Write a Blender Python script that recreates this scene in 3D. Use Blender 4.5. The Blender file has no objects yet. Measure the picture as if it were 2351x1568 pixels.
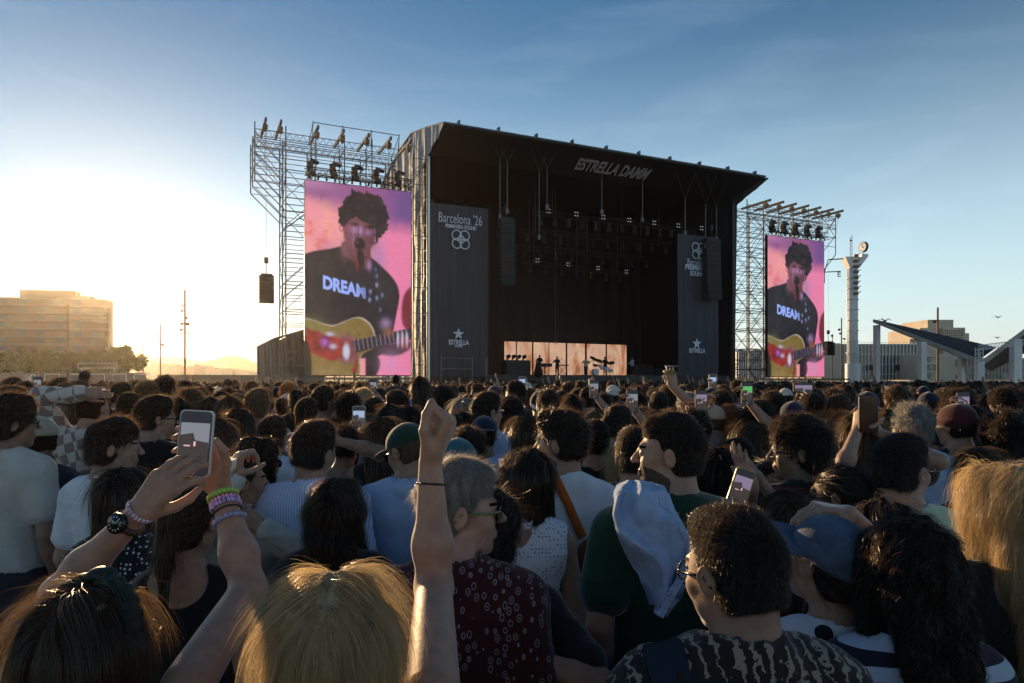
import bpy, math, random
import numpy as np
from mathutils import Vector, Matrix, Euler
random.seed(7); rng = np.random.default_rng(7)
R = math.radians
sc = bpy.context.scene
COL = sc.collection
FPX = 1567.3           # focal length in the 2351 px wide reading of the photograph
CU, HV, EYE = 1175.5, 874.0, 1.85

# ---------------------------------------------------------------- camera
cam_d = bpy.data.cameras.new('camera'); cam = bpy.data.objects.new('camera', cam_d); COL.objects.link(cam)
cam.location = (0, 0, EYE); cam.rotation_euler = (R(90), 0, 0)
cam_d.lens = 24; cam_d.sensor_width = 36; cam_d.shift_y = 0.0383
cam_d.clip_start = 0.05; cam_d.clip_end = 20000
sc.camera = cam

# ---------------------------------------------------------------- sky and sun
SUN_AZ, SUN_EL = R(-30.1), R(7.1)          # left of the viewing direction
sund = Vector((math.sin(SUN_AZ)*math.cos(SUN_EL), math.cos(SUN_AZ)*math.cos(SUN_EL), math.sin(SUN_EL)))
w = bpy.data.worlds.new('World'); sc.world = w; w.use_nodes = True
nt = w.node_tree; bg = nt.nodes['Background']
sky = nt.nodes.new('ShaderNodeTexSky'); sky.sky_type = 'NISHITA'; sky.sun_disc = False
sky.sun_elevation = SUN_EL; sky.sun_rotation = SUN_AZ
sky.air_density = 1.7; sky.dust_density = 0.12; sky.ozone_density = 5.8; sky.altitude = 0
# pale multiple-scattered air low over the horizon and thin cirrus veils, both functions of the view direction in the sky
N = nt.nodes; L = nt.links
tc = N.new('ShaderNodeTexCoord'); sp = N.new('ShaderNodeSeparateXYZ'); L.new(tc.outputs['Generated'], sp.inputs[0])
mr = N.new('ShaderNodeMapRange'); mr.interpolation_type = 'SMOOTHERSTEP'; mr.inputs[1].default_value = -.02; mr.inputs[2].default_value = .55; mr.inputs[3].default_value = 1.0; mr.inputs[4].default_value = 0.0; L.new(sp.outputs[2], mr.inputs[0])
air = N.new('ShaderNodeMix'); air.data_type = 'RGBA'; air.blend_type = 'ADD'; air.inputs[7].default_value = (3.6, 4.3, 4.7, 1); L.new(mr.outputs[0], air.inputs[0]); L.new(sky.outputs[0], air.inputs[6])
mp = N.new('ShaderNodeMapping'); mp.inputs['Scale'].default_value = (1.6, 1.6, 7.5); mp.inputs['Rotation'].default_value = (.10, -.16, .3); L.new(tc.outputs['Generated'], mp.inputs[0])
no = N.new('ShaderNodeTexNoise'); no.inputs['Scale'].default_value = 2.3; no.inputs['Detail'].default_value = 7; no.inputs['Roughness'].default_value = .55; no.inputs['Distortion'].default_value = .5; L.new(mp.outputs[0], no.inputs['Vector'])
cm = N.new('ShaderNodeMapRange'); cm.inputs[1].default_value = .50; cm.inputs[2].default_value = .80; cm.inputs[3].default_value = 0; cm.inputs[4].default_value = .30; L.new(no.outputs[0], cm.inputs[0])
ci = N.new('ShaderNodeMix'); ci.data_type = 'RGBA'; ci.blend_type = 'ADD'; ci.inputs[7].default_value = (1.5, 1.6, 1.7, 1); L.new(cm.outputs[0], ci.inputs[0]); L.new(air.outputs[2], ci.inputs[6])
nt.links.new(ci.outputs[2], bg.inputs[0]); bg.inputs[1].default_value = 0.095
sun_d = bpy.data.lights.new('sun', 'SUN'); sun_d.energy = 5.0; sun_d.angle = R(0.5); sun_d.color = (1.0, 0.66, 0.34)
sun = bpy.data.objects.new('sun', sun_d); COL.objects.link(sun)
sun.rotation_euler = sund.to_track_quat('Z', 'Y').to_euler()
sun.location = (0, 0, 50)
sc.view_settings.view_transform = 'Standard'; sc.view_settings.look = 'None'
sc.view_settings.exposure = 0.72; sc.view_settings.gamma = 1.0; sc.view_settings.use_curve_mapping = False
sc.cycles.volume_bounces = 0; sc.cycles.max_bounces = 6; sc.cycles.transparent_max_bounces = 16
sc.cycles.diffuse_bounces = 2; sc.cycles.glossy_bounces = 2

def haze():
    me = bpy.data.meshes.new('haze'); 
    x0, x1, y0, y1, z0, z1 = -1300, 1300, -60, 1260, -1.0, 48
    v = [(x, y, z) for x in (x0, x1) for y in (y0, y1) for z in (z0, z1)]
    f = [(0,1,3,2),(4,6,7,5),(0,4,5,1),(2,3,7,6),(0,2,6,4),(1,5,7,3)]
    me.from_pydata(v, [], f); me.update()
    o = bpy.data.objects.new('haze', me); COL.objects.link(o); o['kind'] = 'stuff'
    o['label'] = 'warm evening haze filling the air over the festival ground'; o['category'] = 'haze'
    m = bpy.data.materials.new('haze_air'); m.use_nodes = True; t = m.node_tree; t.nodes.clear()
    out = t.nodes.new('ShaderNodeOutputMaterial'); pv = t.nodes.new('ShaderNodeVolumePrincipled')
    pv.inputs['Color'].default_value = (1, .93, .82, 1); pv.inputs['Density'].default_value = HAZE_D
    pv.inputs['Anisotropy'].default_value = .78
    t.links.new(pv.outputs[0], out.inputs['Volume']); me.materials.append(m)
HAZE_D = 0.00015
# ---------------------------------------------------------------- materials
def nodes_of(name):
    m = bpy.data.materials.new(name); m.use_nodes = True
    return m, m.node_tree, m.node_tree.nodes['Principled BSDF']
def col4(c): return (c[0], c[1], c[2], 1.0)
def mat(name, c, rough=.7, metal=0, var=.25, scale=8, stretch=(1,1,1), spec=.5, bump=0, bscale=60, sss=0, trans=0, tcol=None, sheen=0):
    m, t, b = nodes_of(name); N = t.nodes; L = t.links
    b.inputs['Roughness'].default_value = rough; b.inputs['Metallic'].default_value = metal
    b.inputs['Specular IOR Level'].default_value = spec
    b.inputs['Base Color'].default_value = col4(c)
    if sheen: b.inputs['Sheen Weight'].default_value = sheen; b.inputs['Sheen Roughness'].default_value = .4
    tc = N.new('ShaderNodeTexCoord'); mp = N.new('ShaderNodeMapping'); mp.inputs['Scale'].default_value = stretch
    L.new(tc.outputs['Object'], mp.inputs[0])
    if var:
        no = N.new('ShaderNodeTexNoise'); no.inputs['Scale'].default_value = scale; no.inputs['Detail'].default_value = 5
        L.new(mp.outputs[0], no.inputs['Vector'])
        mr = N.new('ShaderNodeMapRange'); mr.inputs[1].default_value = .3; mr.inputs[2].default_value = .7
        mr.inputs[3].default_value = 1-var; mr.inputs[4].default_value = 1+var
        L.new(no.outputs[0], mr.inputs[0])
        mx = N.new('ShaderNodeMix'); mx.data_type = 'RGBA'; mx.blend_type = 'MULTIPLY'; mx.inputs[0].default_value = 1
        mx.inputs[6].default_value = col4(c); L.new(mr.outputs[0], mx.inputs[7]); L.new(mx.outputs[2], b.inputs['Base Color'])
    if bump:
        nb = N.new('ShaderNodeTexNoise'); nb.inputs['Scale'].default_value = bscale; nb.inputs['Detail'].default_value = 4
        L.new(mp.outputs[0], nb.inputs['Vector'])
        bu = N.new('ShaderNodeBump'); bu.inputs['Strength'].default_value = bump; bu.inputs['Distance'].default_value = .01
        L.new(nb.outputs[0], bu.inputs['Height']); L.new(bu.outputs[0], b.inputs['Normal'])
    if trans:
        tr = N.new('ShaderNodeBsdfTranslucent'); tr.inputs[0].default_value = col4(tcol or c)
        ms = N.new('ShaderNodeMixShader'); ms.inputs[0].default_value = trans
        out = N['Material Output']; L.new(b.outputs[0], ms.inputs[1]); L.new(tr.outputs[0], ms.inputs[2]); L.new(ms.outputs[0], out.inputs[0])
    return m
def emit(name, c, s=1.0):
    m, t, b = nodes_of(name)
    b.inputs['Base Color'].default_value = (0, 0, 0, 1); b.inputs['Emission Color'].default_value = col4(c); b.inputs['Emission Strength'].default_value = s
    b.inputs['Roughness'].default_value = .6
    return m
def hairmat(name, c, tc, tr=.15, rough=.36):
    tc = tuple(min(.95, q) for q in tc)
    s = mat(name+'_mass', c, rough=.8, var=.5, scale=60, stretch=(1, 1, .15), trans=.0, spec=.12, bump=.9, bscale=140)
    f = mat(name, tuple(q*1.1 for q in c), rough=rough, var=.5, scale=55, stretch=(1, 1, .12), trans=tr, tcol=tc, spec=.5)
    return (s, f)

# ---------------------------------------------------------------- objects
def mesh(name, V, F, mats, mi=None, smooth=True):
    me = bpy.data.meshes.new(name)
    V = np.asarray(V, dtype=np.float32)
    if isinstance(F, np.ndarray):
        n = F.shape[1]; nf = len(F)
        me.vertices.add(len(V)); me.vertices.foreach_set('co', V.ravel())
        me.loops.add(nf*n); me.loops.foreach_set('vertex_index', F.astype(np.int32).ravel())
        me.polygons.add(nf); me.polygons.foreach_set('loop_start', np.arange(0, nf*n, n, dtype=np.int32))
        me.polygons.foreach_set('loop_total', np.full(nf, n, dtype=np.int32))
        me.update(calc_edges=True)
    else:
        me.from_pydata([tuple(v) for v in V.tolist()], [], F); me.update()
    for m in (mats if isinstance(mats, (list, tuple)) else [mats]): me.materials.append(m)
    if mi is not None: me.polygons.foreach_set('material_index', np.asarray(mi, dtype=np.int32))
    if smooth: me.polygons.foreach_set('use_smooth', np.ones(len(me.polygons), dtype=bool))
    me.update()
    return me
def obj(name, data, parent=None, loc=None, rz=None):
    o = bpy.data.objects.new(name, data); COL.objects.link(o)
    if parent is not None: o.parent = parent
    if loc is not None: o.location = loc
    if rz is not None: o.rotation_euler = (0, 0, rz)
    return o
def tag(o, label, cat, group=None, kind=None):
    o['label'] = label; o['category'] = cat
    if group: o['group'] = group
    if kind: o['kind'] = kind
    return o
def copy_tree(o, parent=None):
    c = o.copy(); COL.objects.link(c); c.parent = parent
    for ch in [x for x in KIDS.get(o.name, [])]: copy_tree(ch, c)
    return c
KIDS = {}

class MB:
    """collects boxes, tubes, prisms into one mesh"""
    def __init__(s): s.V = []; s.F = []; s.M = []
    def add(s, V, F, m=0):
        n = len(s.V); s.V += [tuple(v) for v in V]; s.F += [tuple(i+n for i in f) for f in F]; s.M += [m]*len(F); return s
    def hexa(s, P, m=0):     # 8 points: bottom 4, top 4
        return s.add(P, [(3,2,1,0),(4,5,6,7),(0,1,5,4),(1,2,6,5),(2,3,7,6),(3,0,4,7)], m)
    def box(s, x0, x1, y0, y1, z0, z1, m=0, T=None):
        P = [(x0,y0,z0),(x1,y0,z0),(x1,y1,z0),(x0,y1,z0),(x0,y0,z1),(x1,y0,z1),(x1,y1,z1),(x0,y1,z1)]
        if T: P = [T(*p) for p in P]
        return s.hexa(P, m)
    def tube(s, a, b, r, r2=None, n=6, m=0, caps=True):
        a = Vector(a); b = Vector(b); d = (b-a)
        if d.length < 1e-6: return s
        d.normalize(); u = d.orthogonal().normalized(); v = d.cross(u); r2 = r if r2 is None else r2
        P = [a+(u*math.cos(2*math.pi*i/n)+v*math.sin(2*math.pi*i/n))*r for i in range(n)] + [b+(u*math.cos(2*math.pi*i/n)+v*math.sin(2*math.pi*i/n))*r2 for i in range(n)]
        F = [(i, (i+1)%n, n+(i+1)%n, n+i) for i in range(n)]
        if caps: F += [tuple(range(n-1, -1, -1)), tuple(range(n, 2*n))]
        return s.add(P, F, m)
    def path(s, pts, r, n=6, m=0):
        for a, b in zip(pts[:-1], pts[1:]): s.tube(a, b, r, n=n, m=m)
        return s
    def prism(s, poly, f, t0, t1, m=0):      # poly 2D, f(a,b,t)->point
        n = len(poly); P = [f(a, b, t0) for a, b in poly]+[f(a, b, t1) for a, b in poly]
        F = [tuple(range(n)), tuple(range(2*n-1, n-1, -1))]+[(i, n+i, n+(i+1)%n, (i+1)%n) for i in range(n)]
        return s.add(P, F, m)
    def quad(s, a, b, c, d, m=0): return s.add([a, b, c, d], [(0,1,2,3)], m)
    def build(s, name, mats, parent=None, smooth=False, origin=None, off=None):
        V = np.array(s.V, dtype=np.float32)
        if origin is not None: V = V-np.array(origin, dtype=np.float32)
        me = mesh(name, V, s.F, mats, s.M, smooth)
        o = obj(name, me, parent)
        if parent is not None: KIDS.setdefault(parent.name, []).append(o)
        if parent is not None and origin is None and parent.location.length > 0: o.matrix_parent_inverse = Matrix.Translation(-parent.location)
        if origin is not None and parent is None: o.location = origin
        return o
def empty(name, loc=(0,0,0)):
    o = obj(name, None); o.location = loc; o.empty_display_size = .3; return o

# picture coordinates (2351 px wide reading) -> world
def PX(u, v, Y): return Vector(((u-CU)/FPX*Y, Y, EYE+(HV-v)/FPX*Y))
def ZV(v, Y): return EYE+(HV-v)/FPX*Y
# stage frame: s along the front, d deeper
SU = Vector((.9071, .4209, 0)); SD = Vector((-.4209, .9071, 0)); SO = Vector((-14.85, 49, 0))
def S(s, d, z): return SO+SU*s+SD*d+Vector((0, 0, z))
def s_at(u, d):
    k = (u-CU)/FPX; X0 = SO.x+SD.x*d; Y0 = SO.y+SD.y*d
    return (k*Y0-X0)/(SU.x-k*SU.y)
def y_at(s, d): return SO.y+SU.y*s+SD.y*d
def SP(u, v, d):
    s = s_at(u, d); return S(s, d, ZV(v, y_at(s, d)))
def pattern(name, kind, c1, c2, scale=40, rough=.85):
    m, t, b = nodes_of(name); N = t.nodes; L = t.links
    b.inputs['Roughness'].default_value = rough; b.inputs['Specular IOR Level'].default_value = .2; b.inputs['Sheen Weight'].default_value = .15
    tc = N.new('ShaderNodeTexCoord'); mx = N.new('ShaderNodeMix'); mx.data_type = 'RGBA'; mx.inputs[6].default_value = col4(c1); mx.inputs[7].default_value = col4(c2)
    if kind in ('hstripe', 'vstripe'):
        sp = N.new('ShaderNodeSeparateXYZ'); L.new(tc.outputs['Object'], sp.inputs[0])
        ad = N.new('ShaderNodeMath'); ad.operation = 'ADD'
        if kind == 'hstripe': L.new(sp.outputs[2], ad.inputs[0])
        else: L.new(sp.outputs[0], ad.inputs[0])
        no = N.new('ShaderNodeTexNoise'); no.inputs['Scale'].default_value = 5; L.new(tc.outputs['Object'], no.inputs['Vector'])
        mm = N.new('ShaderNodeMath'); mm.operation = 'MULTIPLY'; mm.inputs[1].default_value = .03; L.new(no.outputs[0], mm.inputs[0]); L.new(mm.outputs[0], ad.inputs[1])
        m2 = N.new('ShaderNodeMath'); m2.operation = 'MULTIPLY'; m2.inputs[1].default_value = scale; L.new(ad.outputs[0], m2.inputs[0])
        fr = N.new('ShaderNodeMath'); fr.operation = 'FRACT'; L.new(m2.outputs[0], fr.inputs[0])
        gt = N.new('ShaderNodeMath'); gt.operation = 'GREATER_THAN'; gt.inputs[1].default_value = .5; L.new(fr.outputs[0], gt.inputs[0]); f = gt.outputs[0]
    elif kind in ('check', 'plaid'):
        ck = N.new('ShaderNodeTexChecker'); ck.inputs['Scale'].default_value = scale; mp = N.new('ShaderNodeMapping'); mp.inputs['Rotation'].default_value = (.2, .3, R(40) if kind == 'check' else 0)
        L.new(tc.outputs['Object'], mp.inputs[0]); L.new(mp.outputs[0], ck.inputs[0]); f = ck.outputs[1]
    elif kind == 'dots':
        vo = N.new('ShaderNodeTexVoronoi'); vo.inputs['Scale'].default_value = scale; vo.inputs['Randomness'].default_value = .35; L.new(tc.outputs['Object'], vo.inputs['Vector'])
        gt = N.new('ShaderNodeMath'); gt.operation = 'LESS_THAN'; gt.inputs[1].default_value = .27; L.new(vo.outputs['Distance'], gt.inputs[0]); f = gt.outputs[0]
    elif kind == 'paisley':
        vo = N.new('ShaderNodeTexVoronoi'); vo.inputs['Scale'].default_value = scale; vo.inputs['Randomness'].default_value = .55
        mp = N.new('ShaderNodeMapping'); mp.inputs['Scale'].default_value = (1.35, 1, .85); mp.inputs['Rotation'].default_value = (0, .5, 0); L.new(tc.outputs['Object'], mp.inputs[0]); L.new(mp.outputs[0], vo.inputs['Vector'])
        a = N.new('ShaderNodeMath'); a.operation = 'SUBTRACT'; a.inputs[1].default_value = .30; L.new(vo.outputs['Distance'], a.inputs[0])
        ab = N.new('ShaderNodeMath'); ab.operation = 'ABSOLUTE'; L.new(a.outputs[0], ab.inputs[0])
        gt = N.new('ShaderNodeMath'); gt.operation = 'LESS_THAN'; gt.inputs[1].default_value = .05; L.new(ab.outputs[0], gt.inputs[0])
        g2 = N.new('ShaderNodeMath'); g2.operation = 'LESS_THAN'; g2.inputs[1].default_value = .12; L.new(vo.outputs['Distance'], g2.inputs[0])
        mxx = N.new('ShaderNodeMath'); mxx.operation = 'MAXIMUM'; L.new(gt.outputs[0], mxx.inputs[0]); L.new(g2.outputs[0], mxx.inputs[1]); f = mxx.outputs[0]
    elif kind == 'knit':
        wv = N.new('ShaderNodeTexWave'); wv.inputs['Scale'].default_value = scale*.35; wv.inputs['Distortion'].default_value = 6; wv.inputs['Detail'].default_value = 3; wv.inputs['Detail Scale'].default_value = 5
        L.new(tc.outputs['Object'], wv.inputs[0]); no = N.new('ShaderNodeTexNoise'); no.inputs['Scale'].default_value = 14; L.new(tc.outputs['Object'], no.inputs['Vector'])
        a = N.new('ShaderNodeMath'); a.operation = 'MULTIPLY'; L.new(wv.outputs[1], a.inputs[0]); L.new(no.outputs[0], a.inputs[1])
        gt = N.new('ShaderNodeMath'); gt.operation = 'GREATER_THAN'; gt.inputs[1].default_value = .42; L.new(a.outputs[0], gt.inputs[0]); f = gt.outputs[0]
    L.new(f, mx.inputs[0]); L.new(mx.outputs[2], b.inputs['Base Color'])
    nb = N.new('ShaderNodeTexNoise'); nb.inputs['Scale'].default_value = 90; L.new(tc.outputs['Object'], nb.inputs['Vector'])
    bu = N.new('ShaderNodeBump'); bu.inputs['Strength'].default_value = .25; bu.inputs['Distance'].default_value = .004; L.new(nb.outputs[0], bu.inputs['Height']); L.new(bu.outputs[0], b.inputs['Normal'])
    return m
def cloth(name, c, tr=.12): return mat(name, c, rough=.85, var=.10, scale=14, spec=.2, bump=.35, bscale=120, sheen=.45, trans=tr)
def skinmat(name, c, tr=.12): return mat(name, c, rough=.50, var=.16, scale=34, spec=.4, bump=.08, bscale=130, sheen=.5, trans=tr, tcol=(c[0]*1.1, c[1]*.35, c[2]*.2))
SKIN = {'pale': skinmat('pale_skin', (.46, .27, .19)), 'fair': skinmat('fair_skin', (.38, .215, .14)), 'tan': skinmat('tan_skin', (.29, .155, .095)), 'brown': skinmat('brown_skin', (.20, .125, .075)), 'dark': skinmat('dark_skin', (.13, .07, .045))}
LIPS = mat('lip_skin', (.32, .11, .09), rough=.45, var=.1); EYEW = mat('eye_white', (.65, .62, .58), rough=.2, var=0); STUBBLE = mat('beard_stubble', (.07, .042, .030), rough=.8, var=.4, scale=120, bump=.6, bscale=260)
HAIRM = {'black': hairmat('black_hair', (.007, .005, .004), (.36, .21, .10)), 'dark': hairmat('dark_brown_hair', (.011, .007, .005), (.58, .36, .16)), 'brown': hairmat('brown_hair', (.030, .017, .009), (.72, .46, .22)),
         'light': hairmat('light_brown_hair', (.085, .050, .026), (.75, .52, .27)), 'blonde': hairmat('blonde_hair', (.30, .21, .115), (.92, .70, .38), .4), 'ginger': hairmat('ginger_hair', (.17, .065, .020), (.85, .42, .12)),
         'grey': hairmat('grey_hair', (.13, .125, .12), (.75, .68, .55), .4), 'white': hairmat('white_hair', (.42, .40, .38), (.8, .75, .65), .4)}
EYEFRAME = mat('dark_plastic', (.012, .011, .010), rough=.25, var=0); TORTOISE = mat('tortoiseshell_plastic', (.16, .055, .015), rough=.2, var=.7, scale=120, trans=.3, tcol=(.7, .25, .04)); GREENFR = mat('olive_green_plastic', (.13, .17, .07), rough=.3, var=.05)
LENS = mat('smoked_lens', (.006, .006, .007), rough=.12, var=0, spec=.5)
JEANS = mat('dark_denim_trousers', (.018, .022, .034), rough=.9, var=.2, scale=30)
CL = {k: cloth(k+'_cotton', c) for k, c in dict(white=(.74, .75, .80), offwhite=(.56, .53, .48), black=(.012, .012, .013), charcoal=(.035, .036, .04), navy=(.016, .022, .048), grey=(.25, .25, .26), lightblue=(.42, .52, .72), blue=(.07, .13, .30),
      green=(.012, .045, .030), mint=(.55, .62, .42), olive=(.08, .085, .045), maroon=(.075, .014, .016), red=(.35, .035, .03), pink=(.6, .25, .32), lilac=(.42, .30, .50), beige=(.48, .40, .28), brown=(.09, .05, .03), yellow=(.60, .42, .08), teal=(.03, .13, .16), orange=(.50, .12, .02)).items()}
DENIM = mat('light_blue_denim', (.30, .39, .55), rough=.9, var=.16, scale=25, bump=.3, bscale=200); DENIMCAP = mat('faded_blue_denim', (.065, .095, .145), rough=.9, var=.35, scale=28, bump=.35, bscale=240)
BLUESTRIPE = pattern('blue_white_striped_cotton', 'vstripe', (.38, .48, .74), (.70, .74, .86), 95)
NAVYSTRIPE = pattern('navy_white_striped_cotton', 'hstripe', (.012, .015, .03), (.42, .48, .58), 19)
CHECK = pattern('cream_brown_checked_cotton', 'check', (.50, .46, .41), (.24, .16, .14), 16)
PLAID = pattern('blue_plaid_cotton', 'plaid', (.035, .07, .15), (.13, .17, .25), 22)
PAISLEY = pattern('dark_red_paisley_cotton', 'paisley', (.040, .008, .009), (.20, .17, .19), 40)
DOTS = pattern('white_black_polka_dot_cotton', 'dots', (.58, .58, .62), (.010, .010, .012), 12)
SMALLDOTS = pattern('black_white_dotted_cotton', 'dots', (.012, .012, .014), (.6, .6, .62), 60)
FLORAL = pattern('blue_white_floral_cotton', 'dots', (.09, .12, .30), (.6, .6, .66), 34)
KNIT = pattern('dark_patterned_knit', 'knit', (.018, .014, .012), (.26, .21, .16), 30)
THINSTRIPE = pattern('white_blue_thin_striped_cotton', 'hstripe', (.62, .64, .68), (.08, .10, .20), 60)
MAROONSTR = pattern('black_maroon_striped_knit', 'hstripe', (.016, .011, .012), (.10, .022, .022), 9)
EYELET = pattern('white_eyelet_cotton', 'dots', (.74, .75, .80), (.22, .23, .27), 75)
# ---------------------------------------------------------------- implicit surface bodies
def surface_nets(F, xs, ys, zs):
    I = F < 0; nx, ny, nz = F.shape
    shp = (nx-1, ny-1, nz-1)
    cnt = np.zeros(shp, np.float32); acc = [np.zeros(shp, np.float32) for _ in range(3)]
    ax = (xs, ys, zs); cr = []
    for a in range(3):
        s0 = [slice(None)]*3; s1 = [slice(None)]*3; s0[a] = slice(0, -1); s1[a] = slice(1, None)
        f0 = F[tuple(s0)]; f1 = F[tuple(s1)]; c = I[tuple(s0)] != I[tuple(s1)]; cr.append(c)
        idx = np.nonzero(c); t = f0[idx]/(f0[idx]-f1[idx])
        P = [ax[q][idx[q]].astype(np.float32) for q in range(3)]
        P[a] = P[a]+t*(ax[a][idx[a]+1]-ax[a][idx[a]])
        o = [q for q in range(3) if q != a]
        for d1 in (0, 1):
            for d2 in (0, 1):
                ci = list(idx); ci[o[0]] = idx[o[0]]-d1; ci[o[1]] = idx[o[1]]-d2
                ok = (ci[o[0]] >= 0) & (ci[o[0]] < shp[o[0]]) & (ci[o[1]] >= 0) & (ci[o[1]] < shp[o[1]])
                lin = np.ravel_multi_index([q[ok] for q in ci], shp)
                # an edge meets a cell once per (d1,d2): indices unique
                cnt.ravel()[lin] += 1
                for q in range(3): acc[q].ravel()[lin] += P[q][ok]
    act = cnt > 0; ids = -np.ones(shp, np.int64); n = int(act.sum()); ids[act] = np.arange(n)
    V = np.stack([acc[q][act]/cnt[act] for q in range(3)], 1)
    Q = []
    for a in range(3):
        idx = np.nonzero(cr[a]); o = [q for q in range(3) if q != a]
        ok = (idx[o[0]] > 0) & (idx[o[0]] < F.shape[o[0]]-1) & (idx[o[1]] > 0) & (idx[o[1]] < F.shape[o[1]]-1)
        idx = [q[ok] for q in idx]
        def cell(d1, d2):
            c = list(idx); c[o[0]] = idx[o[0]]-d1; c[o[1]] = idx[o[1]]-d2
            return ids[tuple(c)]
        q = np.stack([cell(1, 1), cell(0, 1), cell(0, 0), cell(1, 0)], 1)
        ins = I[tuple(idx)]
        if a == 1: ins = ~ins
        q[~ins] = q[~ins][:, ::-1]
        Q.append(q)
    return V, np.concatenate(Q)

class Sdf:
    def __init__(s): s.ops = []
    def cap(s, a, b, ra, rb=None, k=.02, M=None, sc=None, op='add'):
        s.ops.append(('cap', op, np.array(a, float), np.array(b, float), ra, ra if rb is None else rb, k, M, sc)); return s
    def ell(s, c, r, k=.02, M=None, rot=None, op='add'):
        m = Matrix.Translation(Vector(c))
        if rot is not None: m = m @ Euler(rot).to_matrix().to_4x4()
        if M is not None: m = M @ m
        s.ops.append(('ell', op, None, None, np.array(r, float), 0, k, m, None)); return s
    def cut(s, n, d, k=.01, M=None):
        s.ops.append(('cut', 'sub', np.array(n, float), None, d, 0, k, M, None)); return s
    def ev(s, xs, ys, zs):
        F = np.full((len(xs), len(ys), len(zs)), .5, np.float32)
        for kind, op, a, b, ra, rb, k, M, sc in s.ops:
            if kind == 'cut':
                sl = (slice(None),)*3; gx, gy, gz = xs, ys, zs
            else:
                Mn = np.array(M) if M is not None else np.eye(4)
                if kind == 'cap':
                    pa = (Mn @ np.append(a, 1))[:3]; pb = (Mn @ np.append(b, 1))[:3]; sz = max(ra, rb)+k+.03
                    lo = np.minimum(pa, pb)-sz; hi = np.maximum(pa, pb)+sz
                else:
                    pc = Mn[:3, 3]; sz = float(ra.max())+k+.03; lo = pc-sz; hi = pc+sz
                i = [np.searchsorted(g, (lo[q], hi[q])) for q, g in enumerate((xs, ys, zs))]
                if any(q[0] >= q[1] for q in i): continue
                sl = tuple(slice(q[0], q[1]) for q in i); gx, gy, gz = xs[sl[0]], ys[sl[1]], zs[sl[2]]
            X = gx[:, None, None]; Y = gy[None, :, None]; Z = gz[None, None, :]
            if M is not None:
                m = np.array(M.inverted()); X, Y, Z = [(m[q, 0]*X+m[q, 1]*Y+m[q, 2]*Z+m[q, 3]) for q in range(3)]
            if kind == 'cap':
                aa, bb = a, b
                if sc is not None:
                    sc = np.array(sc, float); mid = (a+b)/2; X = (X-mid[0])*sc[0]; Y = (Y-mid[1])*sc[1]; Z = (Z-mid[2])*sc[2]
                    aa = (a-mid)*sc; bb = (b-mid)*sc
                ba = bb-aa; l2 = max(float(ba @ ba), 1e-9)
                t = np.clip(((X-aa[0])*ba[0]+(Y-aa[1])*ba[1]+(Z-aa[2])*ba[2])/l2, 0, 1)
                D = np.sqrt((X-aa[0]-t*ba[0])**2+(Y-aa[1]-t*ba[1])**2+(Z-aa[2]-t*ba[2])**2)-(ra+(rb-ra)*t)
            elif kind == 'ell':
                k0 = np.sqrt((X/ra[0])**2+(Y/ra[1])**2+(Z/ra[2])**2); k1 = np.sqrt((X/ra[0]**2)**2+(Y/ra[1]**2)**2+(Z/ra[2]**2)**2)
                D = k0*(k0-1)/np.maximum(k1, 1e-6)
            else: D = a[0]*X+a[1]*Y+a[2]*Z-ra
            D = D.astype(np.float32); G = F[sl]
            if op == 'add':
                h = np.maximum(k-np.abs(G-D), 0)/k; F[sl] = np.minimum(G, D)-h*h*k*.25
            else:
                if kind != 'cut': D = -D
                h = np.maximum(k-np.abs(G-D), 0)/k; F[sl] = np.maximum(G, D)+h*h*k*.25
        return F
    def bounds(s):
        lo = np.full(3, 9.); hi = np.full(3, -9.)
        for kind, op, a, b, ra, rb, k, M, sc in s.ops:
            if op != 'add': continue
            Mn = np.array(M) if M is not None else np.eye(4)
            if kind == 'cap':
                pa = (Mn @ np.append(a, 1))[:3]; pb = (Mn @ np.append(b, 1))[:3]; sz = max(ra, rb)
            else: pa = pb = Mn[:3, 3]; sz = float(np.max(ra))
            lo = np.minimum(lo, np.minimum(pa, pb)-sz); hi = np.maximum(hi, np.maximum(pa, pb)+sz)
        return lo, hi
    def mesh(s, h, lo=None, hi=None, fine=None):
        """h voxel; fine=(lo,hi,hf): spacing hf inside that box (a graded grid, so the body stays one surface)"""
        l, u = s.bounds(); l = l-.02; u = u+.02
        if lo is not None: l = np.maximum(l, lo)
        if hi is not None: u = np.minimum(u, hi)
        ax = []
        for q in range(3):
            if fine is None: g = np.arange(l[q], u[q]+h, h)
            else:
                g = [l[q]]
                while g[-1] < u[q]+h:
                    c = g[-1]; st = h
                    for (fl, fh, hf) in fine:
                        if fl[q]-1e-6 <= c <= fh[q]: st = min(st, hf)
                        elif c < fl[q]: st = min(st, max(hf, (fl[q]-c)*.5+hf*.5))
                        else: st = min(st, max(hf, (c-fh[q])*.5+hf))
                    g.append(c+max(st, .0015))
                g = np.array(g)
            ax.append(g.astype(np.float32))
        return surface_nets(s.ev(*ax), *ax)

def wob(P, fr, amp, seed=0, octv=3):
    r = np.random.default_rng(seed+11); out = np.zeros(len(P), np.float32); fr = np.array(fr, float)
    for o in range(octv):
        for j in range(3):
            d = r.normal(size=3); d /= np.linalg.norm(d)
            out += np.sin((P*fr*(1.9**o)) @ d + r.uniform(0, 6.3)).astype(np.float32)*(.55**o)/2.2
    return out*amp
def vnormals(V, F):
    a = V[F[:, 2]]-V[F[:, 0]]; b = V[F[:, 3]]-V[F[:, 1]]; n = np.cross(a, b)
    N = np.zeros_like(V)
    for q in range(4): np.add.at(N, F[:, q], n)
    return N/np.maximum(np.linalg.norm(N, axis=1, keepdims=True), 1e-9)

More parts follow.
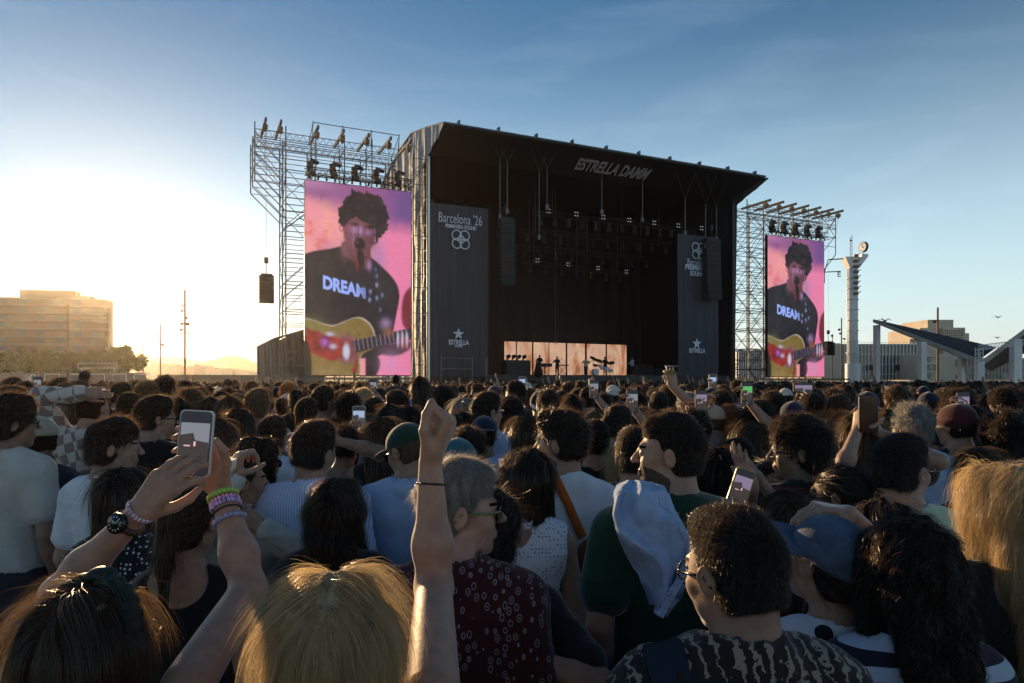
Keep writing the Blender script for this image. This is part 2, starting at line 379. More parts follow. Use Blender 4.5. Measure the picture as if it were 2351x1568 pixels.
def ik(S0, W, pole, l1, l2):
    S0 = Vector(S0); W = Vector(W); d = W-S0; L = min(d.length, (l1+l2)*.999); dn = d.normalized(); W = S0+dn*L
    a = (l1*l1-l2*l2+L*L)/(2*L); hh = math.sqrt(max(l1*l1-a*a, 1e-6)); p = Vector(pole); p = (p-dn*p.dot(dn)).normalized()
    return S0+dn*a+p*hh, W

HAND_POSES = {  # (mcp,pip,dip) per finger index..pinky, thumb direction(s)
 'relax': ([(20,25,12),(25,30,15),(30,35,18),(35,38,20)], [(.55,.35,.75),(.3,.35,.88),(.1,.4,.9)]),
 'open':  ([(3,6,4),(2,6,4),(4,8,5),(8,10,6)], [(.8,.1,.6),(.6,.1,.8),(.45,.15,.88)]),
 'fist':  ([(70,108,70),(76,106,72),(80,104,72),(84,100,70)], [(.42,.52,.74),(.05,.30,.95),(-.12,.10,1)]),
 'cradle': ([(8,28,48),(6,30,52),(8,32,52),(10,34,50)], [(.80,.30,.55),(.50,.40,.80),(.10,.35,.95)]),
 'hold':  ([(45,42,25),(40,45,28),(38,48,30),(40,50,30)], [(.6,.75,.3),(.3,.6,.74),(.0,.45,.9)]),
 'pinch': ([(48,38,22),(30,30,20),(22,28,18),(15,25,15)], [(.40,.62,.68),(.10,.55,.83),(-.15,.45,.9)]),
 'grip':  ([(70,60,30),(66,66,34),(62,68,36),(60,66,36)], [(.4,.8,.35),(.0,.85,.5),(-.4,.7,.6)]),
 'drape': ([(30,22,15),(32,25,16),(34,26,17),(38,28,18)], [(.55,.45,.7),(.4,.5,.75),(.3,.55,.78)]),
}
FING = [(.030,.090,.043,.026,.021,.0086), (.0105,.094,.047,.029,.022,.0089), (-.0100,.090,.043,.027,.021,.0083), (-.0290,.081,.034,.020,.018,.0074)]
def hand(sd, M, pose):
    curls, th = HAND_POSES[pose] if isinstance(pose, str) else pose
    for (xk, zk, a, b, c, r), (c1, c2, c3) in zip(FING, curls):
        sd.cap((xk*.45, 0, .008), (xk, -.002, zk), .0145, .0118, k=.012, M=M)
        p = Vector((xk, 0, zk)); ang = 0; sp = xk*.9
        for L, cu, rr, r2 in ((a, c1, r*1.08, r), (b, c2, r, r*.92), (c, c3, r*.92, r*.76)):
            ang += R(cu); q = p+Vector((sp*.25*math.cos(ang) if cu < 40 else 0, math.sin(ang), math.cos(ang))).normalized()*L
            sd.cap(p, q, rr, r2, k=.0045, M=M); p = q
    sd.cap((.016, .010, .02), (-.016, .010, .06), .014, .015, k=.015, M=M)
    sd.cap((-.018, .006, .02), (-.024, .006, .062), .012, .011, k=.012, M=M)
    if pose == 'fist': sd.ell((0, .026, .072), (.032, .020, .030), k=.008, M=M)
    p = Vector((.018, .006, .018)); r = [.0155, .0112, .0100, .0078]
    for i, (L, d) in enumerate(zip((.045, .034, .028), th)):
        q = p+Vector(d).normalized()*L; sd.cap(p, q, r[i], r[i+1], k=.009 if i == 0 else .0045, M=M); p = q
def hand_frame(W, zdir, palm, left=False):
    z = Vector(zdir).normalized(); y = Vector(palm); y = (y-z*y.dot(z)).normalized(); x = z.cross(y)   # x = thumb side of a right hand
    if left: x = -x
    m = Matrix.Identity(4)
    for i, v in enumerate((x, y, z)):
        for j in range(3): m[j][i] = v[j]
    m.translation = Vector(W)
    return m

def head_sdf(sd, M, sex='m', ears=True, face=True):
    sd.ell((0, -.018, .040), (.074, .094, .083), k=.02, M=M)
    sd.ell((0, .030, -.005), (.063, .060, .085), k=.03, M=M)
    sd.ell((0, .038, -.055), (.050, .050, .050), k=.025, M=M)
    sd.ell((0, .068, -.092), (.020, .018, .016), k=.022, M=M)
    for x in (-1, 1):
        sd.ell((x*.046, .008, -.062), (.017, .026, .026), k=.025, M=M)
        sd.ell((x*.036, .062, -.018), (.024, .022, .024), k=.02, M=M)
    if face:
        sd.cap((-.030, .084, .026), (.030, .084, .026), .0115, k=.018, M=M)
        for x in (-1, 1):
            sd.ell((x*.031, .100, .006), (.019, .015, .012), k=.012, M=M, op='sub')
            sd.ell((x*.031, .0815, .006), (.0125, .0125, .0115), k=.002, M=M)
            sd.cap((x*.045, .083, .014), (x*.016, .090, .012), .0035, k=.005, M=M)
        sd.cap((0, .090, .020), (0, .114, -.018), .0075, .0105, k=.010, M=M)
        for x in (-1, 1): sd.ell((x*.011, .103, -.021), (.0075, .009, .0065), k=.006, M=M)
        sd.cap((-.018, .090, -.049), (.018, .090, -.049), .0062, k=.006, M=M)
        sd.cap((-.015, .089, -.060), (.015, .089, -.060), .0070, k=.006, M=M)
        sd.cap((-.020, .103, -.0545), (.020, .103, -.0545), .0040, k=.004, M=M, op='sub')
    if ears:
        for x in (-1, 1):
            sd.ell((x*.079, -.008, .002), (.0085, .018, .031), k=.008, M=M, rot=(R(-12), 0, x*R(-22)))
            sd.ell((x*.088, -.004, .004), (.0055, .009, .017), k=.004, M=M, rot=(R(-12), 0, x*R(-22)), op='sub')

def torso_sdf(sd, H, sw, inf=0., legs=True, fem=False, heavy=0.):
    zs = H-.325
    sd.cap((-sw*.62, -.015, zs-.035), (sw*.62, -.015, zs-.035), .078+inf, k=.06)
    for x in (-1, 1): sd.cap((x*.035, -.030, zs+.055), (x*(sw-.02), -.005, zs-.002), .046+inf, .050+inf, k=.06)
    sd.ell((0, .01, zs-.15), (sw*.86+inf+heavy, .118+inf+heavy, .19), k=.07)
    sd.ell((0, .005+heavy*.5, zs-.36), (sw*(.68 if fem else .78)+inf+heavy, .105+inf+heavy, .17), k=.08)
    sd.ell((0, -.01, .53*H), ((.175 if fem else .165)+inf+heavy*.6, .125+inf+heavy*.5, .14), k=.08)
    if fem: sd.ell((0, .095, zs-.165), (.12+inf, .055, .07), k=.06)
def leg_sdf(sd, H, inf=0., foot=True):
    for x in (-1, 1):
        sd.cap((x*.090, -.005, .50*H), (x*.10, .015, .28*H), .088+inf, .060+inf, k=.03)
        sd.cap((x*.10, .015, .28*H), (x*.11, -.015, .045*H), .056+inf, .040+inf, k=.03)
        if foot: sd.cap((x*.11, -.03, .035), (x*.125, .15, .025), .042, .034, k=.02)

# ---- hair strands: tapered ribbons that follow the surface of the hair
def strands(V, F, Mh, n, length, seg, comb, lift, rnd, width, seed, zmin=None, curl=0., follow=.6, sel=None):
    r = np.random.default_rng(seed)
    c = V[F].mean(1); a = np.cross(V[F[:, 2]]-V[F[:, 0]], V[F[:, 3]]-V[F[:, 1]]); ar = np.linalg.norm(a, axis=1)
    if sel is not None: ar = ar*sel(c)
    if ar.sum() <= 0 or n <= 0: return np.zeros((0, 3), np.float32), np.zeros((0, 4), int)
    f = r.choice(len(F), n, p=ar/ar.sum()); w4 = r.dirichlet([1]*4, n); P = (V[F[f]]*w4[:, :, None]).sum(1)
    N = vnormals(V, F); nrm = a[f]/np.maximum(np.linalg.norm(a[f], axis=1, keepdims=True), 1e-9)
    cd = comb(P); cd = cd+r.normal(size=(n, 3))*rnd
    Ls = length*r.uniform(.55, 1.25, n); step = (Ls/seg)[:, None]
    sub = V[::max(1, len(V)//1500)]; subN = N[::max(1, len(V)//1500)]
    pts = [P-nrm*.003]; p = P.copy(); d = None; ph = r.uniform(0, 6.3, n); ax1 = r.normal(size=(n, 3))
    for s in range(seg):
        if s > 0 and follow > 0:
            ch = 4000//max(1, 1); nn = np.empty((n,), int)
            for i in range(0, n, ch):
                q = p[i:i+ch]; nn[i:i+ch] = ((q**2).sum(1)[:, None]-2*q @ sub.T+(sub**2).sum(1)[None]).argmin(1)
            nrm = nrm*(1-follow)+subN[nn]*follow
            cd = comb(p)*.5+cd*.5
        t = cd-nrm*(cd*nrm).sum(1, keepdims=True); t /= np.maximum(np.linalg.norm(t, axis=1, keepdims=True), 1e-6)
        dd = t+nrm*lift
        if curl:
            a1 = np.cross(t, ax1); a1 /= np.maximum(np.linalg.norm(a1, axis=1, keepdims=True), 1e-6); a2 = np.cross(t, a1)
            an = (ph+s*1.7)[:, None]; dd = dd+(a1*np.cos(an)+a2*np.sin(an))*curl
        dd /= np.maximum(np.linalg.norm(dd, axis=1, keepdims=True), 1e-6)
        if d is not None and not curl: dd = dd*.6+d*.4
        d = dd; p = p+dd*step; pts.append(p.copy())
    pts = np.stack(pts, 1)                        # n, seg+1, 3
    tan = pts[:, -1]-pts[:, 0]; wd = np.cross(tan, nrm*.6+r.normal(size=(n, 3))*.4); wd /= np.maximum(np.linalg.norm(wd, axis=1, keepdims=True), 1e-9)
    prof = np.linspace(1, .12, seg+1)[None, :, None]*(width*r.uniform(.6, 1.3, n))[:, None, None]*.5
    A = pts-wd[:, None]*prof; B = pts+wd[:, None]*prof
    VV = np.stack([A, B], 2).reshape(-1, 3)
    base = (np.arange(n)*(seg+1)*2)[:, None]+(np.arange(seg)*2)[None]
    FF = np.stack([base, base+1, base+3, base+2], 2).reshape(-1, 4)
    return VV.astype(np.float32), FF

def down_comb(P): return np.tile(np.array([0, -.05, -1.]), (len(P), 1))
def make_hair(kind, M, h, Y, seed, dens=1.0, vol=1.0, hl=1.0):
    """returns V,F of hair in person coordinates; M head frame; Y distance from the camera drives detail"""
    Mn = np.array(M); Mi = np.array(M.inverted()); Rm = Mn[:3, :3]
    def comb_local(fn):
        def g(P):
            L = P @ Mi[:3, :3].T+Mi[:3, 3]; return fn(L) @ Rm.T
        return g
    sd = Sdf(); t = dict(buzz=.002, fade=.003, short=.007, messy=.013, curly=.024, afro=.045, long=.008, wavy=.014, longcurly=.026, bob=.010, pony=.005, bun=.005, slick=.004, quiff=.008).get(kind, .012)*vol
    sd.ell((0, -.020, .042), (.075+t, .095+t, .084+t), k=.02, M=M)
    if kind in ('short', 'messy', 'fade', 'quiff', 'curly', 'afro'):
        sd.ell((0, .008, .095), (.060+t*.6, .078+t*.5, .045+t*.9), k=.03, M=M)
    if kind == 'quiff': sd.ell((0, .060, .112), (.055, .035, .034), k=.03, M=M)
    longk = kind in ('long', 'wavy', 'longcurly', 'bob')
    if longk:
        lz = dict(long=-.36, wavy=-.34, longcurly=-.30, bob=-.13)[kind]*hl; wd = dict(long=.060, wavy=.082, longcurly=.095, bob=.062)[kind]*vol
        sd.cap((-wd*.45, -.060, .02), (-wd*.5, -.075 if kind == 'bob' else -.135, lz), .060, .040, k=.04, M=M, sc=(1, 1.15, 1))
        sd.cap((wd*.45, -.060, .02), (wd*.5, -.075 if kind == 'bob' else -.135, lz+.01), .060, .040, k=.04, M=M, sc=(1, 1.15, 1))
        for x in (-1, 1): sd.cap((x*.060, .005, .03), (x*(.058+wd*.35), -.015, max(lz*.75, -.26)), .036, .030 if kind != 'bob' else .034, k=.03, M=M)
    elif kind in ('pony', 'bun', 'slick'):
        if kind == 'pony':
            sd.cap((0, -.105, .06), (0, -.150, .045), .026, .030, k=.02, M=M); sd.cap((0, -.150, .045), (0, -.155, -.12), .032, .026, k=.02, M=M); sd.cap((0, -.155, -.12), (.01, -.145, -.24), .026, .010, k=.02, M=M)
        elif kind == 'bun': sd.ell((0, -.10, .115), (.042, .042, .036), k=.012, M=M)
        sd.ell((0, -.055, -.035), (.062, .055, .055), k=.03, M=M)
    else:
        sd.ell((0, -.045, -.035), (.066+t*.5, .058+t*.6, .055), k=.03, M=M)
    # face and ears stay free
    fr = {'curly': .012, 'afro': .016, 'messy': .006}.get(kind, 0)
    sd.ell((0, .135, -.030), (.075-fr*.5, .092, .100-fr), k=.012, M=M, op='sub')
    if not longk:
        sd.ell((0, .075, -.075), (.11, .078, .085), k=.010, M=M, op='sub')
        for x in (-1, 1): sd.ell((x*.098, .004, -.012), (.034, .034, .040), k=.008, M=M, op='sub')
        if kind not in ('pony', 'bun'): sd.cut((0, -.25, -1), .088 if kind in ('curly', 'afro', 'messy') else .070, k=.012, M=M)
    V, F = sd.mesh(h)
    N = vnormals(V, F); L = V @ Mi[:3, :3].T+Mi[:3, 3]
    if kind in ('curly', 'afro', 'longcurly'): dsp = wob(L, (75, 75, 75), .0085*vol, seed, 3)
    elif kind in ('long', 'wavy', 'bob'): dsp = wob(L, (95, 95, 9), .0060, seed, 3)+(wob(L, (25, 25, 40), .011, seed+3, 2) if kind == 'wavy' else 0)-.006*np.exp(-(L[:, 0]/.006)**2)*(L[:, 2] > .07)
    elif kind in ('messy', 'quiff'): dsp = wob(L, (70, 70, 50), .006, seed, 3)
    else: dsp = wob(L, (70, 70, 60), .0022, seed, 2)
    V = V+N*dsp[:, None]
    n = int(min(26000, dens*min(7000, 6500/max(Y, .8)**.75))); wdt = max(.0010, .00050*max(Y, 1))/max(1., dens)**.5
    side = np.array([1., 1, 1])
    if longk:
        def fn(L):
            d = np.zeros_like(L); d[:, 2] = -1; up = np.clip((L[:, 2]-.05)/.06, 0, 1); d[:, 0] += np.sign(L[:, 0])*up*1.2; d[:, 1] -= up*.5
            return d
        cu = dict(long=0., wavy=.35, longcurly=.9, bob=.08)[kind]; seg = 7 if Y < 2.5 else 4
        LL = dict(long=.15, wavy=.15, longcurly=.08, bob=.09)[kind]
        A = strands(V, F, M, int(n*1.5), LL, seg, comb_local(fn), .05, .10, wdt, seed, curl=cu, follow=.8)
        B = strands(V, F, M, int(n*.07), LL*.75, seg, comb_local(fn), .30, .35, wdt*.7, seed+1, curl=cu+.15, follow=.3)
    else:
        prm = dict(buzz=(.006, 2, .9, .3, 0), fade=(.012, 3, .35, .30, 0), short=(.022, 3, .32, .35, .05), messy=(.034, 4, .42, .65, .25), curly=(.034, 5, .8, .6, .95), afro=(.036, 5, 1.0, .6, .95),
                   pony=(.07, 4, .06, .12, 0), bun=(.06, 4, .06, .12, 0), slick=(.06, 4, .06, .10, 0), quiff=(.030, 4, .36, .35, .05))[kind]
        def fn(L):
            d = np.zeros_like(L)
            if kind in ('pony', 'bun', 'slick'): d[:, 1] = -1; d[:, 2] = -.25; tail = L[:, 1] < -.13; d[tail] = (0, 0, -1)
            else:
                d[:, 1] = .9*(L[:, 2] > .05)-.2; d[:, 2] = -.8+1.0*(L[:, 2] > .08); d[:, 0] = np.sign(L[:, 0])*.15+.3*(L[:, 2] > .06)
                if kind == 'quiff': d[:, 1] = -.9; d[:, 0] = .6
            return d
        A = strands(V, F, M, int(n*(1.3 if kind in ('curly', 'afro', 'messy') else 1.)), prm[0], prm[1], comb_local(fn), prm[2], prm[3], wdt*(1.2 if prm[4] > .5 else 1), seed, curl=prm[4], follow=.3)
        B = strands(V, F, M, int(n*.22), prm[0]*1.6, prm[1]+1, comb_local(fn), prm[2]+.4, prm[3]+.4, wdt*.7, seed+1, curl=prm[4]*.8+.1, follow=.1)
    Vs = [V]; Fs = [F]; k = len(V)
    for a, b in (A, B): Vs.append(a); Fs.append(b+k); k += len(a)
    return np.concatenate(Vs), np.concatenate(Fs), np.concatenate([np.zeros(len(F), int), np.ones(k and sum(len(q) for q in Fs[1:]), int)])

def person(name, H=1.72, Y=3., hair='short', hm=None, skin=None, shirt='tee', sm=None, fem=False, hy=0., hp=0., hr=0., armL=None, armR=None, sw=None, seed=0,
           lod=1., cap=None, glasses=None, beard=None, vol=1., trouser=None, coarse=False, lean=0., heavy=0., dens=1., extra=None, ears=None, shrug=(0,0,0), armk=1., hl=1.):
    """builds a person at the origin facing +Y; arms: (wrist xyz local, pole, hand pose, hand z, palm) or None. returns root object (the skin mesh)"""
    sw = sw or (.152 if fem else .178); zs = H-.325
    px = Y/683.
    hv = max(.0034, min(px*1.5, .03))*lod; hb = max(.011, min(px*3.0, .035))*lod
    hz = H-.120
    M = Matrix.Translation((0, .03+lean, hz)) @ Euler((R(hp), R(hr), R(hy)), 'ZXY' if False else 'XYZ').to_matrix().to_4x4()
    M = Matrix.Translation((0, .02+lean, hz-.02)) @ Euler((R(hp), R(hr), R(hy))).to_matrix().to_4x4() @ Matrix.Translation((0, 0, .02))
    if fem: M = M @ Matrix.Scale(.95, 4)
    sd = Sdf(); nhm = 1 if ears is None else ears
    head_sdf(sd, M, ears=(hair not in ('long', 'wavy', 'longcurly', 'bob', 'afro')) and nhm, face=Y < 9)
    nk = M @ Vector((0, -.030, -.060))
    sd.cap(nk, (0, -.035, zs+.035), .047 if fem else .056, .052 if fem else .064, k=.025)
    torso_sdf(sd, H, sw, -.010, fem=fem, heavy=heavy); leg_sdf(sd, H)
    arms = []
    fine = [((M.translation[0]-.10, M.translation[1]-.13, M.translation[2]-.13), (M.translation[0]+.10, M.translation[1]+.14, M.translation[2]+.14), hv)]
    for sx, arm in ((-1, armL), (1, armR)):
        S0 = Vector((sx*(sw-.005), -.005, zs-.02)); l1, l2 = .30*H/1.75*armk, .265*H/1.75*armk
        if arm is not None: S0 += Vector(shrug); S0.z += max(0., min(.055, (arm[0][2]-zs)*.12))
        if arm is None: E = S0+Vector((sx*.055, -.015, -l1*.97)); W = E+Vector((-sx*.02, .09, -l2*.93)); pose, hzd, pl = 'relax', W-E, (-sx, .2, 0)
        else:
            W0, pole, pose, hzd, pl = arm
            E, W = ik(S0, W0, pole, l1, l2)
            if hzd is None: hzd = W-E
        arms.append((S0, E, W, sx))
        sd.cap(S0, E, .054-.008*fem, .041-.005*fem, k=.04); mid = E+(W-E)*.33; sd.cap(E, mid, .040-.005*fem, .043-.006*fem, k=.02); sd.cap(mid, W, .042-.006*fem, .0265-.003*fem, k=.03)
        hM = hand_frame(W, hzd, pl, left=(sx < 0))
        if arm is not None or not coarse:
            hand(sd, hM, pose)
            hc = hM @ Vector((0, .01, .085)); hf = max(.0030, px*1.5)
            if arm is not None and Y < 6 and pose is not None: fine.append((tuple(hc-Vector((.09,)*3)), tuple(hc+Vector((.09,)*3)), hf))
        else: sd.ell((0, .01, .09), (.04, .02, .09), k=.02, M=hM)
    V, F = sd.mesh(hb, fine=fine)
    # paint lips, eyes, brows, beard by place on the face
    Mi = np.array(M.inverted()); c = V[F].mean(1) @ Mi[:3, :3].T+Mi[:3, 3]
    mi = np.zeros(len(F), int)
    if Y < 9:
        ax = np.abs(c[:, 0])
        mi[(ax < .021) & (c[:, 1] > .080) & (c[:, 2] < -.043) & (c[:, 2] > -.066)] = 1
        br = (ax > .014) & (ax < .048) & (c[:, 1] > .07) & (np.abs(c[:, 2]-(.030-(ax-.03)**2*6)) < .0042); mi[br] = 2
        ey = ((ax-.031)**2+(c[:, 2]-.006)**2 < .0058**2) & (c[:, 1] > .08); mi[ey] = 2
        wh = ((ax-.031)**2/.011**2+(c[:, 2]-.006)**2/.005**2 < 1) & (c[:, 1] > .078) & ~ey; mi[wh] = 3
        if beard: mi[(c[:, 1] > -.012) & (c[:, 2] < -.034-.5*np.maximum(0, .05-c[:, 1])+ .0*ax) & (c[:, 2] > -.125) & (mi == 0) & ~((ax < .016) & (c[:, 2] > -.042))] = 4
    me = mesh('body', V, F, [skin, LIPS, HAIRM['black'][0], EYEW, STUBBLE], mi)
    root = obj(name, me); KIDS[root.name] = []
    def child(nm, V, F, m, smooth=True):
        o = obj(nm, mesh(nm, V, F, m, smooth=smooth), root); KIDS[root.name].append(o); return o
    # shirt
    inf = dict(tee=.016, tank=.007, sleeveless=.010, long=.016, sweater=.026, jacket=.032, shirt=.019, crop=.006).get(shirt, .014)
    s2 = Sdf(); torso_sdf(s2, H, sw, inf, fem=fem, heavy=heavy)
    for S0, E, W, sx in arms:
        r0 = .054+inf*.9; up = (E-S0)
        if shirt in ('tee', 'shirt', 'sweater', 'long', 'jacket'):
            fr = dict(tee=.62, shirt=1., sweater=1., long=1., jacket=1.)[shirt]
            s2.cap(S0, S0+up*fr, r0+.004, (.050+inf+.010 if fr < 1 else .044+inf), k=.035)
            if fr == 1.: s2.cap(E, E+(W-E)*.95, .043+inf, .032+inf*.8, k=.03)
            ej = S0+up*fr if fr < 1 else W-(W-E)*.05
            nn = (up if fr < 1 else (W-E)).normalized()
    s2.cap((0, -.022, zs+.055), (0, .02, zs+.20), .060 if not fem else .062, .085, k=.008, op='sub')
    if shirt in ('tank', 'crop', 'sleeveless'):
        for sx in (-1, 1): s2.ell((sx*(sw+.03), 0, zs-.04), (.060 if shirt != 'sleeveless' else .045, .10, .10), k=.01, op='sub')
        if shirt != 'sleeveless': s2.ell((0, -.10, zs+.06), (.09, .12, .075), k=.02, op='sub')
    s2.cut((0, 0, -1), -(.50*H-.02), k=.01)
    hs = max(.008, min(px*2.2, .03))*lod
    V, F = s2.mesh(hs); N = vnormals(V, F)
    V = V+N*(wob(V, (15, 15, 9), .0085, seed, 3)+wob(V, (42, 42, 16), .0038, seed+5, 2)-.006*np.abs(np.sin(wob(V, (9, 9, 14), 3.2, seed+8, 2)))**.5+.003)[:, None]
    if shirt in ('sweater',): V = V+N*wob(V, (160, 160, 90), .0022, seed+9, 2)[:, None]
    child('shirt' if shirt not in ('sweater', 'jacket', 'tank', 'crop') else {'sweater': 'sweater', 'jacket': 'jacket', 'tank': 'tank_top', 'crop': 'top'}[shirt], V, F, sm)
    if shirt == 'shirt' and Y < 6:
        s4 = Sdf(); s4.cap((0, -.030, zs+.048), (0, -.018, zs+.100), .083, .070, k=.01); s4.cap((0, -.030, zs+.03), (0, -.015, zs+.16), .071, .060, k=.005, op='sub'); s4.cut((0, 1, .4), .03+.4*(zs+.05), k=.01)
        V, F = s4.mesh(max(.006, hs*.7)); child('collar', V, F, sm)
    # trousers
    s3 = Sdf(); s3.ell((0, -.01, .52*H), (.18+heavy*.6, .14+heavy*.5, .13), k=.05); leg_sdf(s3, H, .014, foot=False); s3.cut((0, 0, 1), .56*H, k=.01)
    V, F = s3.mesh(max(.03, hs)); child('trousers', V, F, trouser or JEANS)
    # hair
    hd = M
    if hair:
        V, F, hmi = make_hair(hair, M, max(.005, min(px*2.0, .03))*lod, Y, seed, dens, vol, hl)
        if cap:     # hair under a cap: drop what would poke through the crown
            L = V @ Mi[:3, :3].T+Mi[:3, 3]; q = L-np.array([0, -.012, .03]); rr = np.sqrt((q[:, 0]/.084)**2+(q[:, 1]/.104)**2+(q[:, 2]/.094)**2)
            up = (L[:, 2] > .028); sc_ = np.where(up & (rr > .97), .97/np.maximum(rr, 1e-3), 1)[:, None]; L = q*sc_+np.array([0, -.012, .03]); Mn = np.array(M); V = (L @ Mn[:3, :3].T+Mn[:3, 3]).astype(np.float32)
        ho = child('hair', V, F, list(hm)); ho.data.polygons.foreach_set('material_index', hmi.astype(np.int32))
    if cap:
        cm, byaw, kind = cap[:3]; Mc = M @ Euler((R(cap[3] if len(cap) > 3 else -4), 0, 0)).to_matrix().to_4x4()
        s5 = Sdf(); s5.ell((0, -.014, .036), (.090, .110, .100), k=.01, M=Mc); s5.cut((0, .05, -1), -.030, k=.006, M=Mc)
        if kind != 'beanie':
            s5.cap((0, -.012, .131), (0, -.012, .135), .008, k=.003, M=Mc)
        else: s5.cap((-.02, -.015, .028), (.02, -.015, .028), .086, k=.02, M=Mc, sc=(1, .85, 2.2))
        V, F = s5.mesh(max(.0045, hv)); 
        V = V+vnormals(V, F)*wob(V, (50, 50, 50), .0012, seed, 2)[:, None]
        co = child('cap' if kind != 'beanie' else 'beanie', V, F, cm[0] if isinstance(cm, tuple) else cm)
        if kind != 'beanie':
            if byaw: Mc = Mc @ Euler((0, 0, R(byaw))).to_matrix().to_4x4()
            s6 = Sdf(); flat = 1 if kind == 'flat' else 0
            s6.ell((0, .10, .030), (.078, .092, .030), k=.004, M=Mc); s6.ell((0, .10, .010-.002*flat), (.12 if not flat else .3, .14 if not flat else .3, .0285), k=.003, M=Mc, op='sub'); s6.ell((0, -.01, .03), (.084, .100, .09), k=.003, M=Mc, op='sub')
            s6.cut((0, 0, 1), .046 if not flat else .0425, k=.002, M=Mc)
            V, F = s6.mesh(max(.0035, hv*.8)); b = child('brim', V, F, cm[1] if isinstance(cm, tuple) else cm)
    if glasses:
        gm, dark = glasses; g = MB(); T = lambda x, y, z: tuple(M @ Vector((x, y, z)))
        for x in (-1, 1):
            ring = [T(x*.033+.024*math.cos(a), .104-.010*abs(math.cos(a))*(1 if x*math.cos(a) > 0 else .1), .004+.018*math.sin(a)) for a in np.linspace(0, 2*math.pi, 17)]
            g.path(ring, .0021, n=5)
            if dark: g.add(ring[:-1], [tuple(range(16))], 1)
            g.path([T(x*.057, .098, .012), T(x*.080, .060, .012), T(x*.082, -.005, .012), T(x*.080, -.022, -.008)], .0030, n=5)
        g.path([T(-.010, .106, .008), T(.010, .106, .008)], .002, n=5)
        me2 = mesh('sunglasses', g.V, g.F, [gm, LENS], g.M, True); o = obj('sunglasses' if dark else 'glasses', me2, root); KIDS[root.name].append(o)
    root['_'] = 0; del root['_']
    return root, dict(M=M, arms=arms, zs=zs, sw=sw, child=child)
# ---------------------------------------------------------------- materials of the site
M_GROUND = mat('worn_asphalt', (.055, .053, .05), rough=.9, var=.3, scale=.6, bump=.3, bscale=30)
M_BLACKCLOTH = mat('black_stage_cloth', (.010, .010, .0115), rough=.9, var=.3, scale=1.2, stretch=(3, 3, .15), bump=.4, bscale=3)
M_BANNER = mat('charcoal_banner_mesh', (.055, .057, .066), rough=.85, var=.22, scale=1.0, stretch=(6, 6, .2), bump=.3, bscale=2)
M_TARP = mat('silver_grey_tarp', (.30, .33, .36), rough=.7, var=.35, scale=.9, stretch=(1, 1, .4), bump=.9, bscale=2.2, trans=.15)
M_TARPDK = mat('dark_grey_tarp', (.10, .11, .115), rough=.5, var=.35, scale=.8, stretch=(1, 1, .3), bump=.9, bscale=2.5, trans=.1)
M_STEEL = mat('galvanised_scaffold_steel', (.15, .145, .14), rough=.5, metal=.5, var=.25, scale=3)
M_DKSTEEL = mat('black_painted_steel', (.02, .02, .022), rough=.5, metal=.3, var=.2)
M_YELLOW = mat('yellow_hoist_paint', (.16, .08, .015), rough=.5)
M_SPK = mat('black_speaker_grille', (.022, .022, .024), rough=.75, var=.2, scale=20)
M_PRINT = mat('pale_blue_grey_print', (.62, .68, .76), rough=.8, var=.06)
M_DECK = mat('black_stage_deck', (.025, .025, .027), rough=.6, var=.2)
M_CONC = mat('pale_concrete', (.34, .31, .27), rough=.85, var=.15, scale=.8, bump=.2)
M_WHITE = mat('white_painted_metal', (.66, .66, .64), rough=.5, var=.08)
M_GLASSD = mat('dark_window_glass', (.03, .045, .05), rough=.12, var=.4, scale=.5, spec=.8)
M_SLATE = mat('dark_blue_slate', (.018, .022, .032), rough=.9, spec=.1, var=.4, scale=5, stretch=(1, 1, 4), bump=.3)
M_BUILD = mat('warm_grey_render', (.11, .068, .045), rough=.9, var=.12, scale=.2)
M_BRICK = mat('red_brown_brick', (.16, .07, .045), rough=.9, var=.2, scale=1)
M_BEIGE = mat('beige_panel', (.50, .42, .32), rough=.85, var=.12, scale=.3)
M_RUST = mat('rust_brown_metal', (.20, .075, .045), rough=.6)
LIT = emit('small_lit_lamp', (.75, .85, 1.0), .45)

def text_mesh(body, size=1., bold=0., shear=0., align='CENTER', space=1.):
    cu = bpy.data.curves.new('lettering_outline', 'FONT'); cu.body = body; cu.size = size; cu.offset = bold; cu.shear = shear; cu.align_x = align; cu.align_y = 'CENTER'
    cu.space_character = space; cu.space_line = .8; cu.resolution_u = 3; cu.extrude = .004
    o = bpy.data.objects.new('lettering_outline', cu); COL.objects.link(o)
    bpy.context.view_layer.update()
    me = bpy.data.meshes.new_from_object(o.evaluated_get(bpy.context.evaluated_depsgraph_get()))
    V = np.array([v.co[:] for v in me.vertices]); F = [tuple(p.vertices) for p in me.polygons]
    bpy.data.objects.remove(o); bpy.data.curves.remove(cu); bpy.data.meshes.remove(me)
    return V, F
def put_text(b, body, width, f, m=0, bold=.0, shear=0., height=None, space=1., off=.02):
    """f(x,y,t): local letter plane -> world"""
    V, F = text_mesh(body, 1., bold, shear, space=space); w = V[:, 0].max()-V[:, 0].min(); c = (V.max(0)+V.min(0))/2; h = V[:, 1].max()-V[:, 1].min()
    sx = width/w; sy = (height/h) if height else sx
    b.add([f((v[0]-c[0])*sx, (v[1]-c[1])*sy, off+v[2]*1.) for v in V], F, m)
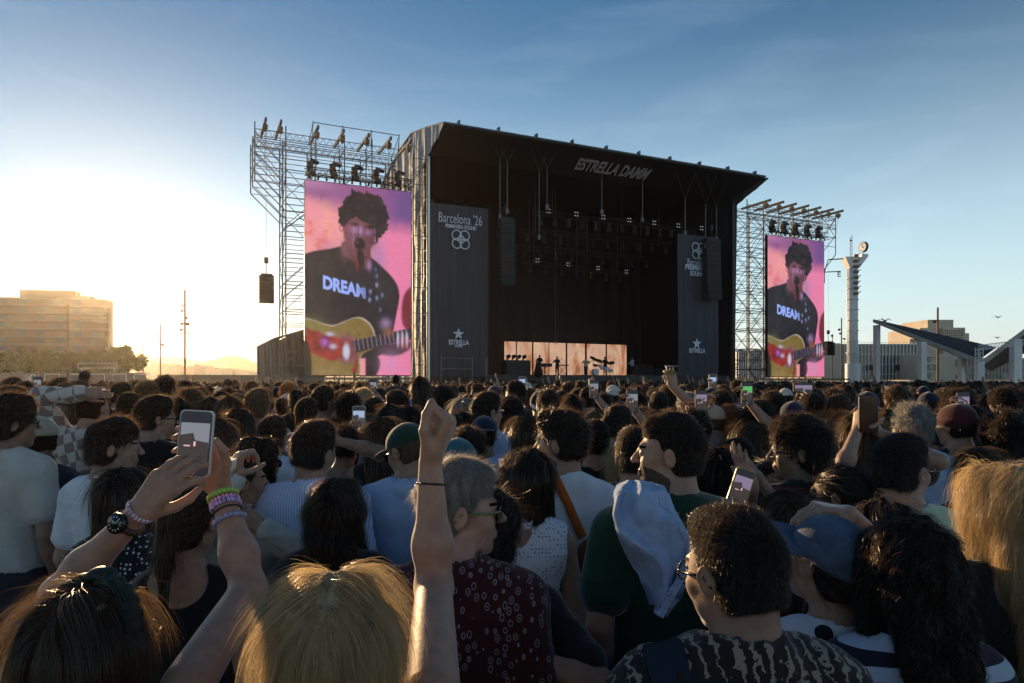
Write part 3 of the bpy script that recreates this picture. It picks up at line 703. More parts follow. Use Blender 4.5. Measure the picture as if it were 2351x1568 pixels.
def truss(b, A, B, wd=.45, r=.03, n=None, up=None, m=0):
    A = Vector(A); B = Vector(B); d = (B-A); L = d.length; d.normalize(); u = (up or Vector((0, 0, 1))); v = d.cross(u).normalized(); u = v.cross(d).normalized()
    cs = [(u+v)*wd/2, (u-v)*wd/2, (-u-v)*wd/2, (-u+v)*wd/2]; n = n or max(2, int(L/wd))
    for c in cs: b.tube(A+c, B+c, r, n=5, m=m)
    for i in range(n):
        for j in range(4):
            P = A+d*(L*i/n)+cs[j]; Q = A+d*(L*(i+1)/n)+cs[(j+1) % 4]; b.tube(P, Q, r*.6, n=4, m=m, caps=False)

# ---------------------------------------------------------------- ground
g = MB(); g.quad((-1250, -50, 0), (1250, -50, 0), (1250, 1200, 0), (-1250, 1200, 0)); o = g.build('ground', M_GROUND); o['kind'] = 'structure'; o['label'] = 'grey asphalt ground of the festival site'

# ---------------------------------------------------------------- main stage
ST = empty('festival_stage', S(25, 8, 0)); KIDS[ST.name] = []
tag(ST, 'huge black concert stage with silver tarp side and sloping black canopy', 'stage')
s0, s1 = 9.4, 40.8
b = MB(); b.box(s0+.3, s1-.1, .9, 16.5, 0, 2.35, T=S); b.box(14, 39, -.6, .88, 0, 2.1, T=S); b.build('deck', M_DECK, ST)
b = MB(); nf = 80
for i in range(nf):
    a0 = s0+.5+(s1-s0-.8)*i/nf; a1 = s0+.5+(s1-s0-.8)*(i+1)/nf; z0_, z1_ = .12*math.sin(i*1.3), .12*math.sin((i+1)*1.3)
    b.hexa([S(a0, 16+z0_, 0), S(a1, 16+z1_, 0), S(a1, 16.3+z1_, 0), S(a0, 16.3+z0_, 0), S(a0, 16+z0_, 20.7), S(a1, 16+z1_, 20.7), S(a1, 16.3+z1_, 20.7), S(a0, 16.3+z0_, 20.7)])
b.build('back_wall', M_BLACKCLOTH, ST)
prof = [(-3.5, 20.75), (.5, 21.75), (5, 22.75), (8.5, 22.5), (12, 21.8), (16, 20.9), (18.5, 19.6)]
b = MB(); th = .12
for (d0, z0_), (d1, z1_) in zip(prof[:-1], prof[1:]):
    b.hexa([S(s0-.1, d0, z0_-th), S(s1-.2, d0, z0_-th), S(s1-.2, d1, z1_-th), S(s0-.1, d1, z1_-th), S(s0-.1, d0, z0_), S(s1-.2, d0, z0_), S(s1-.2, d1, z1_), S(s0-.1, d1, z1_)])
for i in range(10): ss = s0+1+i*3.2; b.box(ss, ss+.12, -3.6, -3.2, 20.7, 21.0, T=S)
b.build('roof', M_TARPDK, ST)
# sloping canopy under the front edge
b = MB(); b.hexa([S(s0+.3, -3.45, 20.5), S(s1-.3, -3.45, 20.5), S(s1-.3, 1.2, 19.7), S(s0+.3, 1.2, 19.7), S(s0+.3, -3.45, 20.62), S(s1-.3, -3.45, 20.62), S(s1-.3, 1.2, 19.82), S(s0+.3, 1.2, 19.82)])
b.build('canopy', M_BLACKCLOTH, ST)
cdir = (S(0, -3.45, 20.5)-S(0, 1.2, 19.7)); clen = cdir.length; cdir.normalize(); cn = SU.cross(cdir); cn = cn if cn.z < 0 else -cn
sa, sb = s_at(1327, -1.2), s_at(1491, -1.2); cc = S((sa+sb)/2, -1.05, 20.5-.8*(-1.05+3.45)/4.65)
b = MB(); put_text(b, 'ESTRELLA DAMM', sb-sa, lambda x, y, t: cc+SU*(x-.26*y)+cdir*y+cn*(t+.02), bold=.035, height=2.0)
b.build('lettering', mat('grey_canopy_print', (.85, .87, .90), rough=.8, var=.1), ST)
# silver side wall with hanging folds
def tarp_side(sv, dlist, zbot, ztop, m, name, thick=.06, nu=70, nv=26, amp=.045):
    b = MB(); V = []
    for i in range(nu+1):
        d = dlist[0]+(dlist[-1]-dlist[0])*i/nu; zt = np.interp(d, [p[0] for p in ztop], [p[1] for p in ztop]); zb = np.interp(d, [p[0] for p in zbot], [p[1] for p in zbot])
        for j in range(nv+1):
            z = zb+(zt-zb)*j/nv; q = amp*(math.sin(d*3.1+math.sin(z*.7)*1.2)+.6*math.sin(d*7.3+z*.45)+.5*math.sin(z*1.9+d*.8)); V.append(S(sv+q, d, z))
    F = [(i*(nv+1)+j, (i+1)*(nv+1)+j, (i+1)*(nv+1)+j+1, i*(nv+1)+j+1) for i in range(nu) for j in range(nv)]
    n = len(V); V2 = [v+SU*thick for v in V]; F2 = [tuple(n+q for q in f[::-1]) for f in F]
    b.add(V+V2, F+F2); return b.build(name, m, ST, smooth=True)
tarp_side(s0, (1.4, 18.4), [(1.4, 0), (18.4, 0)], [(a, z-.15) for a, z in prof], M_TARP, 'side_tarp')
tarp_side(s0-.05, (-3.4, 5.), [(-3.4, 20.55), (.8, 19.4), (1.4, 18.9), (5, 18.6)], [(a, z-.1) for a, z in prof], M_TARP, 'side_flap', amp=.05)
tarp_side(s1+.1, (-3.4, 18.4), [(-3.4, 20.5), (.8, 19.0), (1.0, 0), (18.4, 0)], [(a, z-.15) for a, z in prof], M_TARPDK, 'side_wall', amp=.04)
b = MB(); 
for a, e in ((s0+.25, s0+.35), (s1-.35, s1-.25)):
    b = MB(); pp = [(1.25, 2.3), (1.25, 19.85), (5, 21.5), (9, 22.0), (12.5, 21.3), (16, 20.6), (16.2, 2.3)]; b.prism(pp, lambda x, y, t: S(t, x, y), a, e); b.build('inner_wall', M_BLACKCLOTH, ST)
b = MB(); b.hexa([S(s0+.4, 1.3, 19.83), S(s1-.4, 1.3, 19.83), S(s1-.4, 16, 20.4), S(s0+.4, 16, 20.4), S(s0+.4, 1.3, 19.9), S(s1-.4, 1.3, 19.9), S(s1-.4, 16, 20.5), S(s0+.4, 16, 20.5)]); b.build('ceiling_cloth', M_BLACKCLOTH, ST)
# front leg tower at the left corner
b = MB()
for (a, d) in ((8.15, .5), (8.15, 1.9), (9.3, .5), (9.3, 1.9)): b.tube(S(a, d, 0), S(a, d, 19.3), .055)
for i in range(19):
    z = 1.1+i; b.tube(S(8.15, .5, z), S(9.3, .5, z), .025); b.tube(S(8.15, .5, z), S(8.15, 1.9, z), .025); b.tube(S(9.3, .5, z), S(9.3, 1.9, z), .02)
    b.tube(S(8.15 if i % 2 else 9.3, .5, z), S(9.3 if i % 2 else 8.15, .5, z+1), .022); b.tube(S(8.15, .5 if i % 2 else 1.9, z), S(8.15, 1.9 if i % 2 else .5, z+1), .022)
b.build('leg_tower', M_STEEL, ST)
for a in (9.55,): b = MB(); b.box(a-.2, a-.05, .45, .6, 0, 19.4, T=S); b.build('corner_post', mat('polished_aluminium', (.6, .56, .5), rough=.35, metal=.8, var=.1), ST)
b = MB(); b.box(s1-.45, s1-.1, .6, .9, 0, 19.4, T=S); b.build('corner_post', M_DKSTEEL, ST)
# rigging rods that hang from the canopy edge
for u, v0, v1 in ((1148, 366, 492), (1165, 372, 480), (1256, 385, 470), (1382, 345, 482), (1475, 362, 500), (1573, 455, 530), (1620, 468, 560), (1645, 476, 545), (1238, 395, 540)):
    b = MB(); P = SP(u, v0, -.3); Q = SP(u, v1, -.3); b.tube(P, Q, .035); b.tube(Q, Q-Vector((0, 0, .35)), .14, n=8)
    e = S(0, 0, 0)
    for du in (-24, 26): b.tube(P, SP(u+du, 281+(u+du-1022)*.1743+12, -2.6), .02)
    b.build('rigging_rod', M_STEEL, ST)

# ---------------------------------------------------------------- banners on the stage front
def wavy(b, f, W, H_, nx=48, nz=30, amp=.05, m=0):
    V = []
    for t in (0, 1):
        for i in range(nx+1):
            for j in range(nz+1):
                x = W*i/nx; z = H_*j/nz; k = min(1, max(0, 1-z/H_*.8)); V.append(f(x, z, (amp*math.sin(x*5.2+math.sin(z*.4))+amp*.6*math.sin(x*11+z*.3))*k-.02*t))
    n = (nx+1)*(nz+1); F = []
    for i in range(nx):
        for j in range(nz): q = (i*(nz+1)+j, (i+1)*(nz+1)+j, (i+1)*(nz+1)+j+1, i*(nz+1)+j+1); F += [q, tuple(n+k for k in q[::-1])]
    b.add(V, F, m)
def ring(b, f, cx, cy, r, w, t, a0=0, a1=360, n=40):
    A = [R(a0+(a1-a0)*i/n) for i in range(n+1)]
    V = [f(cx+math.cos(a)*q, cy+math.sin(a)*q, t+e) for e in (0, .01) for q in (r-w/2, r+w/2) for a in A]; k = n+1
    F = []
    for i in range(n): F += [(i, k+i, k+i+1, i+1), (2*k+i, 2*k+i+1, 3*k+i+1, 3*k+i), (k+i, 3*k+i, 3*k+i+1, k+i+1), (i, i+1, 2*k+i+1, 2*k+i)]
    b.add(V, F)
def emblem(b, f, cx, cy, r, w):
    for i, (dx, dy) in enumerate(((-1, 1), (1, 1), (1, -1), (-1, -1))): ring(b, f, cx+dx*r*.62, cy+dy*r*.62, r*.72, w, .03+.02*i)
    ring(b, f, cx, cy, r*.50, w, .12)
def star(b, f, cx, cy, r):
    P = []
    for i in range(10): a = math.pi/2+i*math.pi/5; q = r if i % 2 == 0 else r*.40; P.append((cx+q*math.cos(a), cy+q*math.sin(a)))
    V = [f(*p, .04) for p in P]+[f(cx, cy, .05)]; b.add(V, [(i, (i+1) % 10, 10) for i in range(10)])
BD = .6
def banner(u0, u1, vt, name_label, right=False):
    a0, a1 = s_at(u0, BD), s_at(u1, BD); W = a1-a0; zt = ZV(vt, y_at(a0, BD)); zb = 2.2; Hh = zt-zb
    r = empty('stage_banner', S((a0+a1)/2, BD, zb)); KIDS[r.name] = []
    tag(r, name_label, 'banner', 'banners on the stage front')
    f = lambda x, z, t: S(a0+x, BD-t, zb+z)
    b = MB(); wavy(b, f, W, Hh, amp=.10 if right else .05); b.build('banner_cloth', M_BANNER, r, smooth=True)
    b = MB(); fz = lambda v, u: ZV(v, y_at(s_at(u, BD), BD))-zb; fx = lambda u: s_at(u, BD)-a0
    g = lambda cx, cz: (lambda x, y, t: f(cx+x, cz+y, t+.14))
    if not right:
        put_text(b, "Barcelona '26", fx(1105)-fx(1006), g((fx(1105)+fx(1006))/2, fz(503, 1055)), height=.82, bold=-.004)
        put_text(b, 'PRIMAVERA SOUND', fx(1092)-fx(1021), g((fx(1092)+fx(1021))/2, fz(522, 1056)), height=.33, bold=.025)
        emblem(b, g(fx(1056), fz(551, 1056)), 0, 0, .54, .085)
        star(b, g(fx(1051), fz(767, 1051)), 0, 0, .50)
        put_text(b, 'ESTRELLA', fx(1075)-fx(1029), g((fx(1075)+fx(1029))/2, fz(786, 1051)), height=.40, bold=.03)
        put_text(b, 'DAMM', fx(1060)-fx(1043), g((fx(1060)+fx(1043))/2, fz(794.5, 1051)), height=.20, bold=.02)
    else:
        emblem(b, g(fx(1601), fz(577, 1601)), 0, 0, .56, .085)
        put_text(b, "Barcelona '26", fx(1636)-fx(1576), g((fx(1636)+fx(1576))/2, fz(603, 1600)), height=.62, bold=-.004)
        put_text(b, 'PRIMAVERA', fx(1636)-fx(1571), g((fx(1636)+fx(1571))/2, fz(615.5, 1600)), height=.52, bold=.03)
        put_text(b, 'SOUND', fx(1613)-fx(1582), g((fx(1613)+fx(1582))/2, fz(629, 1600)), height=.48, bold=.03)
        star(b, g(fx(1597), fz(789, 1597)), 0, 0, .56)
        put_text(b, 'ESTRELLA', fx(1617)-fx(1580), g((fx(1617)+fx(1580))/2, fz(805, 1597)), height=.42, bold=.03)
    b.build('lettering', M_PRINT, r)
banner(986, 1121, 464, 'tall dark banner reading Barcelona 26 above a small star, beside the silver tarp')
banner(1556, 1649, 536, 'tall dark banner with four-ring emblem on top, near the right stage corner', True)

# ---------------------------------------------------------------- loudspeaker arrays
def line_array(u0, u1, v0, v1, d, n, label, bend=.25, chain=60, facing=1):
    a0, a1 = s_at(u0, d), s_at(u1, d); zt = ZV(v0, y_at(a0, d)); zb = ZV(v1, y_at(a0, d)); c = (a0+a1)/2; w_ = (a1-a0)/2; dp = .75
    r = empty('line_array', S(c, d, zb)); KIDS[r.name] = []; tag(r, label, 'loudspeaker', 'hanging loudspeaker arrays')
    hh = (zt-zb)/n; q = 0; ang = 0
    for i in range(n):
        ang = bend*(i/n)**1.6; z1_ = zt-i*hh; z0_ = z1_-hh*.92; off = -math.sin(ang)*i*hh*.16
        fr = -dp/2+off
        b = MB(); b.hexa([S(c-w_, d+fr+.10*ang*3, z0_), S(c+w_, d+fr+.10*ang*3, z0_), S(c+w_, d+dp/2+off, z0_+.10*hh), S(c-w_, d+dp/2+off, z0_+.10*hh), S(c-w_, d+fr, z1_), S(c+w_, d+fr, z1_), S(c+w_, d+dp/2+off, z1_-.06*hh), S(c-w_, d+dp/2+off, z1_-.06*hh)])
        b.build('cabinet', M_SPK, r)
    b = MB(); b.box(c-w_*.8, c+w_*.8, d-.3, d+.3, zt+.02, zt+.12, T=S); b.tube(S(c, d, zt+.1), S(c, d, zt+.9), .03); b.tube(S(c, d, zt+.9), S(c, d, zt+1.3), .16, n=8); b.tube(S(c, d, zt+1.3), S(c, d, zt+1.3+chain), .012, n=4)
    b.build('hoist', M_DKSTEEL, r); return r
line_array(594, 628, 632, 696, 1.0, 8, 'black line of hung loudspeakers left of the big left tower', .35, chain=9)
line_array(1146, 1178, 502, 655, -.1, 14, 'dark loudspeaker column hanging beside the Barcelona 26 banner', .3, chain=2)
line_array(1617, 1649, 548, 688, -.2, 14, 'dark loudspeaker column hanging over the right stage banner', .3, chain=2)
line_array(1893, 1910, 786, 816, 1.0, 6, 'small hung loudspeakers right of the right video screen', .3, chain=12)

# ---------------------------------------------------------------- lighting inside the stage
def rig(u0, v0, u1, v1, d, n, label, lit=True):
    A = SP(u0, v0, d); B = SP(u1, v1, d); r = empty('lighting_truss', (A+B)/2); KIDS[r.name] = []; tag(r, label, 'stage lighting', 'lighting trusses inside the stage')
    b = MB(); truss(b, A, B, .4, .025, 22); b.build('truss_frame', M_DKSTEEL, r)
    for i in range(n):
        P = A+(B-A)*((i+.5)/n); b = MB(); b.tube(P-Vector((0, 0, .25)), P-Vector((0, 0, .5)), .16, .13, n=8); b.tube(P-Vector((0, 0, .5)), P-Vector((0, 0, 1.0)), .14, .22, n=8); b.build('spotlight', M_SPK, r)
        if lit and i % 2 == 0:
            q = MB()
            for dx in (-.14, .14):
                for dz in (.05, .35): q.tube(P+SU*(dx+.6)-SD*.35+Vector((0, 0, dz)), P+SU*(dx+.6)-SD*.38+Vector((0, 0, dz)), .04, n=8)
            q.build('blinder_lamp', LIT, r)
    for q_ in (0.1, .5, .9):
        P = A+(B-A)*q_; b = MB(); b.tube(P, P+Vector((0, 0, 21-P.z)), .02); b.build('suspension_cable', M_STEEL, r)
rig(1225, 488, 1608, 530, 5, 13, 'top lighting truss inside the stage with bright four-lamp clusters')
rig(1190, 528, 1545, 560, 8, 10, 'second lighting truss inside the dark stage', False)
rig(1180, 565, 1500, 596, 11, 9, 'third lighting truss inside the dark stage', False)
rig(1200, 600, 1440, 630, 14, 7, 'lowest lighting truss near the black backdrop')

# ---------------------------------------------------------------- video wall behind the band
LW = empty('video_wall', SP(1300, 858, 12)); KIDS[LW.name] = []; tag(LW, 'glowing amber video wall of seven panels behind the band', 'video wall')
def ledmat():
    m, t, b = nodes_of('amber_video_picture'); N = t.nodes; L = t.links; b.inputs['Base Color'].default_value = (0, 0, 0, 1); b.inputs['Roughness'].default_value = .7
    tc = N.new('ShaderNodeTexCoord'); mp = N.new('ShaderNodeMapping'); mp.inputs['Scale'].default_value = (1, 1, .5); no = N.new('ShaderNodeTexNoise'); no.inputs['Scale'].default_value = .55; no.inputs['Detail'].default_value = 4; no.inputs['Distortion'].default_value = 1.2
    cr = N.new('ShaderNodeValToRGB'); e = cr.color_ramp.elements; e[0].position = .30; e[0].color = (.30, .13, .075, 1); e[1].position = .72; e[1].color = (.92, .58, .36, 1)
    x = e.new(.42); x.color = (.62, .27, .13, 1); x = e.new(.52); x.color = (.72, .44, .30, 1)
    L.new(tc.outputs['Object'], mp.inputs[0]); L.new(mp.outputs[0], no.inputs['Vector']); L.new(no.outputs[0], cr.inputs[0]); L.new(cr.outputs[0], b.inputs['Emission Color']); b.inputs['Emission Strength'].default_value = .46
    return m
LED = ledmat()
for i, (ua, ub) in enumerate(((1159, 1185.5), (1188, 1222.5), (1226, 1260.5), (1262.5, 1300), (1304, 1344), (1349, 1391.5), (1395.5, 1439.5))):
    d = 12.4-.0*i; a0, a1 = s_at(ua, d), s_at(ub, d); zt = ZV(783.5+8.5*((ua+ub)/2-1159)/280, y_at((a0+a1)/2, d))
    b = MB(); b.box(a0+.06, a1-.06, d, d+.25, 2.4, zt, T=S); b.build('video_panel', LED, LW)

# ---------------------------------------------------------------- side screens with the close-up of the singer
PW, PHt = 7.84, 14.0
def z1(x, y): a = (x-595)/1060; top = 670+125*a; bot = 2610+13*a; return (a*PW, (bot-y)/(bot-top)*PHt)
def z2(x, y): a = (x-648)/1150; top = -709.6+132*a; bot = 1401+14*a; return (a*PW, (bot-y)/(bot-top)*PHt)
def smoothpoly(P, it=2):
    for _ in range(it):
        Q = []
        for i in range(len(P)):
            a, b_ = P[i], P[(i+1) % len(P)]; Q += [(a[0]*.75+b_[0]*.25, a[1]*.75+b_[1]*.25), (a[0]*.25+b_[0]*.75, a[1]*.25+b_[1]*.75)]
        P = Q
    return P

def vnoise(X, Z, fr, seed, octv=4):
    """smooth value noise on the picture grid"""
    r = np.random.default_rng(seed); out = np.zeros_like(X); amp = 1.; tot = 0
    for o in range(octv):
        G = r.uniform(-1, 1, (64, 64)); x = (X*fr+7.3*o) % 63; z = (Z*fr+3.1*o) % 63; i = x.astype(int); k = z.astype(int); a = x-i; b_ = z-k; a = a*a*(3-2*a); b_ = b_*b_*(3-2*b_); i1 = (i+1) % 64; k1 = (k+1) % 64
        out += amp*((G[i, k]*(1-a)+G[i1, k]*a)*(1-b_)+(G[i, k1]*(1-a)+G[i1, k1]*a)*b_); tot += amp; amp *= .55; fr *= 2.03
    return out/tot
def blur(A, n):
    if n <= 0: return A
    k = np.exp(-.5*(np.arange(-3*n, 3*n+1)/n)**2); k /= k.sum(); p = len(k)//2
    B = np.pad(A, ((p, p), (0, 0)), 'edge'); A = sum(k[q]*B[q:q+A.shape[0]] for q in range(len(k))); B = np.pad(A, ((0, 0), (p, p)), 'edge'); return sum(k[q]*B[:, q:q+A.shape[1]] for q in range(len(k)))
NX, NZ = 236, 420
GX, GZ = np.meshgrid(np.linspace(0, PW, NX), np.linspace(0, PHt, NZ), indexing='ij')
def inside(P, X, Z):
    c = np.zeros(X.shape, bool)
    for (x0, y0), (x1_, y1_) in zip(P, P[1:]+P[:1]):
        if y0 == y1_: continue
        c ^= ((y0 > Z) != (y1_ > Z)) & (X < (x1_-x0)*(Z-y0)/(y1_-y0)+x0)
    return c
def singer_picture():
    n1 = vnoise(GX, GZ, .35, 1); n2 = vnoise(GX, GZ, .9, 2); n3 = vnoise(GX, GZ, 2.6, 3); C = lambda *c: np.array(c)[None, None, :]
    mix = lambda A, B, t: A*(1-t[..., None])+B*t[..., None]; ss = lambda a, e, x: np.clip((x-a)/(e-a), 0, 1)**2*(3-2*np.clip((x-a)/(e-a), 0, 1))
    I = C(.78, .27, .33)*np.ones((NX, NZ, 1)); I = mix(I, C(.85, .36, .28), ss(-.1, .5, n1+.4*n2)*(GX < 3.4)); I = mix(I, C(.70, .13, .12), ss(.05, .5, n2)*ss(3.6, 1.2, GX)*ss(7.5, 9.5, GZ)); I = mix(I, C(.76, .20, .36), ss(4.6, 6.2, GX))
    top = ss(11.3, 13.0, GZ+.22*GX-.6+.5*n2); I = mix(I, C(.22, .075, .24), top*.92); I = mix(I, C(.10, .06, .22), ss(5.2, 7.5, GX)*ss(11.3, 12.2, GZ)*.7); I = mix(I, C(.50, .22, .40), ss(3.0, 0, GX)*ss(13, 13.9, GZ)*.7)
    I = mix(I, C(.36, .19, .42), np.exp(-((GX-5.3)/.55)**2-((GZ-8.6)/1.6)**2)*.8); I = mix(I, C(.42, .20, .36), np.exp(-((GX-1.8)/1.1)**2-((GZ-8.6)/1.0)**2)*.7)
    def paint(P, c, soft=1., tex=.12, alpha=1., warp=0., sm=2, X=None, Z=None):
        nonlocal I
        if sm: P = smoothpoly(list(P), sm)
        X = GX if X is None else X; Z = GZ if Z is None else Z
        if warp: X = X+warp*vnoise(GX, GZ, 2.4, 21, 3); Z = Z+warp*vnoise(GX, GZ, 2.4, 22, 3)
        mk = blur(inside(P, X, Z).astype(float), soft)*alpha; I = mix(I, C(*c)*(1+tex*(n3+n2))[..., None], mk)
    def spot(cx, cz, rx, rz, c, a=1., e=1.):
        nonlocal I
        I = mix(I, C(*c)*(1+.15*n3)[..., None], a*np.exp(-(((GX-cx)/rx)**2+((GZ-cz)/rz)**2)**e))
    SK, SL, BKc = (.15, .05, .065), (.36, .20, .40), (.016, .012, .014)
    paint([z2(1700, 560), z2(1760, 470), z2(1900, 380), z2(1900, 980), z2(1720, 920), z2(1680, 780)], (.17, .02, .03), 2)
    paint([z2(560, 130), z2(720, 60), z2(900, 40), z2(1030, 0), z2(1150, 40), z2(1330, 110), z2(1500, 260), z2(1640, 410), z2(1670, 560), z2(1640, 700), z2(1600, 900), z2(1560, 1100), z2(1400, 1250), z2(1000, 1200), z2(700, 900), z2(560, 900)], (.020, .016, .021), 1.2, .5)
    paint([z2(1010, 0), z2(1060, 110), z2(1180, 190), z2(1300, 280), z2(1360, 220), z2(1340, 60), z2(1330, -60), z2(1050, -60)], (.11, .035, .045), 2, .4); spot(*z2(1325, 215), .18, .35, SL, .8); spot(*z2(1195, 200), .12, .5, (.30, .03, .03), .7); spot(*z2(1060, 60), .3, .6, (.36, .16, .2), .35)
    paint([z1(960, 1080), z1(1010, 1010), z1(1260, 1080), z1(1290, 1200), z1(1250, 1340), z1(1180, 1450), z1(1060, 1440), z1(990, 1330), z1(960, 1200)], SK, 1.6, .3)
    spot(*z1(1010, 1200), .35, 1.0, (.24, .08, .12), .7); spot(*z1(1250, 1250), .35, .9, (.09, .03, .05), .7); spot(*z1(1075, 1165), .30, .30, SL, .75); spot(*z1(1210, 1195), .26, .22, SL, .6); spot(*z1(1135, 1175), .14, .38, (.42, .22, .42), .8); spot(*z1(1060, 1260), .12, .5, SL, .35)
    spot(*z1(1075, 1108), .32, .10, BKc, .9); spot(*z1(1215, 1135), .34, .10, BKc, .9); spot(*z1(1085, 1125), .2, .06, (.05, .02, .03), .8); spot(*z1(1120, 1215), .10, .05, (.05, .01, .02), .7); spot(*z1(1150, 1215), .06, .05, (.05, .01, .02), .7)
    hp_ = [(915, 1050), (925, 960), (950, 880), (1010, 825), (1060, 785), (1150, 760), (1240, 775), (1310, 835), (1370, 885), (1412, 960), (1425, 1080), (1410, 1180), (1365, 1240), (1300, 1310), (1255, 1310), (1290, 1240), (1270, 1160), (1200, 1130), (1150, 1070), (1080, 1030), (1030, 1060), (990, 1140), (960, 1150), (925, 1110)]
    paint([z1(*p) for p in hp_], BKc, 1.0, .9, warp=.42); spot(*z1(1165, 770), .6, .25, (.30, .05, .06), .35)
    cw = vnoise(GX, GZ, 3.4, 31, 3); hm_ = blur(inside(smoothpoly([z1(*p) for p in hp_], 2), GX, GZ).astype(float), 3); I = mix(I, C(.10, .035, .045), hm_*ss(.25, .6, cw)*.5)
    rr = np.sqrt(((GX-z1(945, 1148)[0])/.15)**2+((GZ-z1(945, 1148)[1])/.22)**2); I = mix(I, C(.14, .05, .06), np.exp(-((rr-1)/.22)**2)*.9)
    spot(*z1(1125, 1308), .42, .50, (.012, .008, .010), 1., 3.); spot(*z1(1105, 1290), .05, .12, (.20, .10, .06), .8); paint([z1(1085, 1370), z1(1165, 1370), z1(1175, 1540), z1(1120, 1540)], (.014, .008, .010), 1.)
    V, F = text_mesh('DREAM', 1., .045); w_ = V[:, 0].max()-V[:, 0].min(); hh = V[:, 1].max()-V[:, 1].min(); cV = (V.max(0)+V.min(0))/2; cx, cz = z2(1058, 452); Wt = z2(1285, 0)[0]-z2(832, 0)[0]
    mk = np.zeros((NX, NZ)); Q = [(cx+(p[0]-cV[0])*Wt/w_, cz+(p[1]-cV[1])*.98/hh-.19*(p[0]-cV[0])*Wt/w_) for p in V]
    fl = V[:, 2] > V[:, 2].max()-1e-4
    for f in F:
        if all(fl[q] for q in f): mk = np.maximum(mk, inside([Q[q] for q in f], GX, GZ))
    fade = ss(4.55, 3.2, GX)*.55+.45; fade = np.where((GX > 3.9) & (GZ > cz+.30-.19*(GX-cx)), .1, fade); I = mix(I, C(.30, .42, .95)*(1+.1*n3)[..., None], blur(mk, .6)*fade)
    for x, y, a in ((1410, 430, .9), (1330, 590, .8), (1410, 570, .7), (1470, 540, .6), (1340, 500, .7), (1410, 330, .5), (1450, 700, .4), (1395, 260, .3)): spot(*z2(x, y), .10, .16, (.25, .34, .55), a)
    gb = [z2(560, 785), z2(700, 810), z2(800, 850), z2(930, 890), z2(1040, 840), z2(1180, 780), z2(1300, 830), z2(1365, 930), z2(1375, 1010), z2(1400, 1100), z2(1310, 1150), z2(1240, 1180), z2(1205, 1250), z2(1225, 1330), z2(1200, 1480), z2(560, 1480)]
    paint([(x+.10*(1 if x > 2 else 0), z+.10) for x, z in gb], (.42, .36, .30), 1.2); paint(gb, (.20, .135, .038), 1.1, .25); spot(*z2(720, 870), .9, .6, (.20, .20, .07), .6); spot(*z2(850, 1380), 1.2, .5, (.40, .27, .14), .4)
    paint([z2(1280, 1300), z2(1290, 1160), z2(1400, 1170), z2(1450, 1260), z2(1440, 1350), z2(1360, 1480), z2(1280, 1480)], (.018, .012, .018), 1.5); paint([z2(1165, 990), z2(1200, 1000), z2(1200, 1330), z2(1190, 1390), z2(1130, 1390), z2(1130, 1340), z2(1170, 1330)], (.24, .03, .02), 1.2)
    spot(*z2(1080, 1120), .90, 1.05, (.20, .06, .14), .9, 3.); spot(*z2(1080, 1120), .72, .86, (.22, .035, .03), .9, 3.)
    paint([z2(600, 880), z2(720, 920), z2(880, 960), z2(1010, 1010), z2(1100, 1100), z2(1060, 1200), z2(960, 1260), z2(860, 1250), z2(720, 1160), z2(600, 1140)], (.24, .025, .022), 2.0, .5, warp=.15); paint([z2(600, 1000), z2(690, 1040), z2(730, 1440), z2(600, 1440)], (.02, .02, .016), 1.5)
    spot(*z2(850, 1050), .26, .30, (.40, .12, .55), .85); spot(*z2(905, 960), .28, .16, (.50, .46, .62), .9); spot(*z2(935, 1095), .24, .2, (.50, .46, .60), .9); spot(*z2(1078, 1150), .26, .58, (.52, .58, .72), .95, 2.)
    paint([z2(1130, 1040), z2(1790, 900), z2(1900, 880), z2(1900, 1010), z2(1790, 1030), z2(1400, 1110), z2(1170, 1170)], (.035, .022, .040), .9, .4, sm=0)
    for i in range(13):
        x = 1155+i*48; a, c = z2(x, 1034-(x-1130)*.212), z2(x+18, 1150-(x-1130)*.205); t = np.clip(((GX-a[0])*(c[0]-a[0])+(GZ-a[1])*(c[1]-a[1]))/((c[0]-a[0])**2+(c[1]-a[1])**2), 0, 1); D = np.hypot(GX-a[0]-t*(c[0]-a[0]), GZ-a[1]-t*(c[1]-a[1])); I = mix(I, C(.26, .26, .34), np.exp(-(D/.028)**2)*.75)
    paint([z2(1380, 1120), z2(1600, 1060), z2(1800, 1030), z2(1800, 1130), z2(1640, 1210), z2(1480, 1200)], (.05, .025, .03), 2.); spot(*z2(1510, 850), .38, .42, (.34, .22, .42), .7); spot(*z2(1540, 940), .35, .35, (.34, .12, .06), .7); spot(*z2(1720, 1060), .45, .5, (.26, .03, .03), .85, 2.)
    for i, x in enumerate((1640, 1690, 1742)): spot(*z2(x+8, 1020+i*2), .12, .62, (.48, .42, .55), .85, 2.)
    spot(*z2(1560, 1290), .8, .9, (.52, .28, .50), .5); I = I*(1+.06*vnoise(GX, GZ, 8, 77, 2))[..., None]
    return np.clip(I*1.0, .004, 1.)
PIC = singer_picture()
def picture_mat():
    m, t, b = nodes_of('live_video_picture'); N = t.nodes; L = t.links; b.inputs['Base Color'].default_value = (.01, .01, .01, 1); b.inputs['Roughness'].default_value = .6
    at = N.new('ShaderNodeAttribute'); at.attribute_name = 'video'; tc = N.new('ShaderNodeTexCoord'); wv = N.new('ShaderNodeTexWave'); wv.bands_direction = 'Z'; wv.inputs['Scale'].default_value = 3.2; L.new(tc.outputs['Object'], wv.inputs[0])
    mr = N.new('ShaderNodeMapRange'); mr.inputs[3].default_value = .56; mr.inputs[4].default_value = .68; L.new(wv.outputs[1], mr.inputs[0]); L.new(at.outputs['Color'], b.inputs['Emission Color']); L.new(mr.outputs[0], b.inputs['Emission Strength']); return m
PICM = picture_mat()
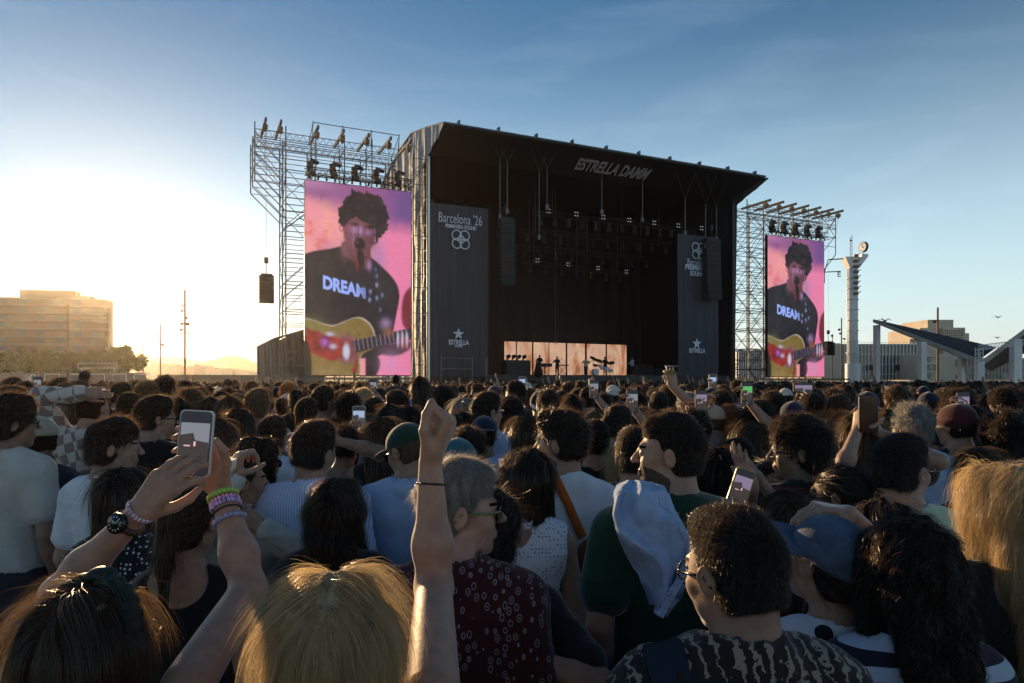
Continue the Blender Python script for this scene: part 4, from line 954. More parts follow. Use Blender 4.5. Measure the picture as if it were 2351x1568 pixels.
def screen(sL, label):
    f = lambda x, z, t: S(sL+x, -t, z+2.27)
    r = empty('video_screen', S(sL+PW/2, .2, 0)); KIDS[r.name] = []; tag(r, label, 'video screen', 'tall side screens')
    b = MB(); b.box(sL-.03, sL+PW+.03, .02, .35, 2.2, 16.32, T=S); b.build('screen_frame', M_DKSTEEL, r)
    o3 = np.array(S(sL, -.004, 2.27)); V = o3[None]+GX.reshape(-1, 1)*np.array(SU)[None]+GZ.reshape(-1, 1)*np.array([0, 0, 1.])[None]-np.array(r.location)[None]
    ii = np.arange((NX-1)*NZ).reshape(NX-1, NZ)[:, :-1].ravel(); F = np.stack([ii, ii+NZ, ii+NZ+1, ii+1], 1)
    me = mesh('picture', V, F, PICM, smooth=False); at = me.color_attributes.new('video', 'FLOAT_COLOR', 'POINT'); col_ = np.concatenate([PIC.reshape(-1, 3), np.ones((NX*NZ, 1))], 1).astype(np.float32); at.data.foreach_set('color', col_.ravel())
    e = obj('picture', me, r); KIDS[r.name].append(e); return r
screen(0.0, 'tall left video screen showing a singer with guitar in a black shirt')
screen(44.3, 'tall right video screen showing the same singer with guitar')

# ---------------------------------------------------------------- scaffold towers
def tower(label, scol, drow, zmax, cant, canz, beams, screen_s, flip):
    """scol: columns along s; cant: extra cantilever column that only starts at canz"""
    r = empty('scaffold_tower', S(sum(scol)/len(scol), 2.5, 0)); KIDS[r.name] = []; tag(r, label, 'scaffolding', 'scaffold towers beside the stage')
    allc = sorted(scol+[cant]); led = [0]
    for a in allc:
        for d in drow:
            b = MB(); z0_ = canz if a == cant else 0; b.tube(S(a, d, z0_), S(a, d, zmax+(.5 if d == drow[0] else .1)), .050)
            for k in range(int(z0_), int(zmax), 1): b.tube(S(a, d, k+.9), S(a, d, k+1.0), .065, n=6)
            b.build('standard', M_STEEL, r)
    nz = int(zmax/2)
    rest = MB()
    for d in drow:
        for j in range(nz):
            z = j*2+2.0
            for (a, c) in zip(allc[:-1], allc[1:]):
                if not ((a == cant or c == cant) and z < canz): rest.tube(S(a, d, z), S(c, d, z), .026, n=5, caps=False)
    for d in drow:
        for j in range(nz+1):
            z = j*2+1.0
            if z > zmax: continue
            for (a, c) in zip(allc[:-1], allc[1:]):
                if (a == cant or c == cant) and z < canz: continue
                t = MB() if led[0] < 95 else rest; t.tube(S(a, d, z), S(c, d, z), .036, n=5, caps=False)
                if led[0] < 95: t.build('ledger', M_STEEL, r)
                led[0] += 1
    for a in allc:
        for d0, d1 in zip(drow[:-1], drow[1:]):
            for j in range(nz+1):
                z = j*2+1.0
                if z > zmax or (a == cant and z < canz): continue
                rest.tube(S(a, d0, z), S(a, d1, z), .030, n=5, caps=False)
                if j < nz and (a != cant) and (j % 2 == 0): rest.tube(S(a, d0, z), S(a, d1, z+2), .028, n=5, caps=False)
                if j < nz and a != cant and j % 2 == 1: rest.tube(S(a, d1, z), S(a, d0, z+2), .028, n=5, caps=False)
    q = random.Random(3)
    for (a, c) in zip(allc[:-1], allc[1:]):
        for d in (drow[0], drow[-1]):
            for j in range(nz):
                z = j*2+1.0
                if (a == cant or c == cant) and z < canz: continue
                if flip or q.random() < .30: rest.tube(S(a, d, z), S(c, d, z+2), .028, n=5, caps=False)
                if flip and q.random() < .7: rest.tube(S(c, d, z), S(a, d, z+2), .028, n=5, caps=False)
    o = rest.build('brace', M_STEEL, r); o['kind'] = 'stuff'
    b = MB(); inner = scol[0] if cant < scol[0] else scol[-1]
    for d in drow:
        b.tube(S(cant, d, canz), S(inner, d, canz-2.0), .045); b.tube(S(cant, d, canz+2), S(inner, d, canz), .035); b.tube(S(cant, d, zmax-.2), S(inner, d, zmax-2.6), .03)
    if not flip:
        for j in range(4): b.tube(S(cant, drow[0], zmax-.5-j*1.2), S(scol[1], drow[0]+.8, zmax-4.3-j*1.2), .03)
        for j in range(3): b.tube(S(scol[0], drow[1], 3+j*5), S(scol[-1]-2, drow[1], 8.5+j*5), .045)
    b.build('raking_tube', M_STEEL, r)
    for d, dz in ((drow[0], 0), (drow[1], -.1), (drow[0], -.9)):
        b = MB(); A = S(allc[0], d, zmax-dz*0+dz); B = S(allc[-1], d, zmax+dz)
        b.tube(A, B, .03); b.tube(A-Vector((0, 0, .45)), B-Vector((0, 0, .45)), .03); n = 22
        for i in range(n):
            P = A+(B-A)*(i/n); Q = A+(B-A)*((i+.5)/n)-Vector((0, 0, .45)); P2 = A+(B-A)*((i+1)/n); b.tube(P, Q, .018, n=4); b.tube(Q, P2, .018, n=4)
        b.build('lattice_beam', M_STEEL, r)
    if not flip:
        b = MB(); x0, x1 = scol[1]-.2, allc[-1]
        for z in (zmax+1.0,): b.tube(S(x0, drow[0]-.2, z), S(x1, drow[0]-.2, z), .03)
        for a in np.linspace(x0, x1, 4): b.tube(S(a, drow[0], zmax-.2), S(a, drow[0]-.2, zmax+1.1), .035); b.tube(S(a, drow[0]-.2, zmax+1.0), S(a, drow[1], zmax), .03)
        b.build('guard_rail', M_STEEL, r)
    for a in beams:
        o = MB(); z = zmax+.12; o.box(a-.07, a+.07, -1.1, 2.8, z, z+.22, T=S); bb = o.build('hoist_beam', M_DKSTEEL, r)
        KIDS.setdefault(bb.name, [])
        o = MB(); o.tube(S(a, -.5, z-.05), S(a, -.5, z-.55), .13, n=8); o.box(a-.16, a+.16, -.68, -.32, z-.42, z-.12, T=S); h = o.build('chain_hoist', M_YELLOW, r)
        o = MB(); o.tube(S(a, -.5, z-.5), S(a, -.25, 17.2), .014, n=4); o.build('hoist_chain', M_DKSTEEL, r)
    # truss that carries the screen, with five moving heads
    A = S(screen_s-.05, -.25, 16.85); B = S(screen_s+PW+.05, -.25, 16.85); t = empty('lighting_truss', (A+B)/2); KIDS[t.name] = []
    tag(t, 'black truss with five big beam lights above the %s video screen' % ('left' if not flip else 'right'), 'stage lighting', 'trusses above the side screens')
    b = MB(); truss(b, A, B, .5, .035, 18); b.build('truss_frame', M_DKSTEEL, t)
    for i in range(5):
        P = A+(B-A)*((i+.28)/5)+Vector((0, 0, -.15)); b = MB(); b.box(-.24, .24, -.22, .22, -.1, .2, T=lambda x, y, z: P+SU*x+SD*y+Vector((0, 0, z))); b.box(-.30, .10, -.18, .18, .2, .85, T=lambda x, y, z: P+SU*x+SD*y+Vector((0, 0, z)))
        b.tube(P+SU*-.1+Vector((0, 0, .92)), P+SU*.52+Vector((0, 0, .82)), .19, .13, n=10); b.build('moving_head', M_SPK, t)
    for i in range(13): b = MB(); P = A+(B-A)*((i+.5)/13)-Vector((0, 0, .25)); b.tube(P, P-Vector((0, 0, .28)), .05, .10, n=6); b.build('screen_clamp', M_DKSTEEL, t)
    return r
tower('tall scaffold tower with top overhang behind the left video screen', [-1.26, .8, 2.9, 4.95, 7.0], [.5, 2.5, 4.5], 19.6, -3.35, 14.6+1.4, [-2.75, -1.75, .75, 2.55, 4.35, 6.0, 7.5], 0.0, False)
tower('scaffold tower of crossed braces behind the right video screen', [42.1, 44.2, 46.25, 48.3, 50.4, 52.4], [.5, 2.5, 4.5], 19.2, 54.4, 15.2, [43.6, 45.3, 47.0, 48.7, 50.4, 52.2, 53.6], 44.3, True)

# ---------------------------------------------------------------- low things in front of and beside the stage
b = MB(); b.box(-4.5, 8.8, -.7, -.55, 1.93, 2.08, T=S); b.box(-4.5, 8.8, -.75, -.6, 1.2, 1.3, T=S)
for a in np.arange(-4.4, 8.9, 1.1): b.box(a, a+.06, -.72, -.66, 0, 2.0, T=S)
o = b.build('front_railing', M_STEEL, origin=S(2, -.7, 0)); tag(o, 'grey metal railing running under the left video screen', 'railing')
b = MB(); b.box(42, 55, -.7, -.55, 1.93, 2.08, T=S)
for a in np.arange(42, 55, 1.1): b.box(a, a+.06, -.72, -.66, 0, 2.0, T=S)
o = b.build('front_railing', M_STEEL, origin=S(48, -.7, 0)); tag(o, 'grey metal railing running under the right video screen', 'railing')
for i, (a0, a1, c, nm) in enumerate(((-6.6, -2.9, (.30, .10, .05), 'orange'), (-2.8, 2.2, (.05, .22, .12), 'green'), (2.3, 4.2, (.30, .12, .05), 'rust'))):
    b = MB(); b.box(a0, a1, -1.4, -1.3, .2, 1.78, T=S); b.box(a0, a1, -1.32, -.8, .0, .2, T=S); o = b.build('crowd_barrier', mat(nm+'_barrier_cloth', c, rough=.8, trans=.2), origin=S((a0+a1)/2, -1.35, 0))
    tag(o, '%s covered crowd barrier in front of the left scaffold tower' % nm, 'barrier', 'barriers before the stage')
# white stair rails near the left banner
for a in (10.1, 12.7, 13.9):
    b = MB(); b.tube(S(a, -.5, 0), S(a, -.5, 3.9-.2*(a > 12)), .04)
    if a < 12: b.tube(S(a, -.5, 3.6), S(12.7, -.5, 3.6), .03); b.tube(S(a, -.5, 2.8), S(12.7, -.5, 2.8), .03)
    o = b.build('handrail', M_STEEL, origin=S(a, -.5, 0)); tag(o, 'thin steel stair rail post in front of the Barcelona banner, %s' % ('nearest the tarp', 'middle one', 'farthest from the tarp')[(10.1, 12.7, 13.9).index(a)], 'handrail', 'stair rails by the stage')
# backstage tent behind the left tower
P = [SP(590, 870, 9), SP(628, 870, 7), SP(702, 870, 7)]; T_ = [SP(590, 798, 9), SP(628, 779, 7), SP(702, 758, 7)]
r = empty('backstage_tent', P[1]); KIDS[r.name] = []; tag(r, 'dark tarp covered tent behind the left scaffold tower', 'tent')
for i in range(2):
    b = MB(); A, B, C, D = P[i], P[i+1], T_[i+1], T_[i]; n = 24; V = []
    for k in range(n+1):
        for j in range(9):
            q = A+(B-A)*(k/n); q2 = D+(C-D)*(k/n); v = Vector((q.x, q.y, 0))+(Vector((q2.x, q2.y, q2.z))-Vector((q.x, q.y, 0)))*(j/8); v += SD*(.10*math.sin(k*1.3+j*.5)+.06*math.sin(k*.6+j)); V.append(v)
    F = [(k*9+j, (k+1)*9+j, (k+1)*9+j+1, k*9+j+1) for k in range(n) for j in range(8)]; m_ = len(V); b.add(V+[v+SD*.1 for v in V], F+[tuple(q+m_ for q in f[::-1]) for f in F]); b.build('tent_wall', M_TARPDK, r, smooth=True)
b = MB(); b.hexa([T_[0], T_[1], T_[1]+SD*7, T_[0]+SD*7, T_[0]+Vector((0, 0, .12)), T_[1]+Vector((0, 0, .12)), T_[1]+SD*7+Vector((0, 0, .12)), T_[0]+SD*7+Vector((0, 0, .12))]); b.hexa([T_[1], T_[2], T_[2]+SD*7, T_[1]+SD*7, T_[1]+Vector((0, 0, .12)), T_[2]+Vector((0, 0, .12)), T_[2]+SD*7+Vector((0, 0, .12)), T_[1]+SD*7+Vector((0, 0, .12))]); b.build('tent_roof', M_TARP, r)
# ---------------------------------------------------------------- right side: clock tower, halls, pavilion
def wbox(b, u0, u1, v0, v1, Y, dep, m=0):      # front plane at depth Y seen between the given picture lines, real depth dep
    x0, x1 = (u0-CU)/FPX*Y, (u1-CU)/FPX*Y; z1_, z0_ = ZV(v0, Y), max(0, ZV(v1, Y)); return b.box(x0, x1, Y, Y+dep, z0_, z1_, m)
Y = 110.; X = lambda u: (u-CU)/FPX*Y
r = empty('clock_tower', (X(1957), Y, 0)); KIDS[r.name] = []; tag(r, 'white cylindrical tower with flared top carrying a round clock', 'tower')
cx = X(1957); b = MB(); b.tube((cx, Y, 0), (cx, Y, ZV(617, Y)), .78, n=20)
for a in range(12): an = a*math.pi/6; b.tube((cx+.78*math.cos(an), Y+.78*math.sin(an), 4), (cx+.78*math.cos(an), Y+.78*math.sin(an), ZV(617, Y)), .04, n=4)
b.build('shaft', M_WHITE, r, smooth=True)
for v in (640, 664, 688, 712, 736, 760, 784, 811): b = MB(); b.tube((cx, Y, ZV(v, Y)), (cx, Y, ZV(v, Y)+.10), .98, n=20); b.build('collar', M_WHITE, r)
b = MB(); b.tube((cx+.05, Y, 0), (cx+.05, Y, ZV(835, Y)), 1.12, n=20); b.build('base', M_WHITE, r)
zt, zn = ZV(591, Y), ZV(617, Y); b = MB(); b.hexa([(cx-.7, Y-.7, zn), (cx+.75, Y-.7, zn), (cx+.75, Y+.7, zn), (cx-.7, Y+.7, zn), (X(1935.5), Y-.8, zt), (X(1987), Y-.8, zt), (X(1987), Y+.8, zt), (X(1935.5), Y+.8, zt)]); b.build('flared_top', M_WHITE, r)
ccx, ccz = X(1982), ZV(567, Y); b = MB(); b.box(ccx-.55, ccx+.5, Y-.6, Y+.6, zt, zt+.45); b.tube((ccx, Y, zt+.4), (ccx, Y, ccz-.7), .10); b.build('clock_stand', M_WHITE, r)
nv = Vector((-.96, -.28, .0)).normalized(); C_ = Vector((ccx, Y, ccz)); b = MB(); b.tube(C_-nv*.22, C_+nv*.2, .86, n=28); ck = b.build('clock_case', M_DKSTEEL, r)
b = MB(); b.tube(C_+nv*.2, C_+nv*.23, .80, n=28); ck2 = b.build('clock_dial', mat('cream_dial', (.88, .85, .78), rough=.6), r)
b = MB(); ux = nv.cross(Vector((0, 0, 1))).normalized(); D_ = lambda x, z: C_+nv*.25+ux*-x+Vector((0, 0, z))
for i in range(12): a = i*math.pi/6; b.tube(D_(.62*math.sin(a), .62*math.cos(a)), D_(.74*math.sin(a), .74*math.cos(a)), .03, n=4)
b.tube(D_(0, 0), D_(-.12, .60), .03, n=4); b.tube(D_(0, 0), D_(.28, -.22), .04, n=4); b.build('clock_hands', M_DKSTEEL, r)
b = MB(); b.tube((X(1952), Y, zt), (X(1952), Y, ZV(545, Y)), .05); b.tube((X(1956), Y, zt), (X(1956), Y, ZV(539, Y)), .05); b.tube((X(1950), Y, ZV(552, Y)), (X(1956), Y, ZV(552, Y)), .12); b.build('antenna', M_DKSTEEL, r)
for i in range(8): z = ZV(589+i*12.3, Y); b = MB(); b.box(cx-.25, cx+.45, Y-1.15, Y-.75, z-.2, z+.18); b.tube((cx+.2, Y-1.1, z), (cx+.75, Y-1.1, z+.28), .08); b.build('floodlight', M_RUST, r)
# sign with the letter E on a bracket of the right tower
b = MB(); Y2 = 71.5; q = lambda u, v: PX(u, v, Y2); b.tube(q(1886, 625), q(1930, 623), .05); b.tube(q(1893, 618), q(1893, 650), .04); b.tube(q(1901, 596), q(1936, 594), .06); b.tube(q(1901, 596), q(1893, 625), .04)
o = b.build('sign_bracket', M_DKSTEEL, origin=q(1893, 625)); tag(o, 'thin bracket arm carrying a letter E, right of the right scaffold tower', 'sign')
KIDS[o.name] = []; b = MB(); put_text(b, 'E', .36, lambda x, y, t: q(1926.5, 630)+Vector((x, -t, y)), height=.52, bold=.01); V = np.array(b.V)-np.array(q(1893, 625)); e = obj('lettering', mesh('lettering', V, b.F, M_DKSTEEL, smooth=False), o)

def finned(name, u0, u1, vt, vb, Y, n, floors, label, dep=30, glass=M_GLASSD):
    r = empty(name, ((u0+u1)/2/FPX*Y-CU/FPX*Y, Y, 0)); KIDS[r.name] = []; tag(r, label, 'building')
    b = MB(); wbox(b, u0, u1, vt, vb, Y+.6, dep); b.build('wall', glass, r)
    for v in [vt]+floors: b = MB(); wbox(b, u0, u1, v-.7, v+.8, Y, .59); b.build('floor_band', M_WHITE, r)
    for i in range(n+1): u = u0+(u1-u0)*i/n; b = MB(); wbox(b, u-.75, u+.75, vt+.4, vb, Y-.35, .34); b.build('fin', M_WHITE, r)
    b = MB(); wbox(b, u0, u1, vt-4, vt-3.4, Y+2, .1)
    for i in range(n): u = u0+(u1-u0)*(i+.5)/n; wbox(b, u-.15, u+.15, vt-4, vt-.7, Y+2, .1)
    b.build('roof_rail', M_WHITE, r); return r
r = finned('hall_building', 1931, 2122, 790, 872, 150, 24, [813, 836, 859], 'low glass hall with white vertical fins behind the clock tower')
b = MB(); wbox(b, 1888, 1930, 788, 872, 149, 30); b.build('end_wall', M_BEIGE, r)
for u in (2001-4, 2062-8): b = MB(); wbox(b, u, u+11, 837, 851, 149.3, .25); b.build('sign_board', M_DKSTEEL, r)
finned('hall_building', 1686, 1758, 806, 868, 135, 14, [836], 'white finned hall seen through the right scaffold tower')
r = empty('office_building', PX(2165, 874, 140)); r.location.z = 0; KIDS[r.name] = []; tag(r, 'beige panelled building with narrow dark windows under the pavilion roof', 'building')
b = MB(); wbox(b, 2126, 2205, 812, 872, 140, 25); b.build('wall', M_BEIGE, r); b = MB(); wbox(b, 2205.3, 2375, 822, 872, 142, 25); b.build('wall', M_CONC, r)
for u in range(2210, 2372, 8):
    for (va, vb) in ((826, 840), (843, 855), (858, 868)):
        if rng.random() < .75: b = MB(); wbox(b, u, u+3.4, va, vb, 141.8, .15); b.build('window', M_GLASSD, r)
for u, va, vb in ((2131, 820, 832), (2131, 838, 850), (2131, 857, 868), (2196, 826, 842), (2196, 860, 870), (2145, 838, 850)): b = MB(); wbox(b, u, u+7, va, vb, 139.8, .15); b.build('window', M_GLASSD, r)
for v in (817, 834, 853): b = MB(); wbox(b, 2126, 2160, v, v+1.5, 139.6, .35); b.build('sill', M_WHITE, r)
# tall block far behind
r = empty('tower_block', PX(2160, 874, 260)); r.location.z = 0; KIDS[r.name] = []; tag(r, 'tall grey tower block rising above the slate pavilion roof', 'building')
b = MB(); wbox(b, 2130, 2189, 734, 874, 262, 18); wbox(b, 2112, 2150, 753, 874, 260, 22); wbox(b, 2165, 2216, 752, 874, 259, 22); wbox(b, 2089, 2125, 778, 874, 261, 14); wbox(b, 2200, 2225, 765, 874, 261, 12); b.build('wall', M_BEIGE, r)
for k in range(9):
    v = 758+k*5.2
    for u in (2168, 2176, 2184, 2192, 2200, 2208): b = MB(); wbox(b, u, u+5.5, v, v+3.2, 258.7, .4); b.build('window', M_GLASSD, r)
    for u in (2115, 2123, 2094, 2102):
        if u > 2110 or v > 778: b = MB(); wbox(b, u, u+4.5, v, v+3.2, 259.7 if u > 2110 else 260.7, .4); b.build('window', M_GLASSD, r)
# pavilion
r = empty('pavilion', PX(2120, 874, 60)); r.location.z = 0; KIDS[r.name] = []; tag(r, 'open pavilion with slate roof sloping down to the right on white pillars', 'pavilion')
A, B, C, D = PX(2004, 735, 62), PX(2244, 825.5, 55), PX(2286, 797, 84), PX(2008, 733.6, 84); up = Vector((0, 0, .12))
b = MB(); b.hexa([A-up, B-up, C-up, D-up, A+up*.2, B+up*.2, C+up*.2, D+up*.2]); b.build('roof', M_SLATE, r)
b = MB(); dn = Vector((0, 0, .40)); o_ = Vector((0, -.18, 0)); b.hexa([A-dn*.5+o_, B-dn+o_, B-dn, A-dn*.5, A+up*.5+o_, B+up*.5+o_, B+up*.5, A+up*.5]); b.build('edge_beam', M_CONC, r)
for u, wd, vt, Yp in ((2017, 9, 746, 62), (2122, 13, 785, 58), (2212, 8, 818, 58), (2254, 13, 830, 54.8)): b = MB(); wbox(b, u-wd/2, u+wd/2, vt, 990, Yp, .6); b.build('pillar', M_WHITE, r)
r = empty('pavilion', PX(2330, 874, 56)); r.location.z = 0; KIDS[r.name] = []; tag(r, 'second pavilion with steep white roof edge rising out of frame at right', 'pavilion')
A, B, C, D = PX(2252, 832, 56), PX(2400, 722, 60), PX(2420, 770, 84), PX(2275, 848, 84)
b = MB(); b.hexa([A-up*2, B-up*2, C-up*2, D-up*2, A, B, C, D]); b.build('roof', mat('dark_brown_timber', (.05, .028, .018), rough=.8), r)
b = MB(); dn = Vector((0, 0, .30)); b.hexa([A-dn+o_, B-dn+o_, B-dn, A-dn, A+up+o_, B+up+o_, B+up, A+up]); b.build('edge_beam', M_CONC, r)
b = MB(); wbox(b, 2329, 2347, 778, 990, 55.5, .6); b.build('pillar', M_WHITE, r)
b = MB(); A = PX(2249, 874, 46); A.z = 0; T1 = PX(2248, 798, 46); truss(b, A, T1, .32, .025, 16, up=Vector((0, 1, 0))); truss(b, T1, PX(2400, 779, 45), .32, .025, 26)
o = b.build('truss_gate', M_WHITE, origin=A); tag(o, 'white lattice truss gate in front of the right pavilion', 'truss gate')
# low fence along the right
b = MB()
for a in np.arange(20, 62, 1.6): b.box(a, a+.05, 52, 52.05, 0, 1.7)
b.box(20, 62, 52, 52.04, 1.62, 1.68); b.box(20, 62, 52.06, 52.1, .5, 1.5); o = b.build('metal_fence', M_STEEL, origin=(40, 52, 0)); tag(o, 'low grey metal fence behind the crowd below the pavilion', 'fence')

# ---------------------------------------------------------------- floodlight masts
def mast(u, vt, Y, lamps, label, wpx=4.2):
    x = (u-CU)/FPX*Y; zt = ZV(vt, Y); wd = wpx/FPX*Y/2; r = empty('floodlight_mast', (x, Y, 0)); KIDS[r.name] = []; tag(r, label, 'light mast', 'floodlight masts')
    b = MB(); b.tube((x, Y, 0), (x, Y, zt), wd, wd*.8, n=8); b.build('pole', M_RUST, r)
    for du, v, s_ in lamps:
        P = PX(u+du, v, Y); Q = PX(u, v-1.5, Y); b = MB(); b.tube(Q, P, wd*.35); dv = Vector(((1 if du > 0 else -1)*.5, -.6, -.5)).normalized(); k = s_/FPX*Y; b.tube(P-dv*k*.8, P+dv*k*.7, k*.35, k*1.0, n=10); b.build('floodlight', M_RUST, r)
mast(424.5, 666, 105, [(-6, 714, 3.4), (-5, 702, 2.6), (4, 729, 3), (-6, 743, 3.8), (7, 743, 3.8), (2, 743, 3.6), (-8, 757, 3.6), (-9, 765, 2), (10, 765, 2)], 'tallest floodlight mast left of the scaffold, with many lamps', 5.2)
mast(368.5, 744, 135, [(-6, 771, 2.6), (-4, 781, 2.4), (5, 791, 3.2)], 'middle floodlight mast with three lamps between the tree and the tall mast', 3.6)
mast(329, 783, 170, [(-2.5, 803, 2.2), (-3.5, 812, 2.6)], 'small distant floodlight mast beside the tree edge', 2.8)
mast(155.5, 697, 95, [], 'thin bare mast in front of the apartment block', 3.6)
mast(1932, 730, 100, [(-5, 756, 3), (-3, 765, 2.5), (6, 778, 3)], 'floodlight mast with three lamps just left of the clock tower', 3.4)
mast(1911, 767, 80, [(0, 770, 3)], 'thin black pole with one lamp beside the right screen', 2.2)
mast(2153, 706, 90, [(-7, 737, 4)], 'dark mast standing in front of the tall tower block', 5.4)
mast(2333, 790, 160, [], 'short dark mast behind the right pavilion', 3)

# ---------------------------------------------------------------- left side: apartment block, trees, wall
r = empty('apartment_block', (-240, 300, 0)); KIDS[r.name] = []; tag(r, 'long apartment block with stacked balconies against the sun', 'building')
YL, YR = 290., 300.; A = PX(-60, 874, YL); B = PX(242, 874, YR); nrm = Vector((-(B-A).y, (B-A).x, 0)).normalized(); dx = (B-A).normalized(); dx.z = 0; L_ = (B-A).length; zt = ZV(690, YR)
W_ = lambda a, d, z: Vector((A.x, A.y, 0))+dx*a+nrm*d+Vector((0, 0, z))
b = MB(); b.box(0, L_, 0, 9, 0, zt, T=W_); b.build('wall', M_BUILD, r)
b = MB(); a0 = (PX(48, 0, 296)-A).dot(dx); a1 = (PX(164, 0, 296)-A).dot(dx); b.box(a0, a1, 2, 8, zt, zt+4.2, T=W_); b.box(a1, a1+6, 2, 8, zt, zt+2.0, T=W_); b.build('rooftop_hut', M_BUILD, r)
b = MB(); b.box(-.2, L_+.3, -.4, 9.3, zt+.005, zt+.6, T=W_); b.build('parapet', M_CONC, r)
M_BALC = mat('weathered_balcony_concrete', (.21, .16, .12), rough=.9, var=.2, scale=.3); nfl = 11; fh = zt/nfl
for i in range(nfl):
    z = i*fh; b = MB(); b.box(-.1, L_+1.6, -1.7, -.01, z+.02, z+1.15, T=W_); b.build('balcony', M_BALC, r)
    k = 0
    for a in np.arange(2, L_-3, 7.2):
        if a < L_*.15: continue
        b = MB(); b.box(a, a+3.4, -.12, .02, z+1.2, z+fh-.15, T=W_); b.build('window', M_GLASSD if (i+k) % 3 else M_BRICK, r); k += 1

M_LEAF = mat('backlit_green_leaves', (.055, .085, .022), rough=.55, var=.5, scale=.7, trans=.45, tcol=(.20, .26, .03)); M_BARK = mat('grey_brown_bark', (.09, .065, .045), rough=.95, bump=.6, bscale=12)
def tree(u, vt, Y, wpx, seed, label, n=5200):
    q = np.random.default_rng(seed); x = (u-CU)/FPX*Y; H_ = ZV(vt, Y); Wd = wpx/FPX*Y/2; r = empty('tree', (x, Y, 0)); KIDS[r.name] = []; tag(r, label, 'tree', 'trees behind the left wall')
    b = MB(); b.tube((x, Y, 0), (x+.1, Y, H_*.45), .18, .12, n=8)
    cl = []
    for i in range(26):
        a = q.uniform(0, 6.28); rr = Wd*math.sqrt(q.uniform(.02, 1)); z = H_*(.42+.52*q.uniform(0, 1)*(1-.45*(rr/Wd)**2)); c = (x+rr*.78*math.cos(a), Y+rr*.78*math.sin(a), z); cl.append((c, q.uniform(.15, .30)*Wd)); b.tube((x+.05, Y, H_*.35+i*.1), c, .06, .02, n=5)
    b.build('trunk', M_BARK, r)
    V = []
    per = n//26
    for c, cr in cl:
        P = q.normal(size=(per, 3)); P /= np.linalg.norm(P, axis=1, keepdims=True); P *= (q.uniform(.15, 1, per)**.5)[:, None]*cr*(1+.25*np.sin(P[:, 0]*5+P[:, 2]*4))[:, None]; P[:, 2] *= .85; P += np.array(c)
        V.append(P)
    P = np.concatenate(V); m_ = len(P); s_ = Y*.0030*q.uniform(.6, 1.3, (m_, 1)); a1 = q.normal(size=(m_, 3)); a1 /= np.linalg.norm(a1, axis=1, keepdims=True); a2 = np.cross(a1, q.normal(size=(m_, 3))); a2 /= np.linalg.norm(a2, axis=1, keepdims=True)
    VV = np.stack([P-a1*s_, P-a2*s_*.5, P+a1*s_, P+a2*s_*.5], 1).reshape(-1, 3); FF = np.arange(m_*4).reshape(-1, 4); o = obj('crown', mesh('crown', VV-np.array([x, Y, 0]), FF, M_LEAF, smooth=False), r); KIDS[r.name].append(o)
tree(292, 780, 92, 92, 1, 'bushy tree at the right end of the tree row, beside the small mast')
for i, (u, v, wd, nm) in enumerate(((232, 792, 95, 'second tree from the right in the row before the apartment block'), (165, 797, 100, 'round tree behind the thin bare mast'), (100, 790, 92, 'broad tree in the middle of the apartment facade'), (35, 788, 90, 'dark tree near the left frame edge'), (-25, 790, 80, 'tree cut off by the left frame edge'))): tree(u, v, 96+i*2, wd, i+3, nm)
# wall behind the crowd on the left, with its emergency exit sign
b = MB(); b.box(-56, -32.3, 60, 60.2, 0, ZV(857, 60)); 
for x in np.arange(-56, -32.5, 2.4): b.box(x, x+.06, 59.93, 59.995, 0, ZV(857, 60))
b.box(-56, -32.3, 59.9, 60.3, ZV(857, 60)+.005, ZV(857, 60)+.06); o = b.build('site_wall', mat('weathered_grey_panel', (.20, .17, .14), rough=.9), origin=(-44, 60, 0)); tag(o, 'taller grey panel wall behind the crowd on the left, carrying a green exit sign', 'wall')
b = MB(); b.box(-32.2, -17, 62, 62.2, 0, ZV(860.5, 62))
for x in np.arange(-32, -17, 2.4): b.box(x, x+.06, 61.93, 61.995, 0, ZV(860.5, 62))
o = b.build('site_wall', mat('brown_grey_panel', (.22, .17, .12), rough=.9), origin=(-25, 62, 0)); tag(o, 'lower brown grey wall below the hills, left of the stage', 'wall')
Y = 59.; r = MB(); wbox(r, 58, 82, 858, 877, Y, .06); o = r.build('exit_sign', mat('dark_green_sign', (.01, .16, .07), rough=.5), origin=PX(70, 868, Y)); tag(o, 'green emergency exit sign with running figure on the left wall', 'sign'); KIDS[o.name] = []
b = MB(); q = lambda u, v: PX(u, v, Y-.02)-PX(70, 868, Y)
wd = .09
for a, c in (((71, 864), (69, 869)), ((69, 869), (72, 872)), ((72, 872), (71, 876)), ((69, 869), (66, 872)), ((66, 872), (63, 872)), ((71, 865), (74, 867)), ((71, 865), (67, 865)), ((67, 865), (65, 868))): b.tube(q(*a), q(*c), wd, n=6)
b.tube(q(72.5, 861.5)-Vector((0, .02, 0)), q(72.5, 861.5)+Vector((0, .02, 0)), .09, n=10)
for a, c in (((60, 860), (60, 875)), ((60, 860), (66, 860)), ((76, 860), (80, 860)), ((80, 860), (80, 875))): b.tube(q(*a), q(*c), .035, n=4)
e = obj('pictogram', mesh('pictogram', b.V, b.F, M_WHITE, smooth=False), o)
b = MB(); q = lambda u, v: PX(u, v, 75)
for a, c in (((179, 834), (268, 834)), ((179, 845), (268, 845)), ((179, 834), (179, 845)), ((268, 834), (268, 845)), ((188, 845), (188, 874)), ((262, 845), (262, 874))): b.tube(q(*a), q(*c), .05)
o = b.build('goal_frame', M_WHITE, origin=q(223, 874)); tag(o, 'empty white rectangular billboard frame above the left wall', 'frame')
